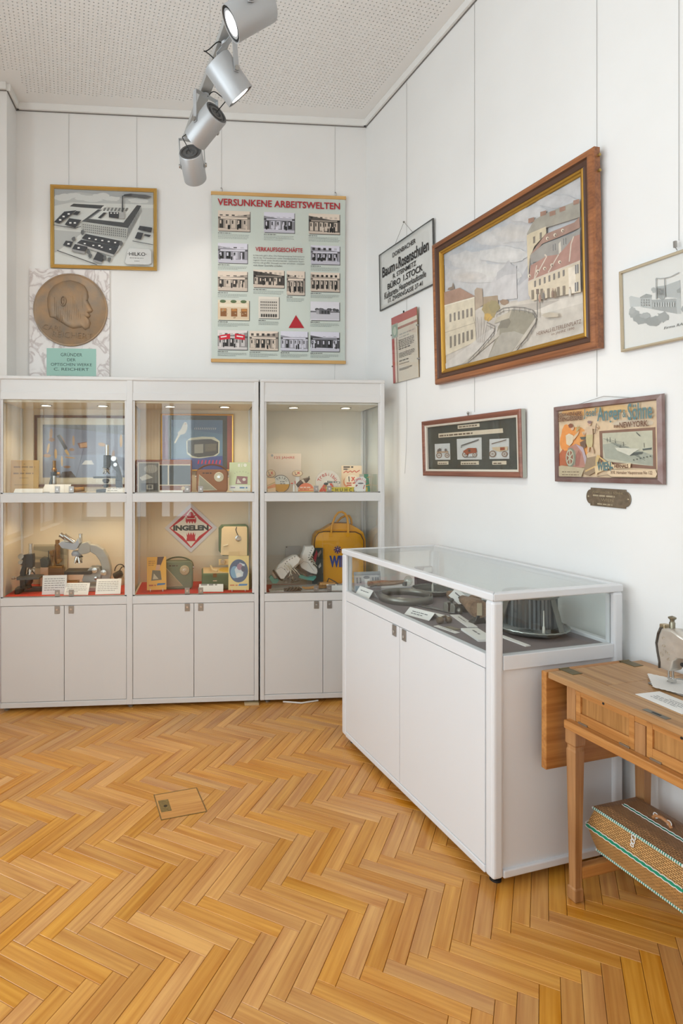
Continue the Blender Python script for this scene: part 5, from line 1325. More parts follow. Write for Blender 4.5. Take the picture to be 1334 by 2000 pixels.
# ---- left cabinet, upper compartment
m = Mark(-0.048, 158, AT(158, 812, -0.048)[1])
x0, z1 = AT(68, 811, -0.048); x1 = XPM - 0.03; z0 = AT(68, 951, -0.048)[1]
t = wall_panel('framed_photograph', 'brown-framed photograph of brass microscopes on blue, at the back of the cabinet', 'picture', 'B', (x0 + x1) / 2, (z0 + z1) / 2, 0.046)
w, h = x1 - x0, z1 - z0
mitre('frame', t, mat('dark_brown_frame', (104, 66, 36), 0.4), w, h, [(0, 0), (0, 0.014), (0.016, 0.016), (0.017, 0.006)])
slab('mount', t, mat('cream_mount', (222, 214, 196), 0.7), w - 0.03, h - 0.03, 0.0, 0.005)
g = Pic([(430, 312), (1240, 312), (1240, 875), (415, 875)], w - 0.105, h - 0.125, 0.0055)
g.q((120, 122, 146), [(430, 312), (1240, 312), (1240, 875), (415, 875)]); g.q((104, 100, 108), [(430, 312), (1240, 312), (1240, 420), (860, 370), (430, 330)]); g.q((132, 142, 170), [(430, 640), (1240, 620), (1240, 875), (415, 875)])
BRc = [(176, 132, 76), (142, 100, 58), (200, 160, 96)]
for k, (cx, cy, rw, rh, an) in enumerate([(508, 410, 16, 60, 0.1), (512, 470, 30, 22, 0), (478, 560, 12, 55, 0.2), (465, 640, 38, 20, 0), (615, 480, 22, 70, -0.4), (660, 600, 14, 45, -0.5), (728, 480, 12, 55, 0), (710, 575, 26, 16, 0), (550, 620, 14, 55, 0), (690, 660, 55, 8, 0.1), (660, 760, 36, 14, 0), (610, 700, 10, 60, 0), (1010, 520, 40, 20, 0.2), (1120, 640, 16, 60, 0.1), (1200, 480, 14, 70, 0)]):
    pts = [(cx + rw * math.cos(a) * math.cos(an) - rh * math.sin(a) * math.sin(an), cy + rw * math.cos(a) * math.sin(an) + rh * math.sin(a) * math.cos(an)) for a in [2 * PI * i / 12 for i in range(12)]]
    g.q(BRc[k % 3], pts)
g.q((120, 70, 44), [(765, 505), (860, 490), (865, 555), (790, 562)]); g.q((188, 138, 84), [(790, 512), (860, 498), (860, 545), (795, 552)]); g.q((72, 56, 44), [(575, 875), (610, 815), (700, 805), (750, 875)]); g.q((54, 44, 38), [(565, 430), (590, 415), (670, 560), (640, 580)])
g.ql((80, 84, 110), [(825, 570), (750, 870)], 0.002); g.q((206, 208, 214), [(840, 690), (905, 690), (930, 735), (805, 735)])
g.build('print', M_GLOSSP, t); slab('glazing', t, M_PICGLASS, w - 0.03, h - 0.03, 0.0075, 0.009)

Y = -0.365; t = stand_panel('booklet', 'tan worn booklet standing against the left side of the cabinet', 'booklet', (AT(47, 940, Y)[0], Y, SH + 0.003), 0.05, 0.12)
w = AT(74, 930, Y)[0] - AT(20, 930, Y)[0]; h = 0.205
MB().box(-w / 2, 0, -0.012, w / 2, h, 0.0).build('cover', mat('tan_paper', (206, 168, 108), 0.8, noise=(12, 0.08)), t, bevel=0.001)
f = Flat(0.0003)
for k, (yy, a, hh) in enumerate(((0.178, 0.1, 0.004), (0.158, 0.8, 0.009), (0.14, 0.1, 0.004), (0.118, 0.8, 0.009), (0.092, 0.35, 0.004), (0.05, 0.7, 0.003))): f.lines((150, 118, 72), -w * a / 2, yy, w * a / 2, 1, 0.01, hh, k)
f.build('print', M_PRINT, t)
card('flat white card beneath the tan booklet', -0.442, 25, 80, 957, 967, SH, 1.0, 0.0, 0)
card('large white card in front of the small microscope', -0.36, 79, 133, 949, 966, SH, 0.9, -0.1, 0)
card('white card before the tall black microscope', -0.41, 206, 243, 956, 967, SH, 0.8, 0, 2)

def lens_tube(mb, x, y, z0, z1, r, n=18): mb.cyl((x, y, z0), (x, y, z1), r, n=n)
# small drum-type microscope
m = Mark(-0.24, 106, SH + 0.0004); t = thing('small_microscope', 'small black and brass microscope beside the tan booklet', 'microscope', m.loc)
b = MB(); b.lathe([(0, 0), (0.03, 0), (0.032, 0.004), (0.03, 0.010), (0.0, 0.010)], 24); b.build('foot', M_BLK, t, smooth=40)
b = MB(); plate(b, [(-0.03, 0.008), (-0.016, 0.008), (-0.014, 0.05), (-0.006, 0.11), (-0.018, 0.11), (-0.03, 0.06)], -0.012, 0.012); b.box(-0.02, -0.016, 0.108, 0.016, 0.016, 0.135); b.build('limb', M_BLK, t, bevel=0.002)
b = MB(); b.lathe([(0, 0.036), (0.012, 0.036), (0.014, 0.05), (0.014, 0.108), (0.0, 0.108)], 20); b.build('tube', M_CHR, t, smooth=40)
b = MB(); b.lathe([(0, 0.134), (0.014, 0.134), (0.018, 0.15), (0.011, 0.158), (0.011, 0.205), (0.0, 0.205)], 20); b.build('eyepiece', M_BRS, t, smooth=40)
b = MB(); b.box(-0.028, -0.02, 0.044, 0.034, 0.02, 0.05); b.build('stage', M_BLK, t, bevel=0.001)
b = MB(); b.cyl((0.012, 0, 0.12), (0.036, 0, 0.12), 0.011, n=16); b.build('focus_knob', M_BRS, t, smooth=True)
# brass tube
m = Mark(-0.30, 152, SH + 0.0145); t = thing('brass_tube', 'short dark brass tube lying on a wooden block', 'tube', m.loc)
t.location.z = SH + 0.0225
b = MB(); b.lathe([(0.0, -0.034), (0.016, -0.034), (0.018, -0.03), (0.018, -0.018), (0.014, -0.016), (0.014, 0.04), (0.0, 0.04)], 20, Matrix.Rotation(PI / 2 - 0.12, 4, 'Y') @ Matrix.Rotation(0, 4, 'X')); b.build('barrel', M_BRS, t, smooth=40)
b = MB(); b.box(-0.04, -0.012, -0.0222, 0.05, 0.012, -0.014); b.build('wooden_block', mat('honey_wood', (178, 126, 66), 0.5), t, bevel=0.001)
tag(MB().lathe([(0, 0), (0.022, 0), (0.024, 0.004), (0.02, 0.011), (0, 0.012)], 20).build('pewter_dish', mat('dull_pewter', (130, 124, 116), 0.4, 0.7), loc=(AT(91, 960, -0.40)[0], -0.412, SH + 0.0004), smooth=40), 'small round pewter dish at the front of the upper left shelf', 'dish')

def big_microscope(name, label, m, P, knob=M_CHR, depth=0.035):
    """upright stand microscope from outline marks: P maps part name to marks"""
    t = thing(name, label, 'microscope', m.loc)
    for part, mt, pts, y0, y1, bev in P:
        b = MB(); plate(b, [(x_, max(0.0004, z_)) for x_, z_ in m.pts(pts)], y0, y1); b.build(part, mt, t, bevel=bev)
    return t
def turret(t, m, px, py, n, spread, L, r, mt=M_CHR, tilt=0.5):
    x, z = m(px, py)
    b = MB(); b.lathe([(0, 0), (r * 3.2, 0), (r * 3.4, 0.004), (r * 2.4, 0.009), (0, 0.009)], 20, Matrix.Translation((x, 0, z)) @ Matrix.Rotation(0.25, 4, 'Y')); tt = b.build('nosepiece', mt, t, smooth=40)
    for k in range(n):
        a = 2 * PI * k / n + 0.5
        d = Vector((math.sin(tilt) * math.cos(a), math.sin(tilt) * math.sin(a), -math.cos(tilt)))
        o = Vector((x, 0, z)) + Vector((d.x, d.y, 0)) * spread
        b = MB(); b.cyl(o, o + d * L * 0.6, r * 1.15, n=14); b.cyl(o + d * L * 0.6, o + d * L, r * 0.8, r * 0.55, n=14); b.build('objective', mt, tt, smooth=40)
# tall black microscope, upper shelf right
m = Mark(-0.26, 212, SH + 0.0004)
t = big_microscope('black_microscope', 'tall black microscope with steel tube, right side of the upper left shelf', m, [
    ('body', M_BLK, [(203, 889), (217, 889), (217, 906), (214, 914), (203, 914)], -0.022, 0.022, 0.003),
    ('arm', M_BLK, [(217, 893), (226, 893), (234, 915), (239, 934), (238, 950), (226, 950), (226, 938), (228, 922), (217, 908)], -0.016, 0.016, 0.004),
    ('stage', M_BLK, [(185, 930.5), (229, 930.5), (229, 934), (185, 934)], -0.055, 0.05, 0.001),
    ('foot', M_BLK, [(190, 955.5), (230, 953), (239, 953), (240, 962.5), (190, 962.5)], -0.045, 0.045, 0.004),
    ('pillar', M_BLK, [(226, 938), (238, 938), (240, 955), (228, 955)], -0.02, 0.02, 0.003)])
x, z = m(209, 889); x2, z2 = m(209, 869)
MB().lathe([(0, z), (0.0115, z), (0.0115, z2 - 0.003), (0.013, z2 - 0.003), (0.013, z2), (0.0, z2)], 20, Matrix.Translation((x, 0, 0))).build('tube', M_CHR, t, smooth=40)
turret(t, m, 207, 916, 3, 0.012, 0.036, 0.0075)
for (px, py, r) in ((223, 896, 0.016), (226.5, 907.5, 0.012)):
    x, z = m(px, py); MB().lathe([(0, -0.034), (r, -0.034), (r, -0.024), (r * 0.4, -0.022), (r * 0.4, 0.022), (r, 0.024), (r, 0.034), (0, 0.034)], 20, Matrix.Translation((x, 0, z)) @ Matrix.Rotation(PI / 2, 4, 'X')).build('focus_knob', M_CHR, t, smooth=40)
x, z = m(207, 935); MB().lathe([(0, -0.03), (0.014, -0.03), (0.018, -0.02), (0.022, -0.018), (0.022, -0.004), (0.012, 0), (0, 0)], 18, Matrix.Translation((x, 0, z))).build('condenser', M_BLK, t, smooth=40)
x, z = m(207, 950); MB().lathe([(0, 0), (0.018, 0.002), (0.018, 0.006), (0, 0.006)], 18, Matrix.Translation((x, 0, z)) @ Matrix.Rotation(0.6, 4, 'X')).build('mirror', M_CHR, t, smooth=40)

# ---- left cabinet, lower compartment
m = Mark(-0.30, 54, Z0)
t = big_microscope('black_microscope', 'black microscope with chrome turret at the left of the red cloth', m, [
    ('body', M_BLK, [(52, 1082), (66, 1081), (67, 1090), (66, 1107), (52, 1108)], -0.024, 0.024, 0.003),
    ('arm', M_BLK, [(47, 1083), (52, 1083), (52, 1108), (50, 1120), (49, 1128), (41, 1128), (40, 1118), (45, 1104)], -0.017, 0.017, 0.003),
    ('stage', mat('worn_black', (66, 66, 60), 0.5), [(38, 1124), (82, 1124.5), (82, 1128), (38, 1130)], -0.06, 0.05, 0.0015),
    ('pillar', M_BLK, [(40, 1128), (50, 1128), (52, 1150), (41, 1154)], -0.02, 0.02, 0.004)])
b = MB(); b.prism([(-0.07, 0.03), (-0.05, 0.055), (-0.028, 0.03), (0.118, 0.02), (0.12, -0.005), (-0.02, -0.01), (-0.028, -0.075), (-0.056, -0.078), (-0.07, -0.02)], 0, 0.03); b.build('foot', M_BLK, t, bevel=0.006)
x, z = m(59.5, 1082); x2, z2 = m(59.5, 1062)
MB().lathe([(0, z), (0.0115, z), (0.0115, z2 - 0.003), (0.0135, z2 - 0.003), (0.0135, z2), (0, z2)], 20, Matrix.Translation((x, 0, 0))).build('tube', M_CHR, t, smooth=40)
turret(t, m, 60, 1109, 3, 0.014, 0.045, 0.009, tilt=0.45)
for (px, py, r) in ((43.5, 1090.5, 0.018), (42.5, 1102, 0.013)):
    x, z = m(px, py); MB().lathe([(0, -0.036), (r, -0.036), (r, -0.026), (r * 0.4, -0.022), (r * 0.4, 0.022), (r, 0.026), (r, 0.036), (0, 0.036)], 20, Matrix.Translation((x, 0, z)) @ Matrix.Rotation(PI / 2 - 0.5, 4, 'X')).build('focus_knob', M_CHR, t, smooth=40)
x, z = m(24, 1128.5); b = MB(); b.cyl((x, 0, z), (x + 0.05, 0, z + 0.002), 0.006, n=12); b.cyl((x - 0.004, 0, z), (x + 0.016, 0, z), 0.01, n=14); b.build('stage_control', M_CHR, t, smooth=40)
x, z = m(57, 1131); MB().lathe([(0, -0.034), (0.014, -0.034), (0.024, -0.02), (0.026, 0.0), (0, 0)], 18, Matrix.Translation((x, -0.005, z))).build('condenser', M_BLK, t, smooth=40)
x, z = m(56, 1147); MB().lathe([(0, 0), (0.022, 0.002), (0.022, 0.007), (0, 0.007)], 20, Matrix.Translation((x, -0.01, z)) @ Matrix.Rotation(0.5, 4, 'X')).build('mirror', M_CHR, t, smooth=40)
card('upright grey-white card between the two lower microscopes', -0.40, 82, 129, 1119, 1155, Z0, 0.25, 0.05, 6, 3)
# old photograph leaning at the back
Y = -0.066; t = stand_panel('photo_print', 'faded grey photograph leaning at the back behind the brass microscope', 'photograph', (AT(98, 1100, Y)[0], Y, Z0 + 0.001), 0, 0.04)
w = AT(134, 1090, Y)[0] - AT(68, 1090, Y)[0]; h = AT(68, 1064, Y)[1] - Z0
MB().box(-w / 2, 0, -0.001, w / 2, h, 0).build('sheet', mat('faded_print', (188, 176, 148), 0.6), t)
f = Flat(0.0002); f.r((150, 144, 122), -w / 2, h * 0.62, w / 2, h * 0.95); f.p((178, 168, 140), [(-w / 2, h * 0.86), (w / 2, h * 0.72), (w / 2, h * 0.62), (-w / 2, h * 0.7)]); f.r((128, 122, 104), -w / 2, h * 0.4, -w * 0.05, h * 0.55); f.build('print', M_PRINT, t)
# brass microscope on a dark box
m = Mark(-0.10, 106, Z0)
xa, za = m(94, 1107); t = thing('brass_microscope', 'antique brass microscope on a wooden box behind the cards', 'microscope', m.loc)
b = MB(); xb, zb = m(126, 1118); b.box(m(96, 0)[0], -0.04, 0.0, xb, 0.025, m(100, 1108)[1]); b.build('box', wood('old_oak_box', (84, 58, 34), (120, 86, 52), 0, 4), t, bevel=0.003)
zt = m(100, 1108)[1]
b = MB(); b.box(m(97, 0)[0], -0.036, zt, m(124, 0)[0], 0.022, zt + 0.012); b.build('foot', M_BRS, t, bevel=0.003)
b = MB(); x, _ = m(104, 1000); b.lathe([(0, zt), (0.02, zt + 0.01), (0.016, zt + 0.03), (0.014, zt + 0.07), (0.02, zt + 0.08), (0, zt + 0.08)], 18, Matrix.Translation((x, 0, 0))); b.build('column', M_BRS, t, smooth=40)
x, z = m(113, 1054); _, z2 = m(113, 1100); b = MB(); b.lathe([(0, z), (0.014, z), (0.014, z - 0.028), (0.018, z - 0.03), (0.018, z2 + 0.02), (0.012, z2), (0, z2)], 20, Matrix.Translation((x, -0.01, 0))); b.build('tube', M_BRS, t, smooth=40)
b = MB(); plate(b, m.pts([(98, 1080), (108, 1074), (110, 1100), (100, 1102)]), -0.014, 0.014); b.build('arm', M_BRS, t, bevel=0.003)
x, z = m(102, 1078); MB().cyl((x, -0.03, z), (x, 0.03, z), 0.013, n=18).build('focus_knob', M_BRS, t, smooth=40)
x, z = m(117, 1094); MB().cyl((x, -0.034, z), (x, 0.012, z), 0.013, n=18).build('focus_knob', M_BRS, t, smooth=40)
# small black camera-like case on a stand
m = Mark(-0.12, 89, Z0); t = thing('lamp_housing', 'small dark grey lamp housing on a pale block left of the brass microscope', 'lamp housing', m.loc)
b = MB(); plate(b, m.pts([(80, 1092), (84, 1088), (92, 1089), (97, 1095), (97, 1104), (92, 1107), (82, 1107)]), -0.03, 0.03); b.build('housing', mat('dark_slate', (70, 76, 72), 0.5), t, bevel=0.004)
b = MB(); b.box(m(81, 0)[0], -0.03, 0, m(96, 0)[0], 0.03, m(81, 1107)[1]); b.build('block', mat('pink_block', (206, 176, 148), 0.7), t, bevel=0.002)
b = MB(); x, z = m(95, 1089); b.cyl((x, 0, z - 0.01), (x, 0, z + 0.045), 0.003, n=8); b.build('rod', M_BLK, t)
# large grey research microscope
m = Mark(-0.25, 170, Z0)
t = thing('research_microscope', 'large grey research microscope with binocular head and curved arm', 'microscope', m.loc)
arc_o = [(176, 1062), (190, 1064), (203, 1072), (212, 1087), (217, 1104), (218, 1120), (214, 1136)]; arc_i = [(196, 1134), (201, 1118), (200, 1106), (196, 1094), (188, 1083), (178, 1077)]
b = MB(); plate(b, m.pts(arc_o + arc_i), -0.03, 0.03); b.build('arm', M_GRY, t, bevel=0.006)
b = MB(); plate(b, m.pts([(161, 1060), (173, 1057), (178, 1062), (178, 1077), (171, 1080), (160, 1082), (154, 1076), (156, 1066)]), -0.035, 0.035); b.build('head_mount', M_GRY, t, bevel=0.004)
b = MB(); plate(b, m.pts([(117, 1060), (123, 1056), (148, 1060), (155, 1050), (158, 1060), (153, 1070), (148, 1073), (124, 1069)]), -0.045, 0.045); b.build('prism_head', mat('pale_blue_grey', (176, 182, 190), 0.4), t, bevel=0.003)
for yy in (-0.03, 0.03):
    x0, z0 = m(146 if yy < 0 else 135, 1058); x1, z1 = m(129 if yy < 0 else 117, 1046)
    e = MB(); e.cyl((x0, yy, z0), (x1, yy, z1), 0.015, n=20); d = Vector((x1 - x0, 0, z1 - z0)).normalized(); q = Vector((x1, yy, z1)); e.cyl(q, q + d * 0.006, 0.017, n=20); e.build('eyepiece', M_CHR, t, smooth=40)
x, z = m(157.5, 1058); _, z2 = m(157, 1042.5); MB().lathe([(0, z), (0.0115, z), (0.0115, z2 - 0.004), (0.013, z2 - 0.004), (0.013, z2), (0, z2)], 18, Matrix.Translation((x, 0, 0))).build('camera_tube', M_CHR, t, smooth=40)
turret(t, m, 153, 1086, 4, 0.02, 0.048, 0.0095, tilt=0.35)
b = MB(); x, z = m(150, 1085); b.lathe([(0, z), (0.03, z), (0.034, z + 0.014), (0.024, z + 0.03), (0, z + 0.03)], 20, Matrix.Translation((x, 0, 0))); b.build('tube_base', mat('pale_blue_grey', (176, 182, 190), 0.4), t, smooth=40)
b = MB(); x0, z0 = m(130, 1119); x1, z1 = m(182, 1112); b.box(x0, -0.07, z0, x1, 0.06, z1); b.build('stage', mat('matt_black', (44, 44, 42), 0.55), t, bevel=0.002)
b = MB(); plate(b, m.pts([(162, 1132), (166, 1120), (178, 1106), (196, 1106), (201, 1118), (197, 1134), (180, 1136), (166, 1135)]), -0.04, 0.04); b.build('stage_carrier', M_GRY, t, bevel=0.005)
for (px, py, r) in ((188, 1111, 0.017), (205, 1115.5, 0.019), (190, 1126, 0.01)):
    x, z = m(px, py); MB().lathe([(0, -0.062), (r * 0.8, -0.06), (r, -0.052), (r, -0.042), (r * 0.4, -0.04), (r * 0.4, 0.04), (r, 0.042), (r, 0.06), (0, 0.062)], 20, Matrix.Translation((x, 0, z)) @ Matrix.Rotation(PI / 2, 4, 'X')).build('focus_knob', M_CHR, t, smooth=40)
b = MB(); x0, _ = m(122, 1150); x1, _ = m(222, 1150); b.prism([(x0, -0.05), (x0 + 0.05, -0.085), (x1 - 0.09, -0.085), (x1, -0.02), (x1, 0.08), (x0 + 0.1, 0.10), (x0, 0.04)], 0, 0.03); b.build('base', mat('pale_grey_enamel', (186, 184, 176), 0.45), t, bevel=0.006)
b = MB(); plate(b, m.pts([(196, 1134), (216, 1130), (220, 1150), (190, 1150)]), -0.04, 0.04); b.build('column', M_GRY, t, bevel=0.006)
b = MB(); x, z = m(172, 1139); b.ball((x, -0.07, 0.038), (0.016, 0.012, 0.008), 14, 8); b.cyl((x - 0.01, -0.07, 0.036), (x + 0.02, -0.08, 0.042), 0.004, n=10); b.build('lens_mount', M_CHR, t, smooth=True)
# wooden tray piece
m = Mark(-0.295, 146, Z0); t = thing('wooden_case', 'small open honey-coloured wooden case under the microscope stage', 'case', m.loc)
b = MB(); x0, x1 = m(131, 0)[0], m(154, 0)[0]
ring(b, x0, -0.025, x1, 0.03, 0.008, 0.006, 0.032); b.box(x0, -0.025, 0, x1, 0.03, 0.006)
b.build('tray', wood('honey_case', (170, 108, 48), (206, 146, 78), 0, 4), t, bevel=0.001)
b = MB(); b.cyl((x0 + 0.02, 0.0, 0.016), (x1 - 0.02, 0.0, 0.018), 0.008, n=12); b.build('brass_insert', M_BRS, t, smooth=True)
t.location.z = Z0 + 0.0325; t.location.y = -0.302
# coil of wire / condenser at the right
m = Mark(-0.12, 233, Z0); t = thing('lamp_attachment', 'black and cream microscope lamp with a curved cable at the right end', 'lamp', m.loc)
b = MB(); b.lathe([(0, 0), (0.036, 0), (0.038, 0.03), (0.03, 0.05), (0, 0.05)], 22, Matrix.Translation((0, 0, 0)) ); b.build('base', mat('cream_enamel', (206, 196, 170), 0.5), t, smooth=40)
b = MB(); b.lathe([(0, -0.03), (0.022, -0.03), (0.024, 0.02), (0.014, 0.03), (0, 0.03)], 20, Matrix.Translation((-0.004, -0.02, 0.07)) @ Matrix.Rotation(1.1, 4, 'Y')); b.build('lamp_house', M_BLK, t, smooth=40)
b = MB(); b.tube([(-0.03 + 0.07 * (1 - math.cos(a)) / 2, 0.0, 0.09 + 0.045 * math.sin(a)) for a in [PI * k / 12 for k in range(13)]], 0.0035, 7); b.tube([(0.0, 0, 0.09), (0.015, 0, 0.115), (0.032, 0, 0.12)], 0.0035, 7); b.build('cable', M_BLK, t, smooth=True)
card('white typed card in front of the grey microscope base', -0.425, 124, 172, 1147, 1167, Z0, 0.75, -0.04, 5, 5)
card('white typed card at the right front of the red cloth', -0.42, 186, 235, 1137, 1163, Z0, 0.7, 0.03, 6, 6)

# ---- middle compartment, upper: radios
xa, za = AT(314, 808, -0.048); xb, zb = AT(456, 920, -0.048)
t = wall_panel('framed_poster', 'gold-framed blue advertising poster of a radio and a white bird', 'picture', 'B', (xa + xb) / 2, (za + zb) / 2, 0.046)
w, h = xb - xa, za - zb
mitre('frame', t, mat('bright_gold_frame', (212, 166, 78), 0.3, 0.7), w, h, [(0, 0), (0, 0.012), (0.004, 0.014), (0.010, 0.012), (0.011, 0.006)])
slab('mount', t, mat('dark_olive_mount', (74, 74, 64), 0.7), w - 0.016, h - 0.016, 0.0, 0.005)
g = Pic([(340, 212), (1040, 212), (1040, 758), (340, 758)], w - 0.02, h - 0.02, 0.0055)
g.qr((152, 72, 60), 990, 212, 1040, 758); g.qr((122, 64, 96), 340, 212, 400, 758)
g.qr((96, 128, 160), 430, 258, 945, 758); g.q((84, 112, 150), [(430, 258), (945, 258), (945, 400), (430, 330)]); g.q((60, 74, 150), [(430, 650), (945, 620), (945, 758), (430, 758)])
g.q((206, 206, 190), [(580, 470), (620, 440), (740, 425), (860, 430), (915, 470), (912, 590), (880, 620), (720, 645), (640, 640), (585, 600)])
g.q((62, 58, 52), [(592, 465), (740, 452), (830, 450), (902, 480), (900, 590), (850, 620), (700, 635), (640, 620), (592, 580)]); g.q((150, 148, 138), [(660, 505), (750, 500), (750, 590), (660, 595)]); g.q((96, 88, 74), [(765, 498), (885, 495), (880, 570), (765, 580)])
for k in range(5): g.ql((150, 140, 120), [(775, 510 + k * 13), (875, 506 + k * 12)], 0.0012)
g.q((222, 218, 204), [(548, 300), (560, 282), (580, 280), (592, 305), (590, 350), (575, 385), (560, 400), (520, 410), (470, 495), (458, 490), (500, 400), (490, 392), (525, 355)]); g.qe((206, 150, 110), 572, 300, 6, 6, 8)
g.ql((60, 60, 70), [(555, 428), (592, 442)], 0.002)
for k in range(12): x = 660 + k * 19; g.ql((222, 220, 214), [(x, 355), (x + 8, 335)], 0.0022)
for k in range(7): x = 690 + k * 36; g.q((206, 44, 84), [(x, 700), (x + 10, 662), (x + 22, 662), (x + 14, 702)])
g.build('print', M_GLOSSP, t); slab('glazing', t, M_PICGLASS, w - 0.016, h - 0.016, 0.0075, 0.009)
# table radio
Y = -0.21; m = Mark(Y, 320, SH + 0.0004); t = thing('table_radio', 'wooden table radio with dark dial glass and cream trim lines', 'radio', m.loc)
x0, z1 = m(266, 898); x1, _ = m(375, 898); D_ = 0.13
b = MB(); b.box(x0, -0.05, 0, x1, D_ - 0.05, z1); b.build('cabinet', wood('walnut_radio', (112, 60, 28), (156, 92, 48), 0, 3.0, 0.25, coat=0.5), t, bevel=0.008)
b = MB(); xa_, za_ = m(312, 909); xb_, zb_ = m(372, 946); b.box(xa_, -0.053, zb_, xb_, -0.05, za_); b.build('dial_glass', mat('dark_dial', (52, 50, 40), 0.15), t)
b = MB(); b.box(m(272, 0)[0], -0.0525, zb_, m(309, 0)[0], -0.05, za_); b.build('speaker_cloth', mat('tan_speaker_cloth', (150, 112, 66), 0.9, bump=(500, 0.5)), t)
b = MB(); b.box(x0 + 0.01, -0.056, za_, x1 - 0.01, -0.05, za_ + 0.006); b.build('trim_strip', mat('cream_trim', (222, 208, 180), 0.4), t); b = MB(); b.box(x0 + 0.01, -0.056, zb_ - 0.006, x1 - 0.01, -0.05, zb_); b.build('trim_strip', mat('cream_trim', (222, 208, 180), 0.4), t)
b = MB(); b.box(m(328.5, 0)[0], -0.055, zb_, m(331, 0)[0], -0.05, za_); b.build('trim_strip', mat('cream_trim', (222, 208, 180), 0.4), t)
for px in (285, 358): x, z = m(px, 953); MB().cyl((x, -0.064, z), (x, -0.05, z), 0.012, n=18).build('knob', mat('ivory_knob', (206, 186, 150), 0.35), t, smooth=40)
def leaflet(label, Y, px0, px1, py0, z, rz, lean, draw, base=(220, 214, 200), name='leaflet', curl=0.0, wire=True, mt=None):
    """a printed leaflet, slightly bowed, on a small white wire stand"""
    x0, x1 = AT(px0, 930, Y)[0], AT(px1, 930, Y)[0]; w = x1 - x0; h = (AT(px0, py0, Y)[1] - z) / math.cos(lean)
    t = stand_panel(name, label, 'leaflet', ((x0 + x1) / 2, Y, z + (0.012 if wire else 0.001)), rz, lean)
    h -= 0.012 if wire else 0
    f = Flat(0.0, 0.00012); f.p(base, [(-w / 2, 0), (w / 2, 0), (w / 2, h), (-w / 2, h)]); draw(f, w, h)
    n = 8; bz = lambda y: curl * math.sin(PI * min(1, max(0, y / h)))
    f.v = [(x, y, zz - bz(y)) for x, y, zz in f.v]
    v, q = [], []
    s_ = MB(); s_.col(base)
    for k in range(n + 1):
        y = h * k / n
        for xx in (-w / 2, w / 2): v.append((xx, y, -bz(y) - 0.0004))
    s_.add(v, [(2 * k, 2 * k + 1, 2 * k + 3, 2 * k + 2) for k in range(n)])
    o = s_.build('sheet', M_GLOSSP, t, smooth=True)
    sd = o.modifiers.new('thickness', 'SOLIDIFY'); sd.thickness = 0.0012; sd.offset = -1
    f.v = [(x, y, zz + 0.0003) for x, y, zz in f.v]
    f.build('print', M_GLOSSP, t)
    if wire:
        ws = MB(); wr_ = 0.0022; M = Matrix.Rotation(-(PI / 2 - lean), 4, 'X')
        for xx in (-w * 0.32, w * 0.32):
            P = [Vector((xx, 0.06, 0.0)), Vector((xx, -0.004, 0.0)), Vector((xx, -0.012, 0.006)), Vector((xx, -0.018, 0.010)), Vector((xx, -0.02, 0.026))]
            ws.tube([(xx, 0.075, -0.006), (xx, 0.012, -0.004), (xx, -0.0035, -0.003), (xx, -0.0035, 0.006), (xx, 0.008, 0.009)], wr_, 7)
            ws.tube([(xx, 0.07, -0.006), (xx, 0.05, -0.04), (xx, 0.0015, -0.05), (xx, -0.0085, 0.0), (xx, -0.0035, 0.004)], wr_, 7)
        ws.tube([(-w * 0.32, 0.0018, -0.049), (w * 0.32, 0.0018, -0.049)], wr_, 7); ws.build('wire_stand', mat('white_coated_wire', (222, 220, 214), 0.4), t, smooth=True)
    return t
def d_bw(f, w, h):
    f.r((120, 118, 112), -w * 0.45, h * 0.03, w * 0.45, h * 0.97); f.p((196, 194, 184), [(-w * 0.42, h * 0.5), (-w * 0.1, h * 0.62), (w * 0.2, h * 0.5), (-w * 0.3, h * 0.4)]); f.e((160, 156, 146), w * 0.1, h * 0.78, w * 0.32, h * 0.14, 14)
    f.r((62, 60, 56), -w * 0.36, h * 0.08, w * 0.4, h * 0.32); f.r((170, 166, 156), -w * 0.1, h * 0.12, w * 0.2, h * 0.27); f.r((84, 80, 74), -w * 0.04, h * 0.15, w * 0.14, h * 0.25)
    for k in range(5): f.l((206, 204, 196), [(-w * 0.05 + k * w * 0.09, h * 0.7), (w * 0.02 + k * w * 0.08, h * 0.92)], 0.0016)
leaflet('black and white radio leaflet bent forward at the left of the shelf', -0.36, 269, 312, 903, SH, 0.12, 0.16, d_bw, (206, 202, 190), wire=False)
card('narrow white strip on the shelf before the wooden radio', -0.43, 312, 357, 959, 965, SH, 0.6, 0, 0)
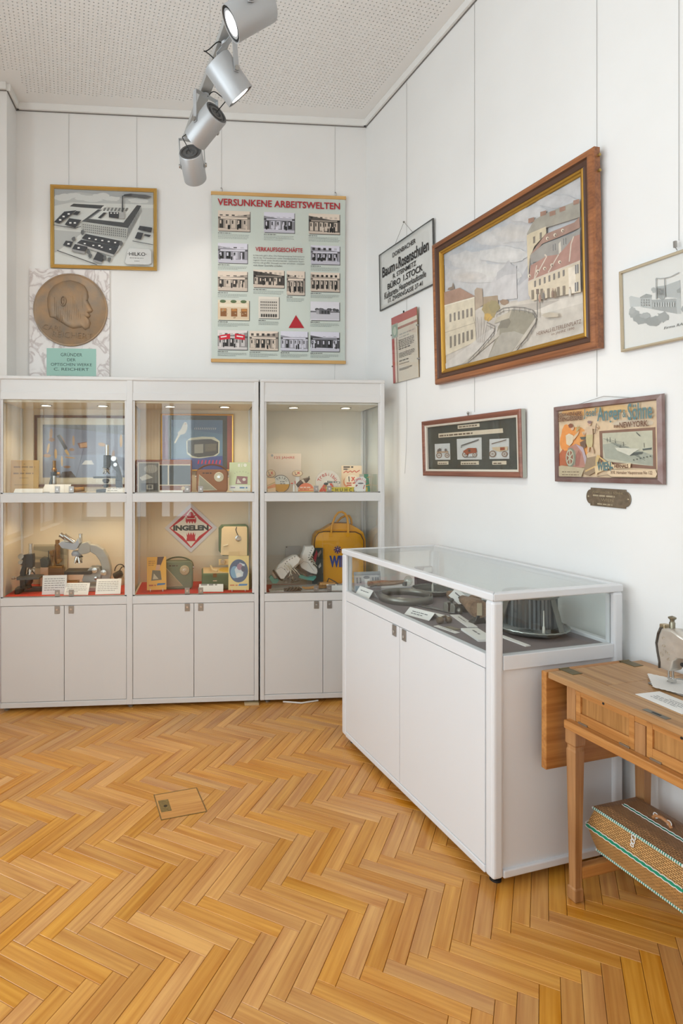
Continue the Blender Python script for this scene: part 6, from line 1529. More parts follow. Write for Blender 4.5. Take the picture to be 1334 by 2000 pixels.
def portable_radio(label, Y, px0, px1, py_top, py_handle, z, rz, body, edge, trim, shelf, gr):
    x0, x1 = AT(px0, 930, Y)[0], AT(px1, 930, Y)[0]; w = x1 - x0; zt = AT(px0, py_top, Y)[1] - z; zh = AT(px0, py_handle, Y)[1] - z
    t = thing('portable_radio', label, 'radio', ((x0 + x1) / 2, Y, z + 0.0004), rz)
    r = 0.028; n = 6
    def rr(w_, h_, r_, z0=0.0): return [(sx * (w_ / 2 - r_) + r_ * math.cos(a), z0 + (h_ - r_ if sz > 0 else r_) + r_ * math.sin(a)) for sx, sz, a0 in ((1, -1, -PI / 2), (1, 1, 0), (-1, 1, PI / 2), (-1, -1, PI)) for a in [a0 + PI / 2 * k / n for k in range(n + 1)]]
    b = MB(); plate(b, rr(w, zt, r), -0.035, 0.035); b.build('case', body, t, bevel=0.006, seg=3)
    b = MB(); fr = rr(w * 0.92, zt * 0.93, r * 0.8, zt * 0.035); plate(b, fr, -0.0365, -0.034); b.build('front_panel', edge, t, bevel=0.001)
    tri = [(-w * 0.42, zt * 0.12), (w * 0.16, zt * 0.12), (-w * 0.41, zt * 0.78)]
    b = MB(); plate(b, tri, -0.039, -0.036); b.build('speaker_grille', gr, t, bevel=0.001)
    b = MB(); b.tube([(x, -0.0385, z_) for x, z_ in [tri[0], ((tri[0][0] + tri[1][0]) / 2, tri[0][1]), tri[1], ((tri[1][0] + tri[2][0]) / 2, (tri[1][1] + tri[2][1]) / 2), tri[2], ((tri[0][0] + tri[2][0]) / 2, (tri[0][1] + tri[2][1]) / 2)]], 0.0024, 7, closed=True); b.build('grille_trim', trim, t, smooth=True)
    cx, cz = w * 0.22, zt * 0.68
    b = MB(); b.lathe([(0, 0.012), (0.012, 0.012), (0.014, 0.009), (0.028, 0.008), (0.031, 0.004), (0.031, 0)], 28, Matrix.Translation((cx, -0.036, cz)) @ Matrix.Rotation(PI / 2, 4, 'X')); dd = b.build('tuning_dial', trim, t, smooth=40)
    b = MB(); b.lathe([(0, 0.0125), (0.008, 0.0125), (0.010, 0.012)], 20, Matrix.Translation((cx, -0.036, cz)) @ Matrix.Rotation(PI / 2, 4, 'X')); b.build('dial_centre', M_CHR, dd)
    b = MB()
    for k in range(18): a = 2 * PI * k / 18; b.box(-0.0006, -0.002, 0.018, 0.0006, 0.0, 0.026, Matrix.Translation((cx, -0.0435, cz)) @ Matrix.Rotation(a, 4, 'Y'))
    b.build('dial_marks', M_INK, dd)
    b = MB(); b.tube([(-w * 0.5 * math.cos(a), 0, zt - 0.035 + (zh - zt + 0.035) * math.sin(a)) for a in [PI * k / 16 for k in range(17)]], 0.008, 8, flat=0.35); b.build('handle', body, t, smooth=True)
    f = Flat(0.0); f.lines((60, 40, 26), -w * 0.3, zt * 0.82, w * 0.02, 1, 0.01, 0.007, 4); f.v = [(x, -0.0368 - zz, y) for x, y, zz in f.v]; f.build('nameplate', M_PRINT, t)
    for sx in (-1, 1): MB().cyl((sx * (w / 2 - 0.004), 0, zt - 0.045), (sx * (w / 2 + 0.006), 0, zt - 0.045), 0.009, n=14).build('handle_stud', M_CHR, t, smooth=True)
    return t
M_CREAMT = mat('cream_plastic', (226, 214, 186), 0.35)
portable_radio('brown leather portable radio with triangular grille and arched handle', -0.33, 384, 445, 917, 907.5, SH, -0.06, mat('brown_leather', (134, 82, 42), 0.45, bump=(200, 0.2)), mat('tan_leather_front', (150, 92, 46), 0.45, bump=(200, 0.2)), M_CREAMT, True, mat('grey_mesh', (166, 160, 140), 0.6, bump=(900, 0.6)))
def d_green(f, w, h):
    f.r((206, 214, 172), -w / 2, h * 0.2, w / 2, h); f.r((226, 226, 216), -w / 2, 0, w / 2, h * 0.2)
    f.r((240, 240, 226), -w * 0.1, h * 0.84, 0, h * 0.95); f.r((240, 240, 226), w * 0.06, h * 0.84, w * 0.1, h * 0.95); f.e((240, 240, 226), w * 0.24, h * 0.9, w * 0.08, h * 0.06, 12)
    f.p((150, 104, 104), [(-w * 0.2, h * 0.24), (w * 0.36, h * 0.24), (w * 0.36, h * 0.5), (-w * 0.14, h * 0.52)]); f.p((214, 206, 190), [(-w * 0.14, h * 0.27), (w * 0.08, h * 0.27), (-w * 0.1, h * 0.44)]); f.e((220, 214, 200), w * 0.2, h * 0.4, w * 0.08, h * 0.055, 12)
    for k in range(6): a = 0.6 + k * 0.4; f.l((110, 110, 92), [(w * 0.08 + w * 0.34 * math.cos(a), h * 0.54 + h * 0.12 * math.sin(a)), (w * 0.08 + w * 0.4 * math.cos(a), h * 0.54 + h * 0.16 * math.sin(a))], 0.0014)
    f.lines((132, 110, 150), -w * 0.42, h * 0.1, -w * 0.05, 1, 0.01, 0.006, 2); f.lines((90, 130, 176), 0.0, h * 0.09, w * 0.4, 1, 0.01, 0.009, 3)
leaflet('pale green radio leaflet on a wire stand at the right end', -0.36, 447, 489, 903, SH, -0.15, 0.2, d_green, (206, 214, 172))

# ---- middle compartment, lower
xc, zc = AT(373, 1031, -0.047)
t = wall_panel('diamond_sign', 'white diamond sign with red crown emblem and dark lettering on the back panel', 'sign', 'B', xc, zc, 0.044)
hd = (AT(424, 1031, -0.047)[0] - AT(321, 1031, -0.047)[0]) / 2; hv = 0.168
MB().prism([(-hd, 0), (0, -hv), (hd, 0), (0, hv)], 0.0, 0.0025).build('board', mat('lavender_white_board', (214, 214, 224), 0.5), t)
f = Flat(0.0028); RD = (190, 30, 44)
f.p(RD, [(-hd * .82, 0), (0, -hv * .82), (hd * .82, 0), (0, hv * .82)]); f.p((228, 226, 220), [(-hd * .77, 0), (-hd * .3, -hv * .35), (0, -hv * .77), (hd * .3, -hv * .35), (hd * .77, 0), (hd * .3, hv * .35), (0, hv * .77), (-hd * .3, hv * .35)])
f.p(RD, [(-hd * .2, hv * .26)] + [(-hd * .2 + hd * .4 * k / 8, hv * (.17 if k % 2 else .27)) for k in range(1, 8)] + [(hd * .2, hv * .26), (hd * .2, hv * .42), (hd * .13, hv * .42), (hd * .21, hv * .54), (hd * .11, hv * .5), (hd * .07, hv * .62), (0, hv * .66), (-hd * .07, hv * .62), (-hd * .11, hv * .5), (-hd * .21, hv * .54), (-hd * .13, hv * .42), (-hd * .2, hv * .42)])
f.p((228, 226, 220), [(-hd * .17, hv * .36), (hd * .17, hv * .36), (hd * .17, hv * .39), (-hd * .17, hv * .39)])
f.p(RD, [(-hd * .18, -hv * .54), (hd * .18, -hv * .54), (hd * .15, -hv * .38), (hd * .18, -hv * .2)] + [(hd * .18 - hd * .36 * k / 8, -hv * (.3 if k % 2 else .17)) for k in range(1, 8)] + [(-hd * .18, -hv * .2), (-hd * .15, -hv * .38)])
f.build('emblem', M_PRINT, t)
text('lettering', 'INGELEN', mat('dark_green_black', (40, 48, 42), 0.5), t, 0, 0, 0.0042, w=hd * 1.34, h=hv * 0.225, bold=0.06)
def d_y1(f, w, h):
    f.p((92, 66, 60), [(w * 0.05, h), (w * 0.4, h), (w * 0.2, h * 0.72), (0, h * 0.74)]); f.p((206, 160, 128), [(w * 0.0, h * 0.76), (w * 0.2, h * 0.76), (w * 0.16, h * 0.6), (-w * 0.06, h * 0.6)])
    f.p((112, 104, 84), [(-w * 0.28, h * 0.28), (w * 0.26, h * 0.3), (w * 0.2, h * 0.58), (-w * 0.22, h * 0.6)]); f.p((196, 182, 150), [(-w * 0.2, h * 0.32), (w * 0.1, h * 0.33), (-w * 0.14, h * 0.5)])
    f.lines((150, 100, 40), -w * 0.42, h * 0.86, -w * 0.05, 3, 0.012, 0.004, 2); f.lines((176, 70, 40), -w * 0.4, h * 0.12, 0, 1, 0.01, 0.008, 3); f.p((60, 110, 150), [(w * 0.0, h * 0.13), (w * 0.42, h * 0.15), (w * 0.46, h * 0.2), (w * 0.05, h * 0.2)])
leaflet('orange-yellow leaflet with a hand carrying a radio, on a wire stand', -0.37, 287, 325, 1090, Z0, 0.1, 0.2, d_y1, (226, 168, 66))
portable_radio('green portable radio with triangular grille on the red cloth', -0.27, 319, 377, 1095, 1088.5, Z0, 0.0, mat('olive_green_leatherette', (104, 112, 88), 0.5, bump=(200, 0.2)), mat('green_front', (112, 120, 94), 0.5, bump=(200, 0.2)), mat('cream_gold', (196, 176, 142), 0.35, 0.3), False, mat('brass_mesh', (160, 146, 112), 0.5, 0.3, bump=(900, 0.6)))
def d_y2(f, w, h):
    f.e((62, 82, 112), 0, h * 0.56, w * 0.46, h * 0.34, 28); f.e((120, 160, 186), -w * 0.2, h * 0.52, w * 0.2, h * 0.18, 16); f.p((196, 206, 210), [(-w * 0.1, h * 0.35), (w * 0.2, h * 0.4), (w * 0.3, h * 0.75), (w * 0.05, h * 0.8), (-w * 0.2, h * 0.6)]); f.e((150, 110, 130), w * 0.05, h * 0.68, w * 0.14, h * 0.1, 12); f.e((70, 70, 90), w * 0.22, h * 0.62, w * 0.1, h * 0.09, 12); f.e((220, 220, 216), 0, h * 0.44, w * 0.12, h * 0.06, 12)
    f.lines((206, 120, 70), -w * 0.42, h * 0.12, 0, 1, 0.01, 0.008, 3); f.p((60, 120, 170), [(-w * 0.02, h * 0.12), (w * 0.4, h * 0.13), (w * 0.44, h * 0.18), (w * 0.03, h * 0.18)])
leaflet('pale yellow leaflet with a blue disc, on a wire stand at the right', -0.415, 446, 486, 1088, Z0, -0.08, 0.2, d_y2, (226, 200, 128))
card('white name card with red edge on the red cloth', -0.40, 388, 436, 1137, 1149, Z0, 0.9, -0.05, 1, 9)
# portable record player, lid raised
m = Mark(-0.26, 440, Z0); t = thing('record_player', 'green suitcase record player with its lid raised', 'record player', m.loc)
GRN = mat('green_leatherette', (84, 104, 72), 0.5, bump=(200, 0.25)); CRM = mat('cream_deck', (222, 196, 150), 0.45)
x0, zt = m(394, 1116); x1 = m(488, 0)[0]
b = MB(); b.box(x0, -0.085, 0, x1, 0.14, zt); b.build('case', GRN, t, bevel=0.01, seg=3)
b = MB(); b.box(x0 + 0.01, -0.075, zt, x1 - 0.01, 0.13, zt + 0.003); b.build('deck', CRM, t)
b = MB(); b.lathe([(0, zt + 0.010), (0.02, zt + 0.010), (0.085, zt + 0.009), (0.09, zt + 0.003)], 32, Matrix.Translation((x0 + 0.20, 0.02, 0))); b.build('turntable', mat('yellow_turntable', (206, 166, 60), 0.5), t, smooth=40)
b = MB(); b.tube([(x0 + 0.06, 0.09, zt + 0.02), (x0 + 0.06, 0.02, zt + 0.03), (x0 + 0.07, -0.05, zt + 0.02), (x0 + 0.1, -0.07, zt + 0.014)], 0.006, 8); b.build('tone_arm', CRM, t, smooth=True)
lid = [(428, 1034), (434, 1028), (482, 1027), (488, 1031), (488, 1090), (436, 1090), (428, 1080)]
b = MB(); plate(b, m.pts(lid), 0.10, 0.135); lo = b.build('lid', GRN, t, bevel=0.006)
b = MB(); plate(b, m.pts([(434, 1036), (439, 1031), (483, 1031), (485, 1034), (485, 1090), (432, 1088)]), 0.096, 0.101); b.build('lid_lining', mat('cream_lining', (226, 204, 164), 0.7), lo)
x, z = m(467, 1055); b = MB(); b.lathe([(0, 0.012), (0.012, 0.012), (0.014, 0.004), (0.02, 0.003), (0.02, 0)], 20, Matrix.Translation((x, 0.096, z)) @ Matrix.Rotation(PI / 2, 4, 'X')); b.build('spindle_adaptor', M_CHR, lo, smooth=40)
x, z = m(441, 1069); b = MB(); b.cyl((x - 0.012, 0.09, z - 0.003), (x + 0.02, 0.088, z + 0.006), 0.005, n=10); b.build('needle_tube', M_CREAMT, lo, smooth=True)
pt_1 = [m(464, 1032), m(462, 1037), m(464, 1043), m(467, 1050)]; b = MB(); b.tube([(x, 0.093, z) for x, z in pt_1], 0.0025, 6); b.build('lid_strap', M_BLK, lo, smooth=True)
x0_, z0_ = m(448, 1091); x1_, z1_ = m(470, 1081); b = MB(); b.box(x0_, 0.094, z0_, x1_, 0.096, z1_); ring(MB(), 0, 0, 0, 0, 0, 0, 0); b.build('instruction_label', mat('sand_label', (214, 190, 146), 0.6), lo)
x, z = m(419, 1119); b = MB(); b.box(x - 0.012, -0.089, z - 0.012, x + 0.012, -0.085, z + 0.012); b.build('latch', mat('rusty_brass', (120, 82, 48), 0.5, 0.6), t, bevel=0.001); x, z = m(419, 1129); b = MB(); b.box(x - 0.012, -0.088, z - 0.004, x + 0.012, -0.085, z + 0.002); b.build('catch', M_CHR, t)
x, z = m(436, 1101); b = MB(); b.lathe([(0, 0.016), (0.014, 0.016), (0.016, 0)], 18, Matrix.Translation((x, 0.085, z)) @ Matrix.Rotation(PI / 2, 4, 'X')); b.build('volume_knob', M_CHR, t, smooth=40)
b = MB(); xx0, zz0 = m(428, 1108); xx1, zz1 = m(470, 1096); b.box(xx0, 0.086, zz0, xx1, 0.096, zz1); b.build('control_panel', CRM, t, bevel=0.002)

# ---- corner cabinet, upper compartment: shoe-polish advertising
def standee(name, label, Y, px, z, rz, lean, cat='sign', h0=0.0):
    x = AT(px, 930, Y)[0]
    return stand_panel(name, label, cat, (x, Y, z + 0.0006 + h0), rz, lean)
def U(px, Y): return px * (Y - CAM.y) / 1143.36          # size in metres of px marks at depth Y
def disc(n, rx, ry, cx=0.0, cy=0.0): return [(cx + rx * math.cos(2 * PI * k / n), cy + ry * math.sin(2 * PI * k / n)) for k in range(n)]
M_RED = mat('signal_red_ink', (200, 60, 48), 0.5)
Y = -0.20; w, h = U(65, Y), 0.255
t = standee('display_card', 'tall white card with red jubilee headline at the left of the shelf', Y, 556, SH, -0.12, 0.08)
MB().box(-w / 2, 0, -0.003, w / 2, h, 0).build('card', mat('ivory_card', (232, 218, 204), 0.6), t)
text('lettering', '125 JAHRE', M_RED, t, 0.0, h * 0.885, 0.0006, w=w * 0.62, h=0.021, rot=0.0)
MB().cyl((-w * 0.38, h * 0.95, 0), (-w * 0.38, h * 0.95, 0.003), 0.008, n=14).build('pin', M_STEEL, t)
def round_sign(label, Y, px, py, r, z, rz, lean, draw, rim=(60, 50, 46), ry=None, name='round_sign', z_up=None):
    ry = ry or r; cy = AT(px, py, Y)[1] - z
    t = standee(name, label, Y, px, z, rz, lean)
    MB().prism([(x, max(0.001, y)) for x, y in disc(36, r, ry, 0, cy)], -0.004, 0.0).build('disc', mat('tin_rim_%d' % (rim[0]), rim, 0.4), t, bevel=0.0012)
    f = Flat(0.0002); draw(f, r, ry, cy); f.v = [(x, max(0.0012, y), z_) for x, y, z_ in f.v]; f.build('print', M_GLOSSP, t)
    if cy > ry + 0.002: MB().box(-0.012, 0.002, -0.009, 0.012, cy - ry * 0.6, -0.004).build('stand', M_CARD, t)
    return t, cy
def d_tr(f, r, ry, cy):
    f.e((222, 220, 212), 0, cy, r * .94, ry * .94, 30); f.p((206, 150, 28), [(r * .94 * math.cos(a), cy + ry * .94 * math.sin(a)) for a in [PI + 0.05 + (PI - 0.1) * k / 18 for k in range(19)]])
    f.lines((120, 120, 118), -r * .1, cy + ry * .18, r * .5, 2, ry * .22, ry * .09, 4)
t, cy = round_sign('round tin sign, white above and golden yellow below, before the jubilee card', -0.30, 549, 945, U(17.5, -0.30), SH, 0, 0.1, d_tr, (40, 38, 38))
arc_text('lettering', 'TRIBU', M_INK, t, U(1, -.3), cy, 0.003, U(12, -.3), 0.014, 2.3, 0.55)
def d_ov(f, r, ry, cy):
    f.e((232, 206, 168), 0, cy, r * .9, ry * .9, 26); f.l((206, 90, 60), [(-r * .05, cy - ry * .2), (r * .4, cy + ry * .5)], r * .16); f.l((206, 90, 60), [(r * .42, cy - ry * .2), (0, cy + ry * .45)], r * .16)
    f.l((66, 58, 54), [(-r * .5, cy + ry * .5), (-r * .35, cy - ry * .3), (-r * .1, cy - ry * .3)], r * .1); f.lines((196, 90, 60), -r * .55, cy - ry * .6, r * .55, 1, 0.01, ry * .16, 2)
round_sign('small oval cream tin with a red cross mark, at the left post', -0.27, 530, 925, U(9.5, -.27), SH, 0.1, 0.1, d_ov, (150, 112, 84), U(8, -.27))
round_sign('small oval cream tin with a red cross mark, above the brown figurine', -0.24, 581, 924.5, U(10.5, -.24), SH, -0.15, 0.15, d_ov, (150, 112, 84), U(6.5, -.24))
# folded cards left and right of the round tin
Y = -0.33; t = standee('folded_card', 'cream and orange folded card at the left front corner of the shelf', Y, 531, SH, 0.35, 0.15, 'card')
w, h = U(18, Y), U(29, Y); MB().box(-w / 2, 0, -0.002, w / 2, h, 0).build('sheet', mat('peach_card', (236, 208, 172), 0.6), t); f = Flat(0.0003); f.p((222, 150, 104), [(-w / 2, h * .4), (w / 2, h * .62), (w / 2, h * .35), (-w / 2, h * .25)]); f.p((206, 178, 130), [(-w / 2, h * .5), (w / 2, h * .75), (w / 2, h * .65), (-w / 2, h * .44)]); f.build('print', M_PRINT, t)
Y = -0.36; t = standee('half_round_card', 'orange half-round card with pale stripes beside the brown figurine', Y, 598, SH, 0, 0.12, 'card')
r = U(16, Y); MB().prism([(-r, 0), (r, 0)] + [(r * math.cos(a), U(4, Y) + U(15, Y) * math.sin(a)) for a in [PI * k / 16 for k in range(17)]], -0.002, 0).build('sheet', mat('orange_card', (226, 120, 78), 0.5), t)
f = Flat(0.0003); f.r((230, 178, 130), -r * .95, U(5, Y), r * .95, U(8, Y)); f.r((222, 190, 90), -r * .95, 0.001, r * .95, U(3, Y)); f.lines((240, 220, 200), -r * .8, U(9.5, Y), r * .7, 1, 0.01, 0.006, 3); f.lines((200, 80, 50), -r * .8, U(5.6, Y), r * .8, 1, 0.01, 0.005, 5); f.build('print', M_PRINT, t)
# brown and cream figurine (a small leather boot)
m = Mark(-0.30, 592, SH + 0.0004); t = thing('leather_figurine', 'small brown leather figurine with a cream stripe, tilted up at the right', 'figurine', m.loc)
path = [m(580, 949), m(586, 945), m(592, 940), m(598, 938), (m(604, 934))]
b = MB(); b.tube([(x, 0, z) for x, z in path], [0.012, 0.018, 0.019, 0.016, 0.008], 12); b.build('body', mat('dark_brown_leather', (92, 72, 58), 0.5), t, smooth=60)
b = MB(); b.tube([(m(590.5, 941.5)[0], 0, m(590.5, 941.5)[1]), (m(593.5, 939.3)[0], 0, m(593.5, 939.3)[1])], 0.0195, 12); b.build('stripe', mat('cream_leather', (214, 204, 184), 0.6), t, smooth=60)
b = MB(); x, z = m(603.5, 932); b.cyl((x, 0, z - 0.012), (x, 0, z + 0.008), 0.006, 0.002, n=8); x, z = m(582, 949.5); b.ball((x, -0.012, z), 0.004, 8, 6); b.build('tip', M_BLK, t)
b = MB(); b.box(-0.012, -0.008, 0, 0.012, 0.008, m(592, 946)[1]); b.build('support', M_CARD, t)
def pencil(label, px, py):
    m = Mark(-0.385, px, SH + 0.0004); t = thing('bottle_brush', label, 'brush', m.loc)
    b = MB(); b.lathe([(0, 0), (0.006, 0.001), (0.007, 0.02), (0.005, 0.045), (0.003, 0.05), (0, 0.07)], 14); b.build('handle', mat('white_lacquer', (226, 224, 220), 0.4), t, smooth=40)
    b = MB(); b.ball((-0.012, 0, 0.06), (0.008, 0.004, 0.004), 10, 6); b.ball((0.008, 0, 0.066), (0.003, 0.003, 0.012), 10, 6); b.build('red_tip', M_RED, t, smooth=True)
pencil('small white-handled brush with red tips between the round tins', 574, 950)
def d_fr(f, r, ry, cy):
    f.e((228, 220, 208), 0, cy, r * .97, ry * .97, 36); f.p((96, 96, 94), [(-r * .05, cy + ry * .12), (r * .95, cy + ry * .05), (r * .93, cy - ry * .12), (-r * .08, cy - ry * .05)]); f.p((220, 216, 206), [(0, cy + ry * .09), (r * .9, cy + ry * .03), (r * .88, cy - ry * .09), (-r * .02, cy - ry * .03)]); f.lines((80, 78, 76), 0, cy - ry * .03, r * .8, 1, 0.01, ry * .08, 8)
    f.p((206, 90, 60), [(-r * .75, cy - ry * .8), (-r * .3, cy - ry * .1), (-r * .1, cy - ry * .15), (-r * .4, cy - ry * .8)]); f.p((210, 84, 56), [(r * .1, cy - ry * .1), (r * .3, cy - ry * .1), (r * .55, cy - ry * .55), (r * .4, cy - ry * .7)]); f.lines((170, 166, 160), r * .35, cy - ry * .25, r * .85, 4, ry * .13, ry * .05, 9)
t, cy = round_sign('large round cream sign with red arched lettering in the shelf centre', -0.27, 641, 942, U(25.5, -.27), SH, 0, 0.08, d_fr, (206, 196, 182), U(24, -.27))
arc_text('lettering', 'Tresilbu', M_RED, t, -U(1, -.27), cy - U(2, -.27), 0.003, U(17.5, -.27), 0.024, 2.75, 0.45)
m = Mark(-0.35, 637, SH + 0.0004); t = thing('polish_bottle', 'small polish bottle with dark stopper and red label behind the locks', 'bottle', m.loc)
MB().lathe([(0, 0), (0.014, 0), (0.015, 0.03), (0.01, 0.038), (0.006, 0.042), (0.006, 0.05), (0, 0.05)], 18).build('body', mat('amber_glass_jar', (176, 120, 70), 0.2), t, smooth=40)
MB().lathe([(0.0152, 0.006), (0.0155, 0.006), (0.0155, 0.024), (0.0152, 0.024)], 18).build('label', M_RED, t, smooth=40); MB().ball((0, 0, 0.056), (0.016, 0.012, 0.009), 14, 8).build('stopper', mat('dark_teal', (50, 66, 70), 0.4), t, smooth=True)
Y = -0.22; t = standee('display_card', 'cream advertising card with red script leaning behind the yellow strip', Y, 687, SH, -0.2, 0.14); w, h = U(40, Y), 0.175
MB().box(-w / 2, 0, -0.002, w / 2, h, 0).build('card', mat('cream_ad_card', (234, 208, 176), 0.6), t)
f = Flat(0.0003); f.lines((50, 46, 44), -w * .4, h * .92, w * .45, 1, 0.01, 0.009, 2); f.lines((60, 56, 54), -w * .4, h * .84, -w * .1, 1, 0.01, 0.008, 3); f.l((206, 100, 76), [(-w * .4, h * .72), (-w * .25, h * .8), (-w * .2, h * .73), (-w * .05, h * .8), (w * .02, h * .74), (w * .15, h * .81), (w * .22, h * .74), (w * .4, h * .82)], 0.006)
f.e((222, 150, 104), 0, h * .36, w * .42, h * .26, 26); f.e((240, 224, 200), 0, h * .4, w * .36, h * .24, 26); f.l((70, 60, 56), [(-w * .14, h * .58), (-w * .12, h * .38)], 0.006); f.l((214, 80, 50), [(0, h * .4), (w * .14, h * .56)], 0.007); f.l((214, 80, 50), [(w * .16, h * .4), (0, h * .56)], 0.007); f.lines((200, 90, 60), -w * .25, h * .3, w * .25, 2, 0.014, 0.008, 5); f.build('print', M_PRINT, t)
Y = -0.395; x0, x1 = AT(637, 955, Y)[0], AT(718, 955, Y)[0]; t = stand_panel('lettered_strip', 'yellow lettered strip along the shelf front of the corner cabinet', 'sign', ((x0 + x1) / 2, Y, SH + 0.0006), 0, 0.05)
w, h = x1 - x0, U(11, Y); MB().box(-w / 2, 0, -0.002, w / 2, h, 0).build('strip', mat('mustard_yellow', (206, 186, 52), 0.6), t)
for k, ch in enumerate('SCHUHCREME'): xx = AT(640 + k * 8.9, 955, Y)[0] - (x0 + x1) / 2; text('letter', ch, M_INK, t, xx, h * 0.5, 0.0005, h=h * 0.6, w=U(5.2, Y) if ch != 'M' else U(6.5, Y), bold=0.01) if -w / 2 < xx < w / 2 - 0.01 else None
Y = -0.43; t = standee('cup_card', 'white cut-out card shaped like a coffee cup with red letters', Y, 704, SH, 0, 0.1, 'card'); k_ = U(1, Y)
MB().prism([(-11 * k_, 0.001), (9 * k_, 0.001), (11 * k_, 6 * k_), (11 * k_, 17 * k_), (12 * k_, 28 * k_), (6 * k_, 33 * k_), (-6 * k_, 31 * k_), (-12 * k_, 24 * k_), (-10 * k_, 16 * k_), (-13 * k_, 8 * k_)], -0.002, 0).build('card', mat('white_glossy_card', (228, 224, 220), 0.4), t)
f = Flat(0.0003); f.e((96, 88, 90), -1 * k_, 4 * k_, 9 * k_, 3.4 * k_, 18); f.e((232, 230, 226), -1 * k_, 5 * k_, 9 * k_, 3.6 * k_, 18); f.e((100, 96, 98), 1 * k_, 19 * k_, 6 * k_, 1.5 * k_, 14); f.l((150, 60, 56), [(-9 * k_, 13 * k_), (-6 * k_, 16 * k_)], 0.008); f.l((190, 96, 90), [(6 * k_, 8 * k_), (9 * k_, 16 * k_)], 0.006); f.build('print', M_PRINT, t)
arc_text('lettering', 'Kawalin', M_RED, t, 0, 16 * k_, 0.0012, 12 * k_, 0.016, 2.6, 0.5)
Y = -0.24; t = standee('carton', 'flat carton with a green panel and gold line, right end of the shelf', Y, 713, SH, -0.1, 0.06, 'box'); w, h = U(21, Y), U(35, Y)
MB().box(-w / 2, 0.0015, -0.02, w / 2, h, 0).build('box', mat('grey_green_carton', (176, 172, 156), 0.6), t, bevel=0.001); f = Flat(0.0003); f.p((52, 122, 88), [(-w * .1, h), (w * .3, h), (w * .5, 0), (0, 0)]); f.l((190, 150, 70), [(-w * .5, h * .25), (w * .5, h * .4)], 0.006); f.l((176, 140, 70), [(w * .2, h * .8), (w * .5, h * .85)], 0.005); f.build('print', M_PRINT, t)

# ---- corner cabinet, lower compartment: skates and bag
ZD = DK_ + 0.0004
x0, x1 = X3L + 0.03, X3R - 0.03
tag(MB().box(x0, FY + 0.036, DK_ + 0.0002, x1, -0.20, DK_ + 0.0022).build('shelf_cloth', mat('red_cloth', (206, 44, 34), 0.85)), 'red cloth showing as a thin red edge in the corner cabinet', 'cloth')
o = MB(); o.prism([(AT(528, 1150, -.43)[0], FY + 0.05), (AT(700, 1150, -.43)[0], FY + 0.045), (AT(700, 1150, -.2)[0], -0.215), (AT(530, 1150, -.2)[0], -0.23)], ZD + 0.0022, ZD + 0.0052)
tag(o.build('paper_sheet', mat('greyish_white_sheet', (206, 206, 204), 0.6)), 'large greyish sheet lying under the ice skates', 'paper')
t = thing('open_booklet', 'open cream booklet with a grey drawing in the left front of the corner cabinet', 'booklet', (AT(546, 1150, -.40)[0], -0.405, ZD + 0.0055), 0.15)
MB().prism([(-0.075, -0.035), (0.09, -0.04), (0.06, 0.035), (-0.06, 0.04)], 0.0, 0.004).build('pages', mat('cream_pages', (216, 206, 190), 0.7), t); f = Flat(0.0043); f.lines((140, 130, 118), -0.05, 0.01, 0.04, 3, 0.012, 0.004, 3); f.l((110, 104, 98), [(-0.03, -0.01), (0.0, 0.005), (0.05, 0.0)], 0.004); f.build('print', M_PRINT, t)
ZS = ZD + 0.0054
def skate(label, m, boot, sole, guard, blade, tongue, laces, eyes, seam):
    """figure skate: boot of soft white leather over dark sole, blade plates and a turquoise blade guard"""
    t = thing('ice_skate', label, 'skate', m.loc, group='pair of white ice skates')
    P = m.pts(boot); n = len(P); cx = sum(p[0] for p in P) / n; cz = sum(p[1] for p in P) / n
    b = MB(); v, q = [], []; prof = [(-0.033, 0.92), (-0.029, 0.975), (-0.018, 1.0), (0.018, 1.0), (0.029, 0.975), (0.033, 0.92)]
    for yy, k in prof: v += [(cx + (x - cx) * k, yy, cz + (z - cz) * k) for x, z in P]
    for j in range(len(prof) - 1):
        for i in range(n): i2 = (i + 1) % n; q.append((j * n + i, j * n + i2, (j + 1) * n + i2, (j + 1) * n + i))
    q += [tuple(range(n - 1, -1, -1)), tuple(range((len(prof) - 1) * n, len(prof) * n))]
    b.add(v, q); b.build('boot', mat('white_boot_leather', (224, 220, 214), 0.45, noise=(30, 0.05)), t, smooth=38)
    e = MB()
    for xa, za in eyes: p0 = m(xa, za); e.cyl((p0[0], -0.0345, p0[1]), (p0[0], -0.0325, p0[1]), 0.0032, n=8)
    e.build('eyelets', mat('dark_eyelet', (70, 66, 62), 0.4, 0.5), t)
    e = MB(); sp = [m(*q_) for q_ in seam]; e.tube([(x, -0.0335, z) for x, z in sp], 0.0013, 5); e.build('seam', mat('grey_seam', (160, 154, 148), 0.7), t)
    b = MB(); plate(b, m.pts(sole), -0.036, 0.036); b.build('sole', mat('dark_brown_sole', (82, 70, 60), 0.6), t, bevel=0.003)
    b = MB(); plate(b, m.pts(blade), -0.006, 0.006); b.build('blade', M_STEEL, t)
    b = MB(); plate(b, m.pts(guard), -0.012, 0.012); b.build('blade_guard', mat('turquoise_plastic', (98, 172, 158), 0.4), t, bevel=0.003)
    b = MB(); plate(b, m.pts(tongue), -0.02, 0.02); b.build('tongue', mat('worn_tongue', (186, 176, 164), 0.7), t, bevel=0.003)
    b = MB()
    for k, ((xa, za), (xb, zb)) in enumerate(laces):
        p0, p1 = m(xa, za), m(xb, zb); b.tube([(p0[0], -0.036, p0[1]), ((p0[0] + p1[0]) / 2, -0.05, (p0[1] + p1[1]) / 2 + 0.004), (p1[0], -0.036, p1[1])], 0.0026, 6)
    b.build('laces', mat('cream_laces', (206, 196, 176), 0.8), t, smooth=True)
    return t
m = Mark(-0.28, 600, ZS)
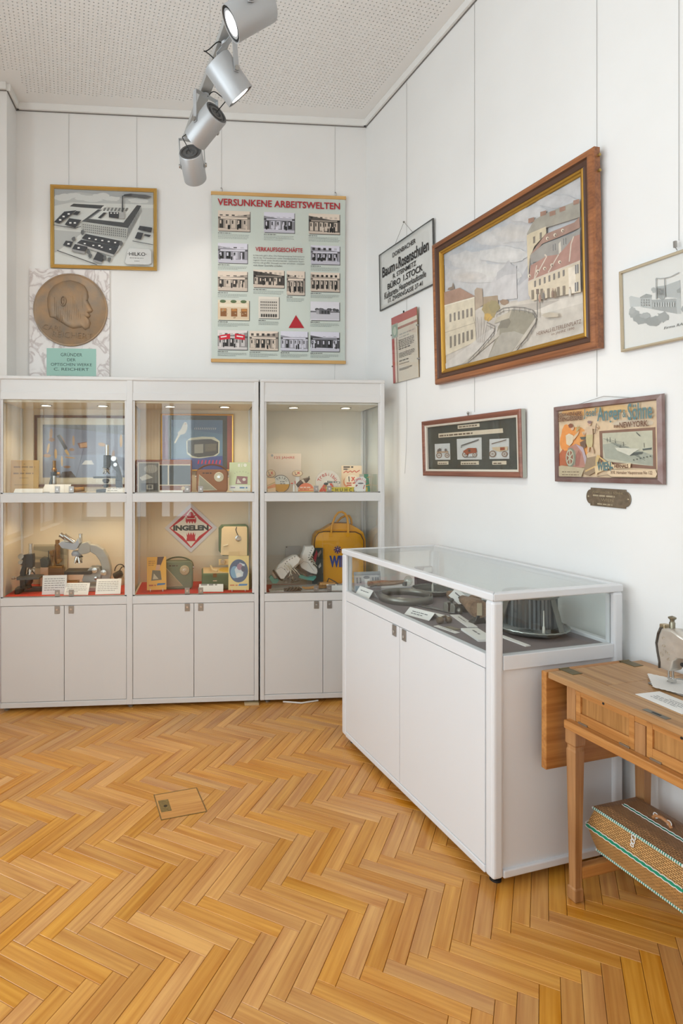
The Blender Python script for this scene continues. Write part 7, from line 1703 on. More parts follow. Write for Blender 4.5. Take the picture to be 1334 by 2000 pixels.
skate('upright white ice skate leaning on the other, toe to the right', m, [(594, 1066), (611, 1065), (613, 1070), (607, 1084), (602, 1088), (605, 1094), (612, 1102), (618, 1110), (619, 1116), (617, 1121), (606, 1119), (594, 1113), (586, 1108), (583, 1100), (585, 1090), (591, 1076)], [(583, 1101), (586, 1108), (594, 1113), (606, 1119), (617, 1121), (616, 1123), (604, 1121.5), (598, 1124), (590, 1118), (578, 1108)], [(584, 1124), (586, 1121), (600, 1126), (610, 1125), (614, 1120), (617, 1121), (617, 1128), (611, 1134), (598, 1132), (583, 1128)], [(590, 1118), (612, 1122), (610, 1128), (592, 1124)], [(606, 1070), (612, 1068), (613, 1074), (606, 1088), (603, 1086)], [((604, 1080), (609, 1086)), ((603, 1086), (610, 1092)), ((605, 1092), (614, 1098)), ((607, 1096), (617, 1104)), ((609, 1102), (616, 1108)), ((606, 1084), (600, 1092))], [(608, 1069), (606, 1073.5), (604, 1078), (602, 1082.5), (601, 1087), (602.5, 1092), (606, 1096.5), (610, 1101)], [(585, 1101), (591, 1095), (600, 1097), (606, 1106), (612, 1114)])
m = Mark(-0.355, 556, ZS)
skate('white ice skate lying back with its heel at the left and loose laces', m, [(536, 1114), (543, 1102), (556, 1092), (572, 1084), (580, 1084), (586, 1090), (582, 1098), (574, 1104), (566, 1112), (558, 1122), (552, 1130), (546, 1130)], [(536, 1114), (546, 1130), (553, 1131), (550, 1133), (542, 1130), (533, 1116)], [(525, 1128), (529, 1122), (533, 1126), (536, 1131), (541, 1129), (545, 1125), (547, 1130), (540, 1139), (531, 1139)], [(531, 1118), (538, 1116), (544, 1127), (537, 1130)], [(566, 1100), (586, 1088), (592, 1092), (576, 1108), (568, 1110)], [((553, 1104), (560, 1112)), ((556, 1101), (564, 1109)), ((560, 1098), (568, 1106)), ((560, 1102), (576, 1118)), ((568, 1106), (562, 1128)), ((572, 1108), (584, 1122)), ((564, 1110), (572, 1134))], [(574, 1086), (569, 1088.5), (564, 1091.5), (559, 1095), (556, 1099), (554, 1104), (554.5, 1110)], [(540, 1110), (548, 1106), (556, 1112), (560, 1118)])
# tangle of straps and clamps
m = Mark(-0.412, 570, ZS); t = thing('clamp_skates', 'tangle of old metal clamp-on skates with leather straps', 'skate', m.loc); R = random.Random(4); b = MB()
for k in range(7):
    a = R.uniform(0, 2 * PI); px, py = R.uniform(560, 580), R.uniform(1122, 1138); x, z = m(px, py); b.box(-0.022, -0.004, -0.003, 0.022, 0.004, 0.003, Matrix.Translation((x, R.uniform(-0.03, 0.0), max(0.012, z))) @ Matrix.Rotation(R.uniform(-0.6, 0.6), 4, 'Y') @ Matrix.Rotation(a, 4, 'Z'))
b.box(m(553, 0)[0], -0.03, 0.0, m(586, 0)[0], -0.022, 0.02); b.build('clamps', mat('rusty_steel', (112, 104, 94), 0.5, 0.7), t, bevel=0.001)
b = MB()
for k in range(4): x0 = m(556 + 6 * k, 0)[0]; b.tube([(x0, -0.04, 0.006), (x0 + 0.02, -0.05, 0.03), (x0 + 0.045, -0.03, 0.012)], 0.003, 6, flat=2.0)
b.build('straps', mat('dark_strap', (84, 72, 60), 0.7), t, smooth=True)
# boards behind
Y = -0.09; t = standee('grey_board', 'plain grey board leaning behind the ice skates', Y, 573, DK_, 0, 0.08, 'board'); w = U(30, Y); h = AT(573, 1067, Y)[1] - DK_; MB().box(-w / 2, 0, -0.004, w / 2, h, 0).build('board', mat('light_grey_board', (186, 184, 180), 0.6), t); MB().ball((-w * .42, h * .97, 0.002), 0.004, 8, 6).build('stud', M_BLK, t)
Y = -0.225; t = standee('dark_album', 'dark green album with a red cover picture beside the yellow bag', Y, 621, ZD + 0.0006, 0.0, 0.05, 'album'); w = U(22, Y); h = AT(620, 1071, Y)[1] - ZD; MB().box(-w / 2, 0, -0.012, w / 2, h, 0).build('cover', mat('bottle_green_cover', (44, 54, 50), 0.4), t, bevel=0.001)
f = Flat(0.0003); f.p((186, 50, 62), [(-w * .4, h * .72), (-w * .1, h * .95), (0, h * .85), (-w * .2, h * .6)]); f.p((150, 130, 120), [(0, h * .84), (w * .3, h * .95), (w * .35, h * .88), (w * .05, h * .74)]); f.p((206, 206, 204), [(w * .05, h * .5), (w * .25, h * .6), (w * .3, h * .5), (w * .1, h * .44)]); f.build('print', M_GLOSSP, t)
# yellow sports bag
m = Mark(-0.20, 667, DK_ + 0.0024); t = thing('sports_bag', 'yellow vinyl sports bag with dark piping and arched handles', 'bag', (m.x, -0.115, m.z)); m = Mark(-0.20, 667, DK_ + 0.0024)
t.location = (m.x, -0.135, m.z)
YEL = mat('yellow_vinyl', (232, 164, 20), 0.3, bump=(30, 0.15)); PIP = mat('brown_piping', (84, 56, 44), 0.5)
fp = m.pts([(615, 1150), (614, 1060), (616, 1048), (622, 1040), (632, 1037), (695, 1038), (706, 1043), (712, 1055), (713, 1150)]); fp = [(x, max(0.0, z)) for x, z in fp]
n = len(fp); prof = [(-0.055, 0.985), (-0.050, 1.0), (0.045, 1.0), (0.05, 0.985)]; v, q = [], []; cx = sum(p[0] for p in fp) / n
for yy, k in prof: v += [(cx + (x - cx) * k, yy, z * k + 0.001) for x, z in fp]
for j in range(3):
    for i in range(n): i2 = (i + 1) % n; q.append((j * n + i, j * n + i2, (j + 1) * n + i2, (j + 1) * n + i))
q += [tuple(range(n - 1, -1, -1)), tuple(range(3 * n, 4 * n))]; b = MB(); b.add(v, q); b.build('body', YEL, t, smooth=50)
hump = m.pts([(618, 1044), (648, 1026), (655, 1022.5), (683, 1023), (700, 1032), (711, 1040), (716, 1055), (717, 1150), (713, 1150), (712, 1055), (706, 1043), (695, 1038), (632, 1037)]); b = MB(); plate(b, [(x, max(0.001, z)) for x, z in hump], -0.042, 0.04); b.build('gusset', YEL, t, bevel=0.006)
b = MB(); b.tube([(x, -0.056, z + 0.001) for x, z in [(cx + (x - cx) * .985, z * .985) for x, z in fp]], 0.0032, 7); b.build('piping', PIP, t, smooth=True); b = MB(); b.tube([(x, 0.0, z) for x, z in m.pts([(648, 1026), (655, 1022.5), (683, 1023), (700, 1032)])], 0.003, 6); b.build('zip', PIP, t, smooth=True)
def handle(pts, y, name='handle'):
    P = m.pts(pts); o = []
    for k in range(len(P) - 1):
        for u in (0, 0.5): o.append((P[k][0] + (P[k + 1][0] - P[k][0]) * u, y, P[k][1] + (P[k + 1][1] - P[k][1]) * u))
    o.append((P[-1][0], y, P[-1][1])); b = MB(); b.tube(o, 0.0085, 10, flat=0.75); return b.build(name, YEL, t, smooth=True)
handle([(647, 1041), (648, 1030), (651, 1018), (655, 1008), (661, 1001), (668, 999.5), (674, 1003), (678.5, 1012), (680, 1024), (680, 1041)], -0.064)
handle([(662, 1030), (667, 1021), (674, 1014), (682, 1010), (690, 1010), (694, 1017), (695, 1025), (693, 1033)], 0.046)
b = MB()
for px in (647, 680): x, z = m(px, 1043); b.box(x - 0.012, -0.06, z - 0.02, x + 0.012, -0.0555, z + 0.012)
b.build('handle_tab', YEL, t, bevel=0.002)
gf = Flat(0.0); W_ = 0.0
fx = lambda px, py: m(px, py)
BLU = mat('royal_blue_print', (36, 62, 140), 0.4)
me = text_mesh('WIF', w=m(675, 0)[0] - m(644, 0)[0], h=m(0, 1085)[1] - m(0, 1109)[1], bold=0.05); lx, lz = m(659.5, 1097); fl = MB(); fl.add([(v.co.x + lx, -0.0562, v.co.y + lz) for v in me.vertices], [tuple(p.vertices) for p in me.polygons]); fl.build('lettering', BLU, t)
ex, ez = m(660, 1074); st = MB(); VI = mat('violet_print', (70, 48, 110), 0.4)
for k in range(8):
    a = k * PI / 4 + PI / 8 * 0; M = Matrix.Translation((ex, -0.0562, ez)) @ Matrix.Rotation(a, 4, 'Y'); st.add([(-0.005, 0, 0.008), (0.005, 0, 0.008), (0.004, 0, 0.02), (0.008, 0, 0.028), (0, 0, 0.024), (-0.008, 0, 0.028), (-0.004, 0, 0.02)], [(0, 1, 2, 3, 4, 5, 6)], M)
st.add([(ex + 0.010 * math.cos(a), -0.0563, ez + 0.010 * math.sin(a)) for a in [2 * PI * k / 16 for k in range(16)]], [tuple(range(16))]); st.build('emblem', VI, t); st = MB(); st.add([(ex + 0.005 * math.cos(a), -0.0566, ez + 0.005 * math.sin(a)) for a in [2 * PI * k / 12 for k in range(12)]], [tuple(range(12))]); st.build('emblem_centre', mat('pale_lilac', (190, 176, 206), 0.4), t)
# wooden skates with leather straps
m = Mark(-0.395, 630, ZS); t = thing('wooden_skate', 'old wooden skate with leather straps in front of the yellow bag', 'skate', m.loc)
b = MB(); b.tube([(m(590, 0)[0], 0, 0.016), (m(596, 0)[0], 0, 0.009), (m(606, 0)[0], 0, 0.01), (m(622, 0)[0], 0.01, 0.016), (m(640, 0)[0], 0.015, 0.02), (m(668, 0)[0], 0.02, 0.022)], [0.006, 0.008, 0.010, 0.014, 0.016, 0.014], 10, flat=0.7); b.build('footboard', wood('honey_ash', (170, 116, 58), (204, 152, 88), 0, 5), t, smooth=50)
b = MB(); b.box(m(624, 0)[0], -0.012, 0.026, m(654, 0)[0], 0.03, 0.042); b.build('heel_block', wood('honey_ash', (170, 116, 58), (204, 152, 88), 0, 5), t, bevel=0.004)
b = MB(); x = m(640, 0)[0]; b.tube([(x, 0.02, 0.04), (x + 0.012, 0.02, 0.065), (x + 0.03, 0.02, 0.055), (x + 0.05, 0.01, 0.045), (x + 0.07, 0.0, 0.03)], 0.006, 8, flat=0.5); x = m(621, 0)[0]; b.tube([(x, -0.01, 0.01), (x - 0.004, -0.014, 0.03), (x + 0.006, 0.0, 0.045), (x + 0.012, 0.02, 0.03)], 0.006, 8, flat=0.5); b.build('strap', mat('dark_strap', (84, 72, 60), 0.7), t, smooth=True)
card('pale blue-white label at the front of the corner cabinet', -0.447, 640, 690, 1147, 1157, ZS, 0.9, 0, 1, 12)

# ------------------------------------------------------------------ exhibits in the low case (case coordinates: x toward the wall, y away from the viewer)
def kc(x, y, z=DECK): c, s = math.cos(KA), math.sin(KA); return (KX + x * c - y * s, KY + x * s + y * c, z)
def case_thing(name, label, cat, x, y, rz=0.0, group=None): return thing(name, label, cat, kc(x, y, DECK + 0.0004), KA + rz, group)
def tent(label, x, y, rz, w, d, h, lines=2, seed=0):
    """folded paper label standing like a tent"""
    t = case_thing('folded_label', label, 'card', x, y, rz, 'paper labels in the low case'); th = 0.0008
    MB().add([(-w / 2, -d / 2, 0), (w / 2, -d / 2, 0), (w / 2, 0, h), (-w / 2, 0, h)], [(0, 1, 2, 3)]).build('front_leaf', M_CARD, t)
    MB().add([(-w / 2, d / 2, 0), (w / 2, d / 2, 0), (w / 2, 0, h), (-w / 2, 0, h)], [(0, 3, 2, 1)]).build('rear_leaf', M_CARD, t)
    f = Flat(0.0004); L_ = math.hypot(d / 2, h); f.lines((96, 96, 98), -w * .3, L_ * .55, w * .35, lines, L_ * .25, L_ * .09, seed); a = math.atan2(h, d / 2)
    f.v = [(X, -d / 2 + Yy * math.cos(a) - zz * math.sin(a), Yy * math.sin(a) + zz * math.cos(a)) for X, Yy, zz in f.v]; f.build('print', M_PRINT, t)
    return t
def flat_label(label, x, y, rz, w, d, seed=0, th=0.004, lines=1):
    t = case_thing('flat_label', label, 'card', x, y, rz, 'paper labels in the low case'); MB().box(-w / 2, -d / 2, 0, w / 2, d / 2, th).build('card', M_CARD, t, bevel=0.0005)
    if lines: f = Flat(th + 0.0002); f.lines((110, 108, 108), -w * .3, -d * .05, w * .3, lines, d * .2, d * .12, seed); f.build('print', M_PRINT, t)
    return t
M_IRON = mat('dark_grey_iron', (84, 84, 80), 0.45, 0.6, noise=(40, 0.2)); M_TIN = mat('grey_tin', (126, 124, 116), 0.35, 0.75, noise=(20, 0.15)); M_BRN = wood('worn_brown_wood', (112, 86, 66), (158, 128, 102), 1, 6, 0.6)
# postcard of a facade at the far end
t = thing('postcard', 'grey postcard of a pillared house front at the far end of the low case', 'postcard', kc(0.13, 1.125, DECK + 0.003), 0)
t.rotation_euler = (Matrix.Rotation(KA - 0.12, 4, 'Z') @ Matrix.Rotation(PI / 2 - 0.15, 4, 'X')).to_euler()
MB().box(-0.075, 0, -0.0015, 0.075, 0.105, 0).build('card', mat('grey_postcard', (172, 174, 178), 0.5), t); f = Flat(0.0002)
f.r((190, 190, 192), -0.07, 0.03, 0.07, 0.09); f.r((150, 152, 158), -0.07, 0.086, 0.07, 0.092); f.e((120, 122, 130), -0.005, 0.075, 0.018, 0.008, 14); f.r((222, 220, 218), -0.016, 0.022, 0.012, 0.066)
for x in (-0.058, -0.04, 0.03, 0.046, 0.058): f.r((128, 132, 142), x - 0.005, 0.045, x + 0.005, 0.075)
f.r((130, 150, 164), -0.07, 0.005, -0.035, 0.03); f.r((150, 140, 140), -0.03, 0.004, 0.07, 0.02); f.build('print', M_PRINT, t)
MB().prism([(-0.01, -0.001), (0.03, -0.001), (0.028, 0.07)], -0.0019, -0.0017).build('strut', M_CARD, t)
tent('long folded paper label at the far end, before the postcard', 0.078, 1.045, -PI / 2 + 0.06, 0.13, 0.055, 0.04, 1, 1)
# sheet-metal hoop
t = case_thing('metal_hoop', 'wide dull metal hoop of two turns lying in the low case', 'hoop', 0.22, 0.90)
b = MB(); N_ = 72; v = []
for k in range(N_ + 1):
    a = 2 * PI * 1.55 * k / N_ + 2.4; r = 0.135 - 0.022 * k / N_
    for z in (0.0, 0.036): v.append((r * math.cos(a), r * math.sin(a) , z))
b.add(v, [(2 * k, 2 * k + 2, 2 * k + 3, 2 * k + 1) for k in range(N_)]); o = b.build('band', M_TIN, t, smooth=True); sd = o.modifiers.new('thickness', 'SOLIDIFY'); sd.thickness = 0.0015
flat_label('narrow white label lying inside the metal hoop', 0.205, 0.885, -PI / 2 + 0.3, 0.09, 0.02, 3, 0.003, 0)
# long-handled ladle with a glass bulb resting across the hoop
t = case_thing('glass_bulb_tool', 'worn wooden-handled tool with a clear glass bulb, behind the hoop', 'tool', 0.25, 1.045); t.location.z += 0.0375
b = MB(); b.tube([(-0.14, 0.045, 0.0155), (-0.08, 0.03, 0.017), (-0.02, -0.005, 0.022), (0.03, -0.03, 0.03)], [0.014, 0.016, 0.012, 0.009], 12); b.build('handle', M_BRN, t, smooth=60)
b = MB(); b.ball((0.048, -0.04, 0.036), (0.022, 0.022, 0.026), 18, 12); b.build('glass_bulb', glass_mat('bulb_glass', (0.86, 0.9, 0.88), gain=2.5), t, smooth=True)
b = MB(); b.tube([(-0.15, 0.0, 0.008), (-0.05, 0.05, 0.01), (0.02, 0.03, 0.02)], 0.004, 8); b.lathe([(0.0, 0), (0.012, 0), (0.012, 0.02), (0.0, 0.02)], 14, Matrix.Translation((0.032, -0.032, 0.01))); b.build('wire_frame', M_IRON, t, smooth=True)
# far dish with candle stub
def dish_lamp(label, x, y, r, drum, name):
    t = case_thing(name, label, 'lamp' if drum else 'dish', x, y)
    M_GD = mat('smoky_dish_glass', (92, 94, 88), 0.12, 0.2); M_RIM = mat('silvered_edge', (150, 152, 146), 0.25, 0.7)
    b = MB(); b.lathe([(0, 0.004), (r * 0.6, 0.002), (r * 0.86, 0.008), (r, 0.024), (r * 0.99, 0.028), (r * 0.84, 0.014), (r * 0.58, 0.008), (0, 0.009)], 56); b.build('dish', M_GD, t, smooth=50)
    b = MB(); n = 60
    b.tube([(r * math.cos(2 * PI * k / n), r * math.sin(2 * PI * k / n), 0.027 + (0.0018 if k % 2 else 0)) for k in range(n)], 0.0034, 6, closed=True); b.build('scalloped_rim', M_RIM, t, smooth=True)
    b = MB(); b.lathe([(0, 0.009), (0.0055, 0.009), (0.005, 0.045), (0.0025, 0.052), (0.0018, 0.11 if drum else 0.085), (0, 0.11 if drum else 0.085)], 12, Matrix.Translation((-r * 0.2 if drum else 0.0, -r * 0.72 if drum else 0.0, 0))); b.build('candle_spike', mat('ivory_candle', (214, 210, 200), 0.5), t, smooth=40)
    if drum:
        R_d = r * 0.72; nr = 40; v = []
        for z in (0.034, 0.152):
            for k in range(nr * 2): a = 2 * PI * k / (nr * 2); q = R_d * (1.0 if k % 2 else 0.955) * (0.97 if z > 0.1 else 1.0); v.append((q * math.cos(a), q * math.sin(a), z))
        b = MB(); b.add(v, [(k, (k + 1) % (2 * nr), 2 * nr + (k + 1) % (2 * nr), 2 * nr + k) for k in range(2 * nr)] + [tuple(range(2 * nr, 4 * nr))]); b.build('pleated_drum', mat('ribbed_grey_metal', (96, 98, 98), 0.35, 0.6), t)
        b = MB(); b.lathe([(R_d * 0.95, 0.148), (R_d * 1.02, 0.15), (R_d * 1.02, 0.158), (R_d * 0.9, 0.162), (R_d * 0.3, 0.168), (0, 0.169)], 40); b.tube([(R_d * 1.02, 0, 0.158), (R_d * 1.08, 0, 0.168), (R_d * 1.14, 0, 0.160)], 0.003, 6); b.build('drum_lid', M_TIN, t, smooth=40)
        for a in (0.15, PI - 0.1, 4.9):
            c, s = math.cos(a), math.sin(a); b = MB(); P = [(R_d * 0.98, 0.15), (R_d * 1.15, 0.10), (r * 0.98, 0.03)]; w_ = 0.014
            for (r0, z0), (r1, z1) in zip(P, P[1:]): b.add([(r0 * c - w_ * s, r0 * s + w_ * c, z0), (r0 * c + w_ * s, r0 * s - w_ * c, z0), (r1 * c + w_ * s, r1 * s - w_ * c, z1), (r1 * c - w_ * s, r1 * s + w_ * c, z1)], [(0, 1, 2, 3)])
            o = b.build('strap_leg', M_TIN, t); sd = o.modifiers.new('thickness', 'SOLIDIFY'); sd.thickness = 0.002
    return t
dish_lamp('dark scalloped dish with an upright candle spike at the far end', 0.438, 0.995, 0.104, False, 'candle_dish')
dish_lamp('large pleated metal drum lamp on a scalloped dish at the near end', 0.393, 0.262, 0.142, True, 'drum_lamp')
t = case_thing('dark_box', 'small maroon and black box partly seen behind the candle dish', 'box', 0.47, 1.128); MB().box(-0.05, -0.012, 0, 0.05, 0.012, 0.12).build('box', mat('maroon_box', (74, 52, 58), 0.5), t, bevel=0.002); MB().prism([(-0.02, 0.09), (0.045, 0.09), (0.045, 0.115), (0.0, 0.115)], 0.012, 0.0125, MXZ).build('label', M_CARD, t)
# labels
tent('folded paper label in the middle, before the steel rules', 0.115, 0.60, -PI / 2 + 0.28, 0.14, 0.075, 0.028, 2, 2)
flat_label('thin white label at the front, left of the brass plate', 0.088, 0.385, -PI / 2 + 0.15, 0.12, 0.026, 4, 0.002, 1)
flat_label('long white label beside the tapered wooden tool', 0.237, 0.475, -PI / 2 - 0.28, 0.20, 0.042, 5, 0.004, 1)
flat_label('broad white label nearest the front corner', 0.152, 0.272, -PI / 2 - 0.24, 0.16, 0.07, 6, 0.009, 1)
flat_label('white strip label in front of the drum lamp', 0.235, 0.17, -PI / 2 + 0.03, 0.14, 0.024, 7, 0.004, 0)
flat_label('long white paper strip lying under the steel rules', 0.18, 0.64, -PI / 2 + 0.34, 0.18, 0.04, 8, 0.002, 0)
t = case_thing('tilted_label', 'white square label tilted on its corner behind the clamp', 'card', 0.345, 0.73, -0.3, 'paper labels in the low case'); t.rotation_euler = (Matrix.Rotation(KA - 0.5, 4, 'Z') @ Matrix.Rotation(PI / 2 - 0.5, 4, 'X') @ Matrix.Rotation(-0.75, 4, 'Z')).to_euler(); MB().box(0.0, 0, -0.003, 0.075, 0.055, 0).build('card', M_CARD, t); f = Flat(0.0003); f.lines((110, 108, 108), 0.012, 0.03, 0.062, 1, 0.01, 0.006, 2); f.build('print', M_PRINT, t); t.location.z += 0.051
# steel rules
t = case_thing('steel_rules', 'two slim steel rules lying together in the case centre', 'rule', 0.238, 0.68, -PI / 2 + 0.36)
for dy in (0, 0.014): MB().box(-0.1, dy - 0.005, 0.0045 if dy == 0 else 0.004, 0.1, dy + 0.005, 0.008).build('rule', M_TIN if dy else M_CHR, t)
MB().box(-0.09, -0.006, 0, 0.09, 0.02, 0.004).build('rest', M_IRON, t)
# two-roller clamp
t = case_thing('roller_clamp', 'small metal clamp of two rounded blocks with a screw knob', 'clamp', 0.285, 0.625, -PI / 2 + 0.4); t.location.z += 0.0
for x in (-0.02, 0.014): b = MB(); plate(b, [(x - 0.013, 0), (x + 0.013, 0), (x + 0.014, 0.03), (x + 0.009, 0.044), (x - 0.009, 0.044), (x - 0.014, 0.03)], -0.016, 0.016); b.build('block', M_TIN, t, bevel=0.004)
b = MB(); b.lathe([(0, 0.03), (0.005, 0.03), (0.005, 0.05), (0.011, 0.053), (0.012, 0.06), (0.005, 0.065), (0, 0.065)], 16); b.build('screw_knob', M_IRON, t, smooth=40); b = MB(); b.ball((0.04, 0, 0.014), (0.014, 0.012, 0.014), 14, 8); b.build('end_ball', M_TIN, t, smooth=True)
# little dumb-bell shaped fitting
t = case_thing('brass_fitting', 'small brown fitting like a dumb-bell near the front', 'fitting', 0.137, 0.47, 0.0)
b = MB(); b.lathe([(0, -0.013), (0.01, -0.013), (0.014, -0.008), (0.014, 0.008), (0.01, 0.013), (0, 0.013)], 18, Matrix.Translation((-0.02, 0, 0.0145)) @ Matrix.Rotation(PI / 2, 4, 'Y')); b.lathe([(0, -0.012), (0.009, -0.012), (0.013, -0.007), (0.013, 0.007), (0.009, 0.012), (0, 0.012)], 18, Matrix.Translation((0.022, 0, 0.0135)) @ Matrix.Rotation(PI / 2, 4, 'Y')); b.tube([(-0.02, 0, 0.02), (-0.005, 0.004, 0.026), (0.01, 0.006, 0.028), (0.022, 0, 0.02)], 0.005, 8); b.build('body', mat('brown_bronze', (120, 104, 86), 0.4, 0.5), t, smooth=40)
tag(MB().prism([(-0.03, -0.012), (0.02, -0.02), (0.034, 0.006), (-0.02, 0.016)], 0, 0.003).build('brass_plate', mat('dull_brass_plate', (140, 130, 108), 0.45, 0.6), loc=kc(0.122, 0.392, DECK + 0.0004), rot=(0, 0, KA - 1.2), bevel=0.0006), 'small flat brass plate next to the thin white label', 'plate')
# tapered wooden tool on an iron foot
t = case_thing('tapered_wood_tool', 'tapered brown wooden tool lying on an iron foot', 'tool', 0.285, 0.47, 0.0)
A_, B_ = Vector((-0.01, -0.05, 0.062)), Vector((0.075, 0.17, 0.05)); b = MB(); b.tube([A_, A_.lerp(B_, 0.1), A_.lerp(B_, 0.4), A_.lerp(B_, 0.75), B_], [0.038, 0.041, 0.034, 0.024, 0.02], 20); b.build('barrel', M_BRN, t, smooth=60)
d = (B_ - A_).normalized(); b = MB(); b.box(-0.010, -0.004, -0.026, 0.010, 0.0, 0.026, Matrix.Translation(A_ - d * 0.0005) @ Matrix.Rotation(-0.3, 4, 'Z')); b.build('slot_insert', mat('pale_insert', (196, 180, 150), 0.6), t)
b = MB(); plate(b, [(-0.05, 0), (0.045, 0), (0.02, 0.012), (0.008, 0.036), (-0.022, 0.036), (-0.03, 0.014)], -0.052, -0.02); b.build('iron_foot', M_IRON, t, bevel=0.002)
b = MB(); b.tube([tuple(B_), (0.085, 0.19, 0.058), (0.08, 0.21, 0.05)], [0.012, 0.008, 0.004], 8); b.box(0.05, 0.13, 0, 0.09, 0.17, 0.03); b.build('rear_support', M_IRON, t)
for (x, y, rz, lb) in ((0.45, 0.845, 0.5, 'curved brown wooden hand tool in front of the candle dish'), (0.485, 0.72, -0.2, 'brown wooden hand tool with an iron end near the case wall side')):
    t = case_thing('wooden_tool', lb, 'tool', x, y, rz); b = MB(); b.tube([(-0.03, 0, 0.022), (-0.01, 0.01, 0.028), (0.015, 0.008, 0.026), (0.03, 0, 0.018)], [0.013, 0.017, 0.016, 0.012], 12); b.build('grip', M_BRN, t, smooth=60); b = MB(); b.cyl((0.03, 0, 0.012), (0.06, -0.01, 0.012), 0.012, 0.009, n=12); b.box(-0.03, -0.01, 0, -0.02, 0.01, 0.012); b.build('ferrule', M_IRON, t)
t = case_thing('iron_tongs', 'dark grey iron tongs lying behind the clamp', 'tongs', 0.395, 0.63, -PI / 2 + 0.3); t.location.z += 0.004
for s_ in (-1, 1): b = MB(); b.tube([(-0.08, s_ * 0.016, 0.007), (-0.02, s_ * 0.010, 0.008), (0.03, -s_ * 0.002 + 0.0, 0.008 + 0.004 * s_), (0.07, -s_ * 0.012, 0.008)], [0.006, 0.006, 0.006, 0.004], 8); b.build('jaw', M_IRON, t, smooth=True)
MB().cyl((0.025, 0, 0.0), (0.025, 0, 0.02), 0.006, n=12).build('rivet', M_TIN, t)

# ------------------------------------------------------------------ sewing table, machine head and basket (local x along the wall toward the viewer, y toward the wall)
TS, TT = 2.12, 0.457
def wt(s, t, z): return wr(s, t, z)
M_OAKT = wood('golden_oak_top', (150, 108, 66), (196, 154, 106), 0, 3.0, 0.42, stretch=0.05); M_OAKA = wood('golden_oak', (166, 108, 52), (206, 150, 88), 0, 3.5, 0.4); M_OAKZ = wood('golden_oak_leg', (150, 104, 62), (190, 142, 94), 2, 3.5, 0.45); M_OAKP = wood('oak_panel_vertical', (150, 104, 54), (192, 142, 84), 2, 5, 0.45); M_OAKD = wood('leaf_oak', (158, 100, 46), (196, 138, 74), 1, 3.5, 0.42)
table = thing('sewing_table', 'golden oak sewing table with a hanging leaf, at the right edge', 'table', wt(TS, TT, 0), WRZ)
L_, D_, Zt = 0.98, 0.415, 0.76
top = MB().box(0, 0, 0.738, L_, 0.085, Zt).build('top_board', M_OAKT, table, bevel=0.003)
MB().box(0, 0.0856, 0.738, 0.155, D_, Zt).build('top_board', M_OAKT, table, bevel=0.002); MB().box(0.1556, 0.0856, 0.738, L_, 0.25, Zt).build('top_board', M_OAKT, table, bevel=0.001); MB().box(0.1556, 0.2506, 0.738, L_, D_, Zt).build('top_board', M_OAKT, table, bevel=0.002)
# hanging leaf on the near-left end
lf = MB().box(-0.030, 0.0, 0.422, -0.008, 0.372, 0.756).build('drop_leaf', M_OAKD, table, bevel=0.003)
M_AB = mat('antique_brass_hinge', (120, 108, 78), 0.4, 0.7)
for y in (0.075, 0.345):
    h = MB().box(-0.012, y - 0.02, Zt, 0.05, y + 0.02, Zt + 0.0018).build('leaf_hinge', M_AB, table); MB().cyl((-0.006, y - 0.02, Zt + 0.001), (-0.006, y + 0.02, Zt + 0.001), 0.0035, n=10).build('hinge_pin', M_AB, h)
def leg(x, y):
    s = 0.018; prof = [(0.60, s), (0.595, s + 0.003), (0.528, s + 0.003), (0.522, s - 0.001), (0.512, s - 0.001), (0.505, s + 0.001), (0.05, s * 0.72), (0.045, s * 0.95), (0.008, s * 0.95), (0.0, s * 0.6)]
    v, f = [], []
    for z, r in [(0.738, s)] + prof: v += [(-r, -r, z), (r, -r, z), (r, r, z), (-r, r, z)]
    n = len(v) // 4
    for k in range(n - 1):
        for j in range(4): j2 = (j + 1) % 4; f.append((4 * k + j, 4 * (k + 1) + j, 4 * (k + 1) + j2, 4 * k + j2))
    f += [(0, 1, 2, 3), tuple(range(4 * n - 1, 4 * n - 5, -1))]
    MB().add(v, f).build('leg', M_OAKZ, table, bevel=0.0012, loc=(x, y, 0))
for x in (0.045, L_ - 0.045):
    for y in (0.07, D_ - 0.045): leg(x, y)
ay = 0.052       # apron front face
MB().box(0.063, ay, 0.7, L_ - 0.063, ay + 0.018, 0.738).build('apron_rail', M_OAKA, table); MB().box(0.04, ay - 0.026, 0.584, L_ - 0.04, ay + 0.03, 0.612).build('lower_rail', M_OAKA, table, bevel=0.003)
MB().box(0.063, D_ - 0.055, 0.60, L_ - 0.063, D_ - 0.037, 0.738).build('rear_apron', M_OAKA, table); MB().box(0.036, 0.088, 0.60, 0.054, D_ - 0.063, 0.738).build('end_apron', M_OAKA, table); MB().box(L_ - 0.054, 0.088, 0.60, L_ - 0.036, D_ - 0.063, 0.738).build('end_apron', M_OAKA, table)
MB().box(0.063, ay + 0.012, 0.612, 0.27, ay + 0.02, 0.70).build('panel_back', M_OAKA, table); MB().box(0.278, ay - 0.004, 0.612, 0.312, ay + 0.018, 0.70).build('divider', M_OAKZ, table, bevel=0.002)
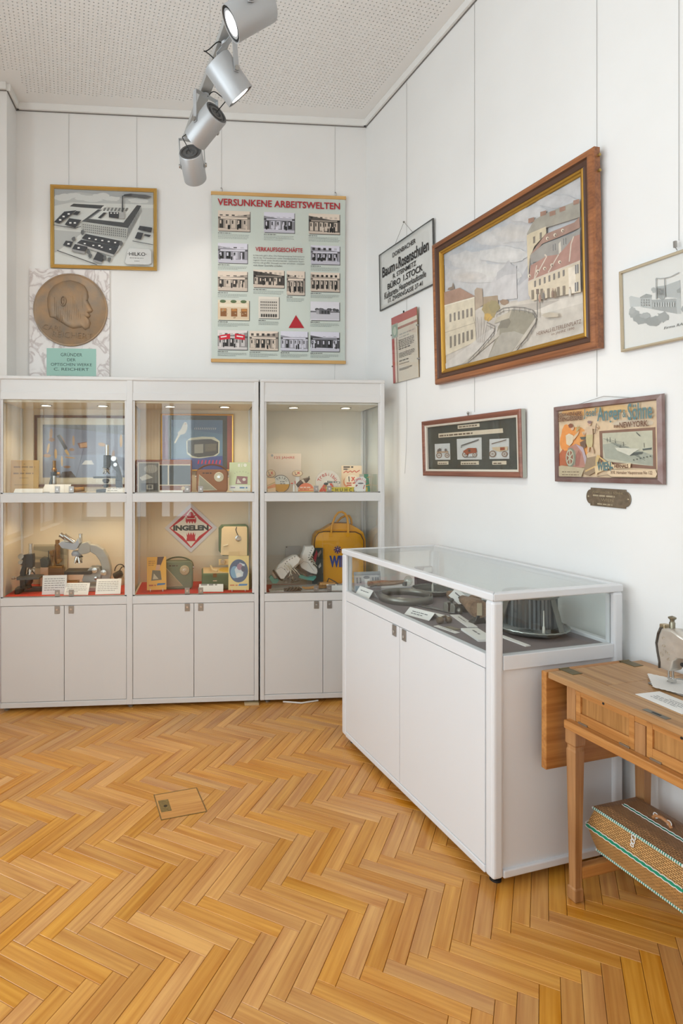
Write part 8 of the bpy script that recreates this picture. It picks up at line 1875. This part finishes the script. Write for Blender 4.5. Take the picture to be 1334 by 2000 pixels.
for x0, x1 in ((0.066, 0.276), (0.314, 0.52)):
    fl_ = MB(); fl_.box(x0, ay - 0.002, 0.613, x0 + 0.018, ay + 0.014, 0.715); fl_.box(x1 - 0.018, ay - 0.002, 0.613, x1, ay + 0.014, 0.715); fl_.box(x0 + 0.018, ay - 0.002, 0.613, x1 - 0.018, ay + 0.014, 0.645); fl_.box(x0 + 0.018, ay - 0.002, 0.706, x1 - 0.018, ay + 0.014, 0.718); fo = fl_.build('drawer_flap', M_OAKA, table, bevel=0.0015)
    MB().box(x0 + 0.018, ay + 0.006, 0.645, x1 - 0.018, ay + 0.011, 0.706).build('flap_panel', M_OAKP, fo)
    for xx in (x0 + 0.03, x1 - 0.03): MB().box(xx - 0.017, ay - 0.006, 0.6125, xx + 0.017, ay - 0.002, 0.618).build('flap_hinge', mat('silvery_hinge', (176, 170, 156), 0.3, 0.8), fo)
    MB().cyl(((x0 + x1) / 2, ay - 0.003, 0.712), ((x0 + x1) / 2, ay, 0.712), 0.004, n=10).build('keyhole', M_DARK, fo)
MB().box(0.53, ay, 0.612, L_ - 0.063, ay + 0.018, 0.70).build('apron_panel', M_OAKA, table)
MB().box(0.032, 0.087, 0.075, 0.058, D_ - 0.063, 0.115).build('stretcher', M_OAKD, table, bevel=0.003); MB().box(L_ - 0.058, 0.087, 0.075, L_ - 0.032, D_ - 0.063, 0.115).build('stretcher', M_OAKD, table, bevel=0.003)
MB().box(0.058, 0.225, 0.115, L_ - 0.058, 0.262, 0.1485).build('treadle_bar', M_OAKD, table, bevel=0.003); MB().box(0.03, 0.218, 0.105, 0.06, 0.268, 0.1485).build('bar_socket', M_OAKD, table); MB().box(L_ - 0.06, 0.218, 0.105, L_ - 0.03, 0.268, 0.1485).build('bar_socket', M_OAKD, table)
lp = MB().box(0.33, 0.014, Zt, 0.40, 0.034, Zt + 0.001).build('lock_plate', mat('steel_lock_plate', (120, 116, 106), 0.4, 0.7), table); MB().box(0.352, 0.020, Zt + 0.001, 0.378, 0.028, Zt + 0.0014).build('bolt_slot', M_DARK, lp)

# sewing machine head, front end only in view
def sm(s, t): return (s - TS, TT - t)
sew = thing('sewing_machine', 'old silver sewing machine head with engraved face, cut by the right edge', 'sewing machine', wt(2.335, 0.18, Zt + 0.0004), WRZ)
M_SILV = mat('worn_nickel', (214, 208, 198), 0.3, 0.7, noise=(25, 0.15), bump=(70, 0.35)); M_OLDB = mat('aged_nickel_brass', (176, 160, 130), 0.3, 0.85)
bed = MB(); bed.box(-0.03, -0.06, 0.0, 0.36, 0.075, 0.006); bed.build('bed_plate', mat('scratched_steel_plate', (150, 148, 144), 0.35, 0.8, noise=(60, 0.2)), sew, bevel=0.002)
# vertical head, side outline (x along arm, z up), bulging at the face
hd_ = [(-0.018, 0.050), (0.014, 0.050), (0.022, 0.062), (0.026, 0.085), (0.040, 0.10), (0.075, 0.107), (0.2, 0.107), (0.24, 0.09), (0.25, 0.006), (0.33, 0.006), (0.335, 0.12), (0.30, 0.165), (0.2, 0.168), (0.09, 0.160), (0.05, 0.172), (0.022, 0.185), (-0.014, 0.180), (-0.022, 0.160), (-0.028, 0.128), (-0.024, 0.10), (-0.018, 0.07)]
P = hd_; n = len(P); v, q = [], []; cx, cz = 0.1, 0.13; prof = [(-0.026, 0.94), (-0.021, 0.985), (0.0, 1.0), (0.021, 0.985), (0.026, 0.94)]
for yy, k in prof: v += [(x * (k if x > 0.02 else 1) + (0.0 if x > 0.02 else (1 - k) * 0.04), yy, 0.1 + (z - 0.1) * k) for x, z in P]
for j in range(4):
    for i in range(n): i2 = (i + 1) % n; q.append((j * n + i, j * n + i2, (j + 1) * n + i2, (j + 1) * n + i))
q += [tuple(range(n - 1, -1, -1)), tuple(range(4 * n, 5 * n))]; b = MB(); b.add(v, q); b.build('arm_casting', M_SILV, sew, smooth=45, bevel=0.003)
fp_ = [(x - 0.003, z) for x, z in [(-0.018, 0.050), (-0.018, 0.07), (-0.024, 0.10), (-0.028, 0.128), (-0.022, 0.160), (-0.014, 0.180)]]
b = MB(); v = []
for x, z in fp_:
    for yy in (-0.024, 0.024): v += [(x, yy, z)]
b.add(v, [(2 * k, 2 * k + 1, 2 * k + 3, 2 * k + 2) for k in range(len(fp_) - 1)]); o = b.build('face_plate', mat('dark_edge_plate', (92, 84, 76), 0.4, 0.7), sew, smooth=True); sd = o.modifiers.new('thickness', 'SOLIDIFY'); sd.thickness = 0.003
b = MB(); b.box(-0.03, -0.012, 0.165, -0.012, 0.012, 0.19); b.build('face_clip', M_OLDB, sew, bevel=0.003)
b = MB(); b.lathe([(0, 0.18), (0.008, 0.18), (0.0085, 0.2), (0.006, 0.204), (0.007, 0.21), (0.011, 0.213), (0.0115, 0.217), (0.008, 0.219), (0.0, 0.222)], 18, Matrix.Translation((0.004, 0, 0))); b.build('pressure_screw', mat('old_nickel', (140, 134, 116), 0.35, 0.8), sew, smooth=40)
for x, r in ((-0.008, 0.0032), (0.006, 0.0036)): b = MB(); b.cyl((x, 0, 0.018), (x, 0, 0.056), r, n=12); b.build('needle_bar' if x < 0 else 'presser_bar', M_CHR, sew, smooth=40)
b = MB(); b.box(-0.006, -0.006, 0.012, 0.014, 0.006, 0.024); b.tube([(0.006, 0, 0.014), (0.0, 0, 0.009), (-0.012, 0, 0.009)], 0.0035, 8); b.build('presser_foot', M_CHR, sew, bevel=0.001)
b = MB(); b.lathe([(0, 0.002), (0.006, 0.002), (0.007, 0)], 12, Matrix.Translation((0.055, -0.0255, 0.085)) @ Matrix.Rotation(PI / 2, 4, 'X')); b.build('oil_hole', M_DARK, sew)
mb_ = MB(); R = random.Random(8)
for k in range(10): a0 = R.uniform(0, 6); px, pz = R.uniform(-0.012, 0.016), R.uniform(0.08, 0.15); mb_.tube([(px + 0.006 * math.cos(a0 + u * 0.7) * (1 - u * 0.12), -0.0262, pz + 0.006 * math.sin(a0 + u * 0.7) * (1 - u * 0.12)) for u in range(6)], 0.0005, 4)
mb_.build('engraving', M_OLDB, sew)
b = MB(); b.lathe([(0, 0), (0.07, 0.0), (0.074, 0.008), (0.07, 0.018), (0.05, 0.016), (0, 0.016)], 32, Matrix.Translation((0.335, 0, 0.10)) @ Matrix.Rotation(PI / 2, 4, 'Y')); b.build('hand_wheel', M_SILV, sew, smooth=40)
# lace doily under the needle, paper label in front
d_c = Vector(wt(2.335, 0.19, Zt + 0.0072)); pts = []; nn = 64
for k in range(nn):
    u = k / nn * 4; sd_, fr = int(u), u - int(u); cs4 = [(-0.085, 0.02), (0.01, -0.075), (0.115, -0.03), (0.03, 0.08)]; a, b_ = Vector(cs4[sd_]), Vector(cs4[(sd_ + 1) % 4]); p = a.lerp(b_, fr); e = (b_ - a).normalized(); nrm = Vector((e.y, -e.x)); p = p + nrm * (0.0035 if k % 2 else 0.0); pts.append((p.x, p.y))
doily = MB().prism(pts, 0, 0.0012).build('lace_doily', mat('white_cotton', (232, 228, 222), 0.9, bump=(300, 0.4)), loc=tuple(d_c), rot=(0, 0, WRZ)); tag(doily, 'white scalloped cotton doily under the sewing machine needle', 'doily')
pc = [wt(2.354, 0.266, 0), wt(2.392, 0.356, 0), wt(2.52, 0.37, 0), wt(2.48, 0.275, 0)]; ctr = sum((Vector(p) for p in pc), Vector()) / 4
t = thing('paper_label', 'white printed paper label at the front of the sewing table', 'card', (ctr.x, ctr.y, Zt + 0.0006), WRZ - 0.06)
MB().box(-0.075, -0.046, 0, 0.075, 0.046, 0.001).build('sheet', M_CARD, t); text('lettering', 'NÄHMASCHINE', mat('grey_ink', (104, 106, 106), 0.6), t, 0.02, 0.018, 0.0014, w=0.075, h=0.007); f = Flat(0.0012); f.lines((130, 130, 132), -0.05, 0.004, 0.07, 3, 0.011, 0.0035, 3); f.build('print', M_PRINT, t)

# wicker sewing basket on the bar under the table
bs = thing('sewing_basket', 'wicker sewing basket with green and white trim under the table', 'basket', wt(2.318, 0.215, 0.149), WRZ)
def wicker(name, dark, light, s1=(46, 150)):
    m, nt, b, N, L = node_mat(name)
    tc = N.new('ShaderNodeTexCoord'); mp = N.new('ShaderNodeMapping'); L.new(tc.outputs['UV'], mp.inputs['Vector'])
    br = N.new('ShaderNodeTexBrick'); br.offset = 0.5; br.inputs['Scale'].default_value = 1.0; br.inputs['Mortar Size'].default_value = 0.0011; br.inputs['Mortar Smooth'].default_value = 0.8; br.inputs['Brick Width'].default_value = 0.013; br.inputs['Row Height'].default_value = 0.0052
    br.inputs['Color1'].default_value = (*rgb(*light), 1); br.inputs['Color2'].default_value = (*rgb(*[int(x * 0.86) for x in light]), 1); br.inputs['Mortar'].default_value = (*rgb(*dark), 1); L.new(mp.outputs[0], br.inputs['Vector'])
    L.new(br.outputs['Color'], b.inputs['Base Color']); bp_ = N.new('ShaderNodeBump'); bp_.invert = True; bp_.inputs['Strength'].default_value = 0.9; bp_.inputs['Distance'].default_value = 0.003; L.new(br.outputs['Fac'], bp_.inputs['Height']); L.new(bp_.outputs['Normal'], b.inputs['Normal']); b.inputs['Roughness'].default_value = 0.5
    return m
M_WICK = wicker('honey_wicker', (132, 84, 38), (222, 170, 104)); M_WICK2 = wicker('brown_wicker_lid', (100, 68, 42), (190, 142, 96))
hx, hy = 0.152, 0.092
secs = [(0.004, 0.150, 0.082), (0.045, 0.158, 0.098), (0.09, 0.165, 0.112), (0.12, 0.158, 0.102), (0.146, 0.150, 0.094)]
def ringpts(a, b): return [(-a, -b), (a, -b), (a, b), (-a, b)]
v, fs, uv = [], [], []
me_b = MB()
for z, a, b_ in secs: v += [(x, y, z) for x, y in ringpts(a, b_)]
for k in range(len(secs) - 1):
    for j in range(4): j2 = (j + 1) % 4; fs.append((4 * k + j, 4 * k + j2, 4 * (k + 1) + j2, 4 * (k + 1) + j))
fs.append((3, 2, 1, 0)); me_b.add(v, fs)
def uv_box(me):
    u = me.uv_layers.new(name='UVMap')
    for p in me.polygons:
        nx, ny, nz = p.normal
        for li in p.loop_indices:
            c = me.vertices[me.loops[li].vertex_index].co
            u.data[li].uv = (c.x, c.y) if abs(nz) > 0.75 else ((c.x, c.z) if abs(ny) >= abs(nx) else (c.y, c.z))
me = me_b.mesh('basket_body'); uv_box(me); mesh_obj('body', me, M_WICK, bs, bevel=0.004)
lm = MB(); lm.add([(x, y, 0.148) for x, y in ringpts(0.152, 0.096)] + [(x, y, 0.156) for x, y in ringpts(0.152, 0.096)] + [(x, y, 0.166) for x, y in ringpts(0.12, 0.066)], [(0, 1, 5, 4), (1, 2, 6, 5), (2, 3, 7, 6), (3, 0, 4, 7), (4, 5, 9, 8), (5, 6, 10, 9), (6, 7, 11, 10), (7, 4, 8, 11), (8, 9, 10, 11), (3, 2, 1, 0)])
me = lm.mesh('basket_lid'); uv_box(me); lid_o = mesh_obj('lid', me, M_WICK2, bs)
TE, WH = (40, 140, 118), (226, 228, 222)
def binding(name, a, b_, z, parent, r=0.0055):
    """edge wound with alternating green and white plastic strip"""
    P = []
    for (x0, y0), (x1, y1) in zip(ringpts(a, b_), ringpts(a, b_)[1:] + ringpts(a, b_)[:1]):
        L0 = math.hypot(x1 - x0, y1 - y0); k = int(L0 / 0.0034)
        P += [(x0 + (x1 - x0) * i / k, y0 + (y1 - y0) * i / k, z) for i in range(k)]
    m_ = MB(); n_ = 6; P = [Vector(p) for p in P]; N_ = len(P); vv, ff = [], []
    for i in range(N_):
        d = (P[(i + 1) % N_] - P[i - 1]).normalized(); a_ = Vector((0, 0, 1)); b2 = d.cross(a_)
        for j in range(n_): t_ = 2 * PI * j / n_; vv.append(P[i] + a_ * (r * math.cos(t_) * 0.9) + b2 * (r * 0.7 * math.sin(t_)))
    for i in range(N_):
        i2 = (i + 1) % N_; m_.col(TE if i % 2 else WH)
        for j in range(n_): j2 = (j + 1) % n_; ff.append((i * n_ + j, i * n_ + j2, i2 * n_ + j2, i2 * n_ + j)); m_.c.append(m_.cc)
    m_.v = [tuple(x) for x in vv]; m_.f = ff
    return m_.build(name, print_mat('plastic_strip', 0.4), parent, smooth=True)
binding('lid_binding', 0.1525, 0.0965, 0.150, lid_o); binding('base_binding', 0.150, 0.083, 0.0065, bs)
def wave_ribbon(name, path, parent, nrm):
    """green ribbon threaded under the canes, between two wavy white cords"""
    m_ = MB(); P = [Vector(p) for p in path]; d = (P[1] - P[0]).normalized(); up = Vector(nrm).cross(d).normalized(); L0 = (P[1] - P[0]).length; k = int(L0 / 0.002); N3 = Vector(nrm)
    def prof(u): return 0.0034 + 0.0026 * abs(math.sin(u * L0 / 0.022 * PI))
    vv, ff = [], []
    for i in range(k + 1): u = i / k; c = P[0].lerp(P[1], u) + N3 * 0.0012; vv += [c + up * prof(u), c - up * prof(u)]
    ff = [(2 * i, 2 * i + 1, 2 * i + 3, 2 * i + 2) for i in range(k)]; m_.add(vv, ff); o = m_.build(name, mat('emerald_ribbon', (18, 138, 106), 0.45), parent)
    for s_ in (-1, 1): c_ = MB(); c_.tube([P[0].lerp(P[1], i / k) + N3 * 0.002 + up * s_ * (prof(i / k) + 0.0012) for i in range(0, k + 1, 2)], 0.0014, 5); c_.build('cord', mat('white_plastic_cord', (230, 230, 226), 0.5), o, smooth=True)
zr = 0.09
wave_ribbon('side_ribbon', [(-0.165, -0.1125, zr), (0.165, -0.1125, zr)], bs, (0, -1, 0)); wave_ribbon('end_ribbon', [(-0.1655, 0.11, zr), (-0.1655, -0.112, zr)], bs, (-1, 0, 0)); wave_ribbon('end_ribbon', [(0.1655, -0.112, zr), (0.1655, 0.11, zr)], bs, (1, 0, 0))
wave_ribbon('lid_ribbon', [(-0.115, -0.008, 0.1662), (0.115, -0.008, 0.1662)], lid_o, (0, 0, 1))
b = MB(); b.tube([(-0.03, 0.02, 0.1665), (-0.022, 0.02, 0.178), (0.0, 0.02, 0.182), (0.022, 0.02, 0.178), (0.03, 0.02, 0.1665)], 0.0055, 8); b.build('lid_handle', mat('cane_handle', (186, 130, 84), 0.45), lid_o, smooth=True)
for x in (-0.022, 0.022): b = MB(); b.tube([(x + 0.008 * math.cos(a), 0.02 + 0.0, 0.178 + 0.008 * math.sin(a)) for a in [2 * PI * k / 12 for k in range(12)]], 0.0016, 5, closed=True); b.build('handle_tie', mat('white_plastic_cord', (230, 230, 226), 0.5), lid_o)
b = MB()
for k, (z, rr) in enumerate(((0.142, 0.007), (0.130, 0.006), (0.119, 0.005))): b.tube([(rr * math.cos(a), -0.1005 - 0.003 * k, z + rr * math.sin(a)) for a in [2 * PI * i / 12 for i in range(12)]], 0.0018, 6, closed=True)
b.build('loop_fastener', mat('white_plastic_cord', (230, 230, 226), 0.5), bs, smooth=True)
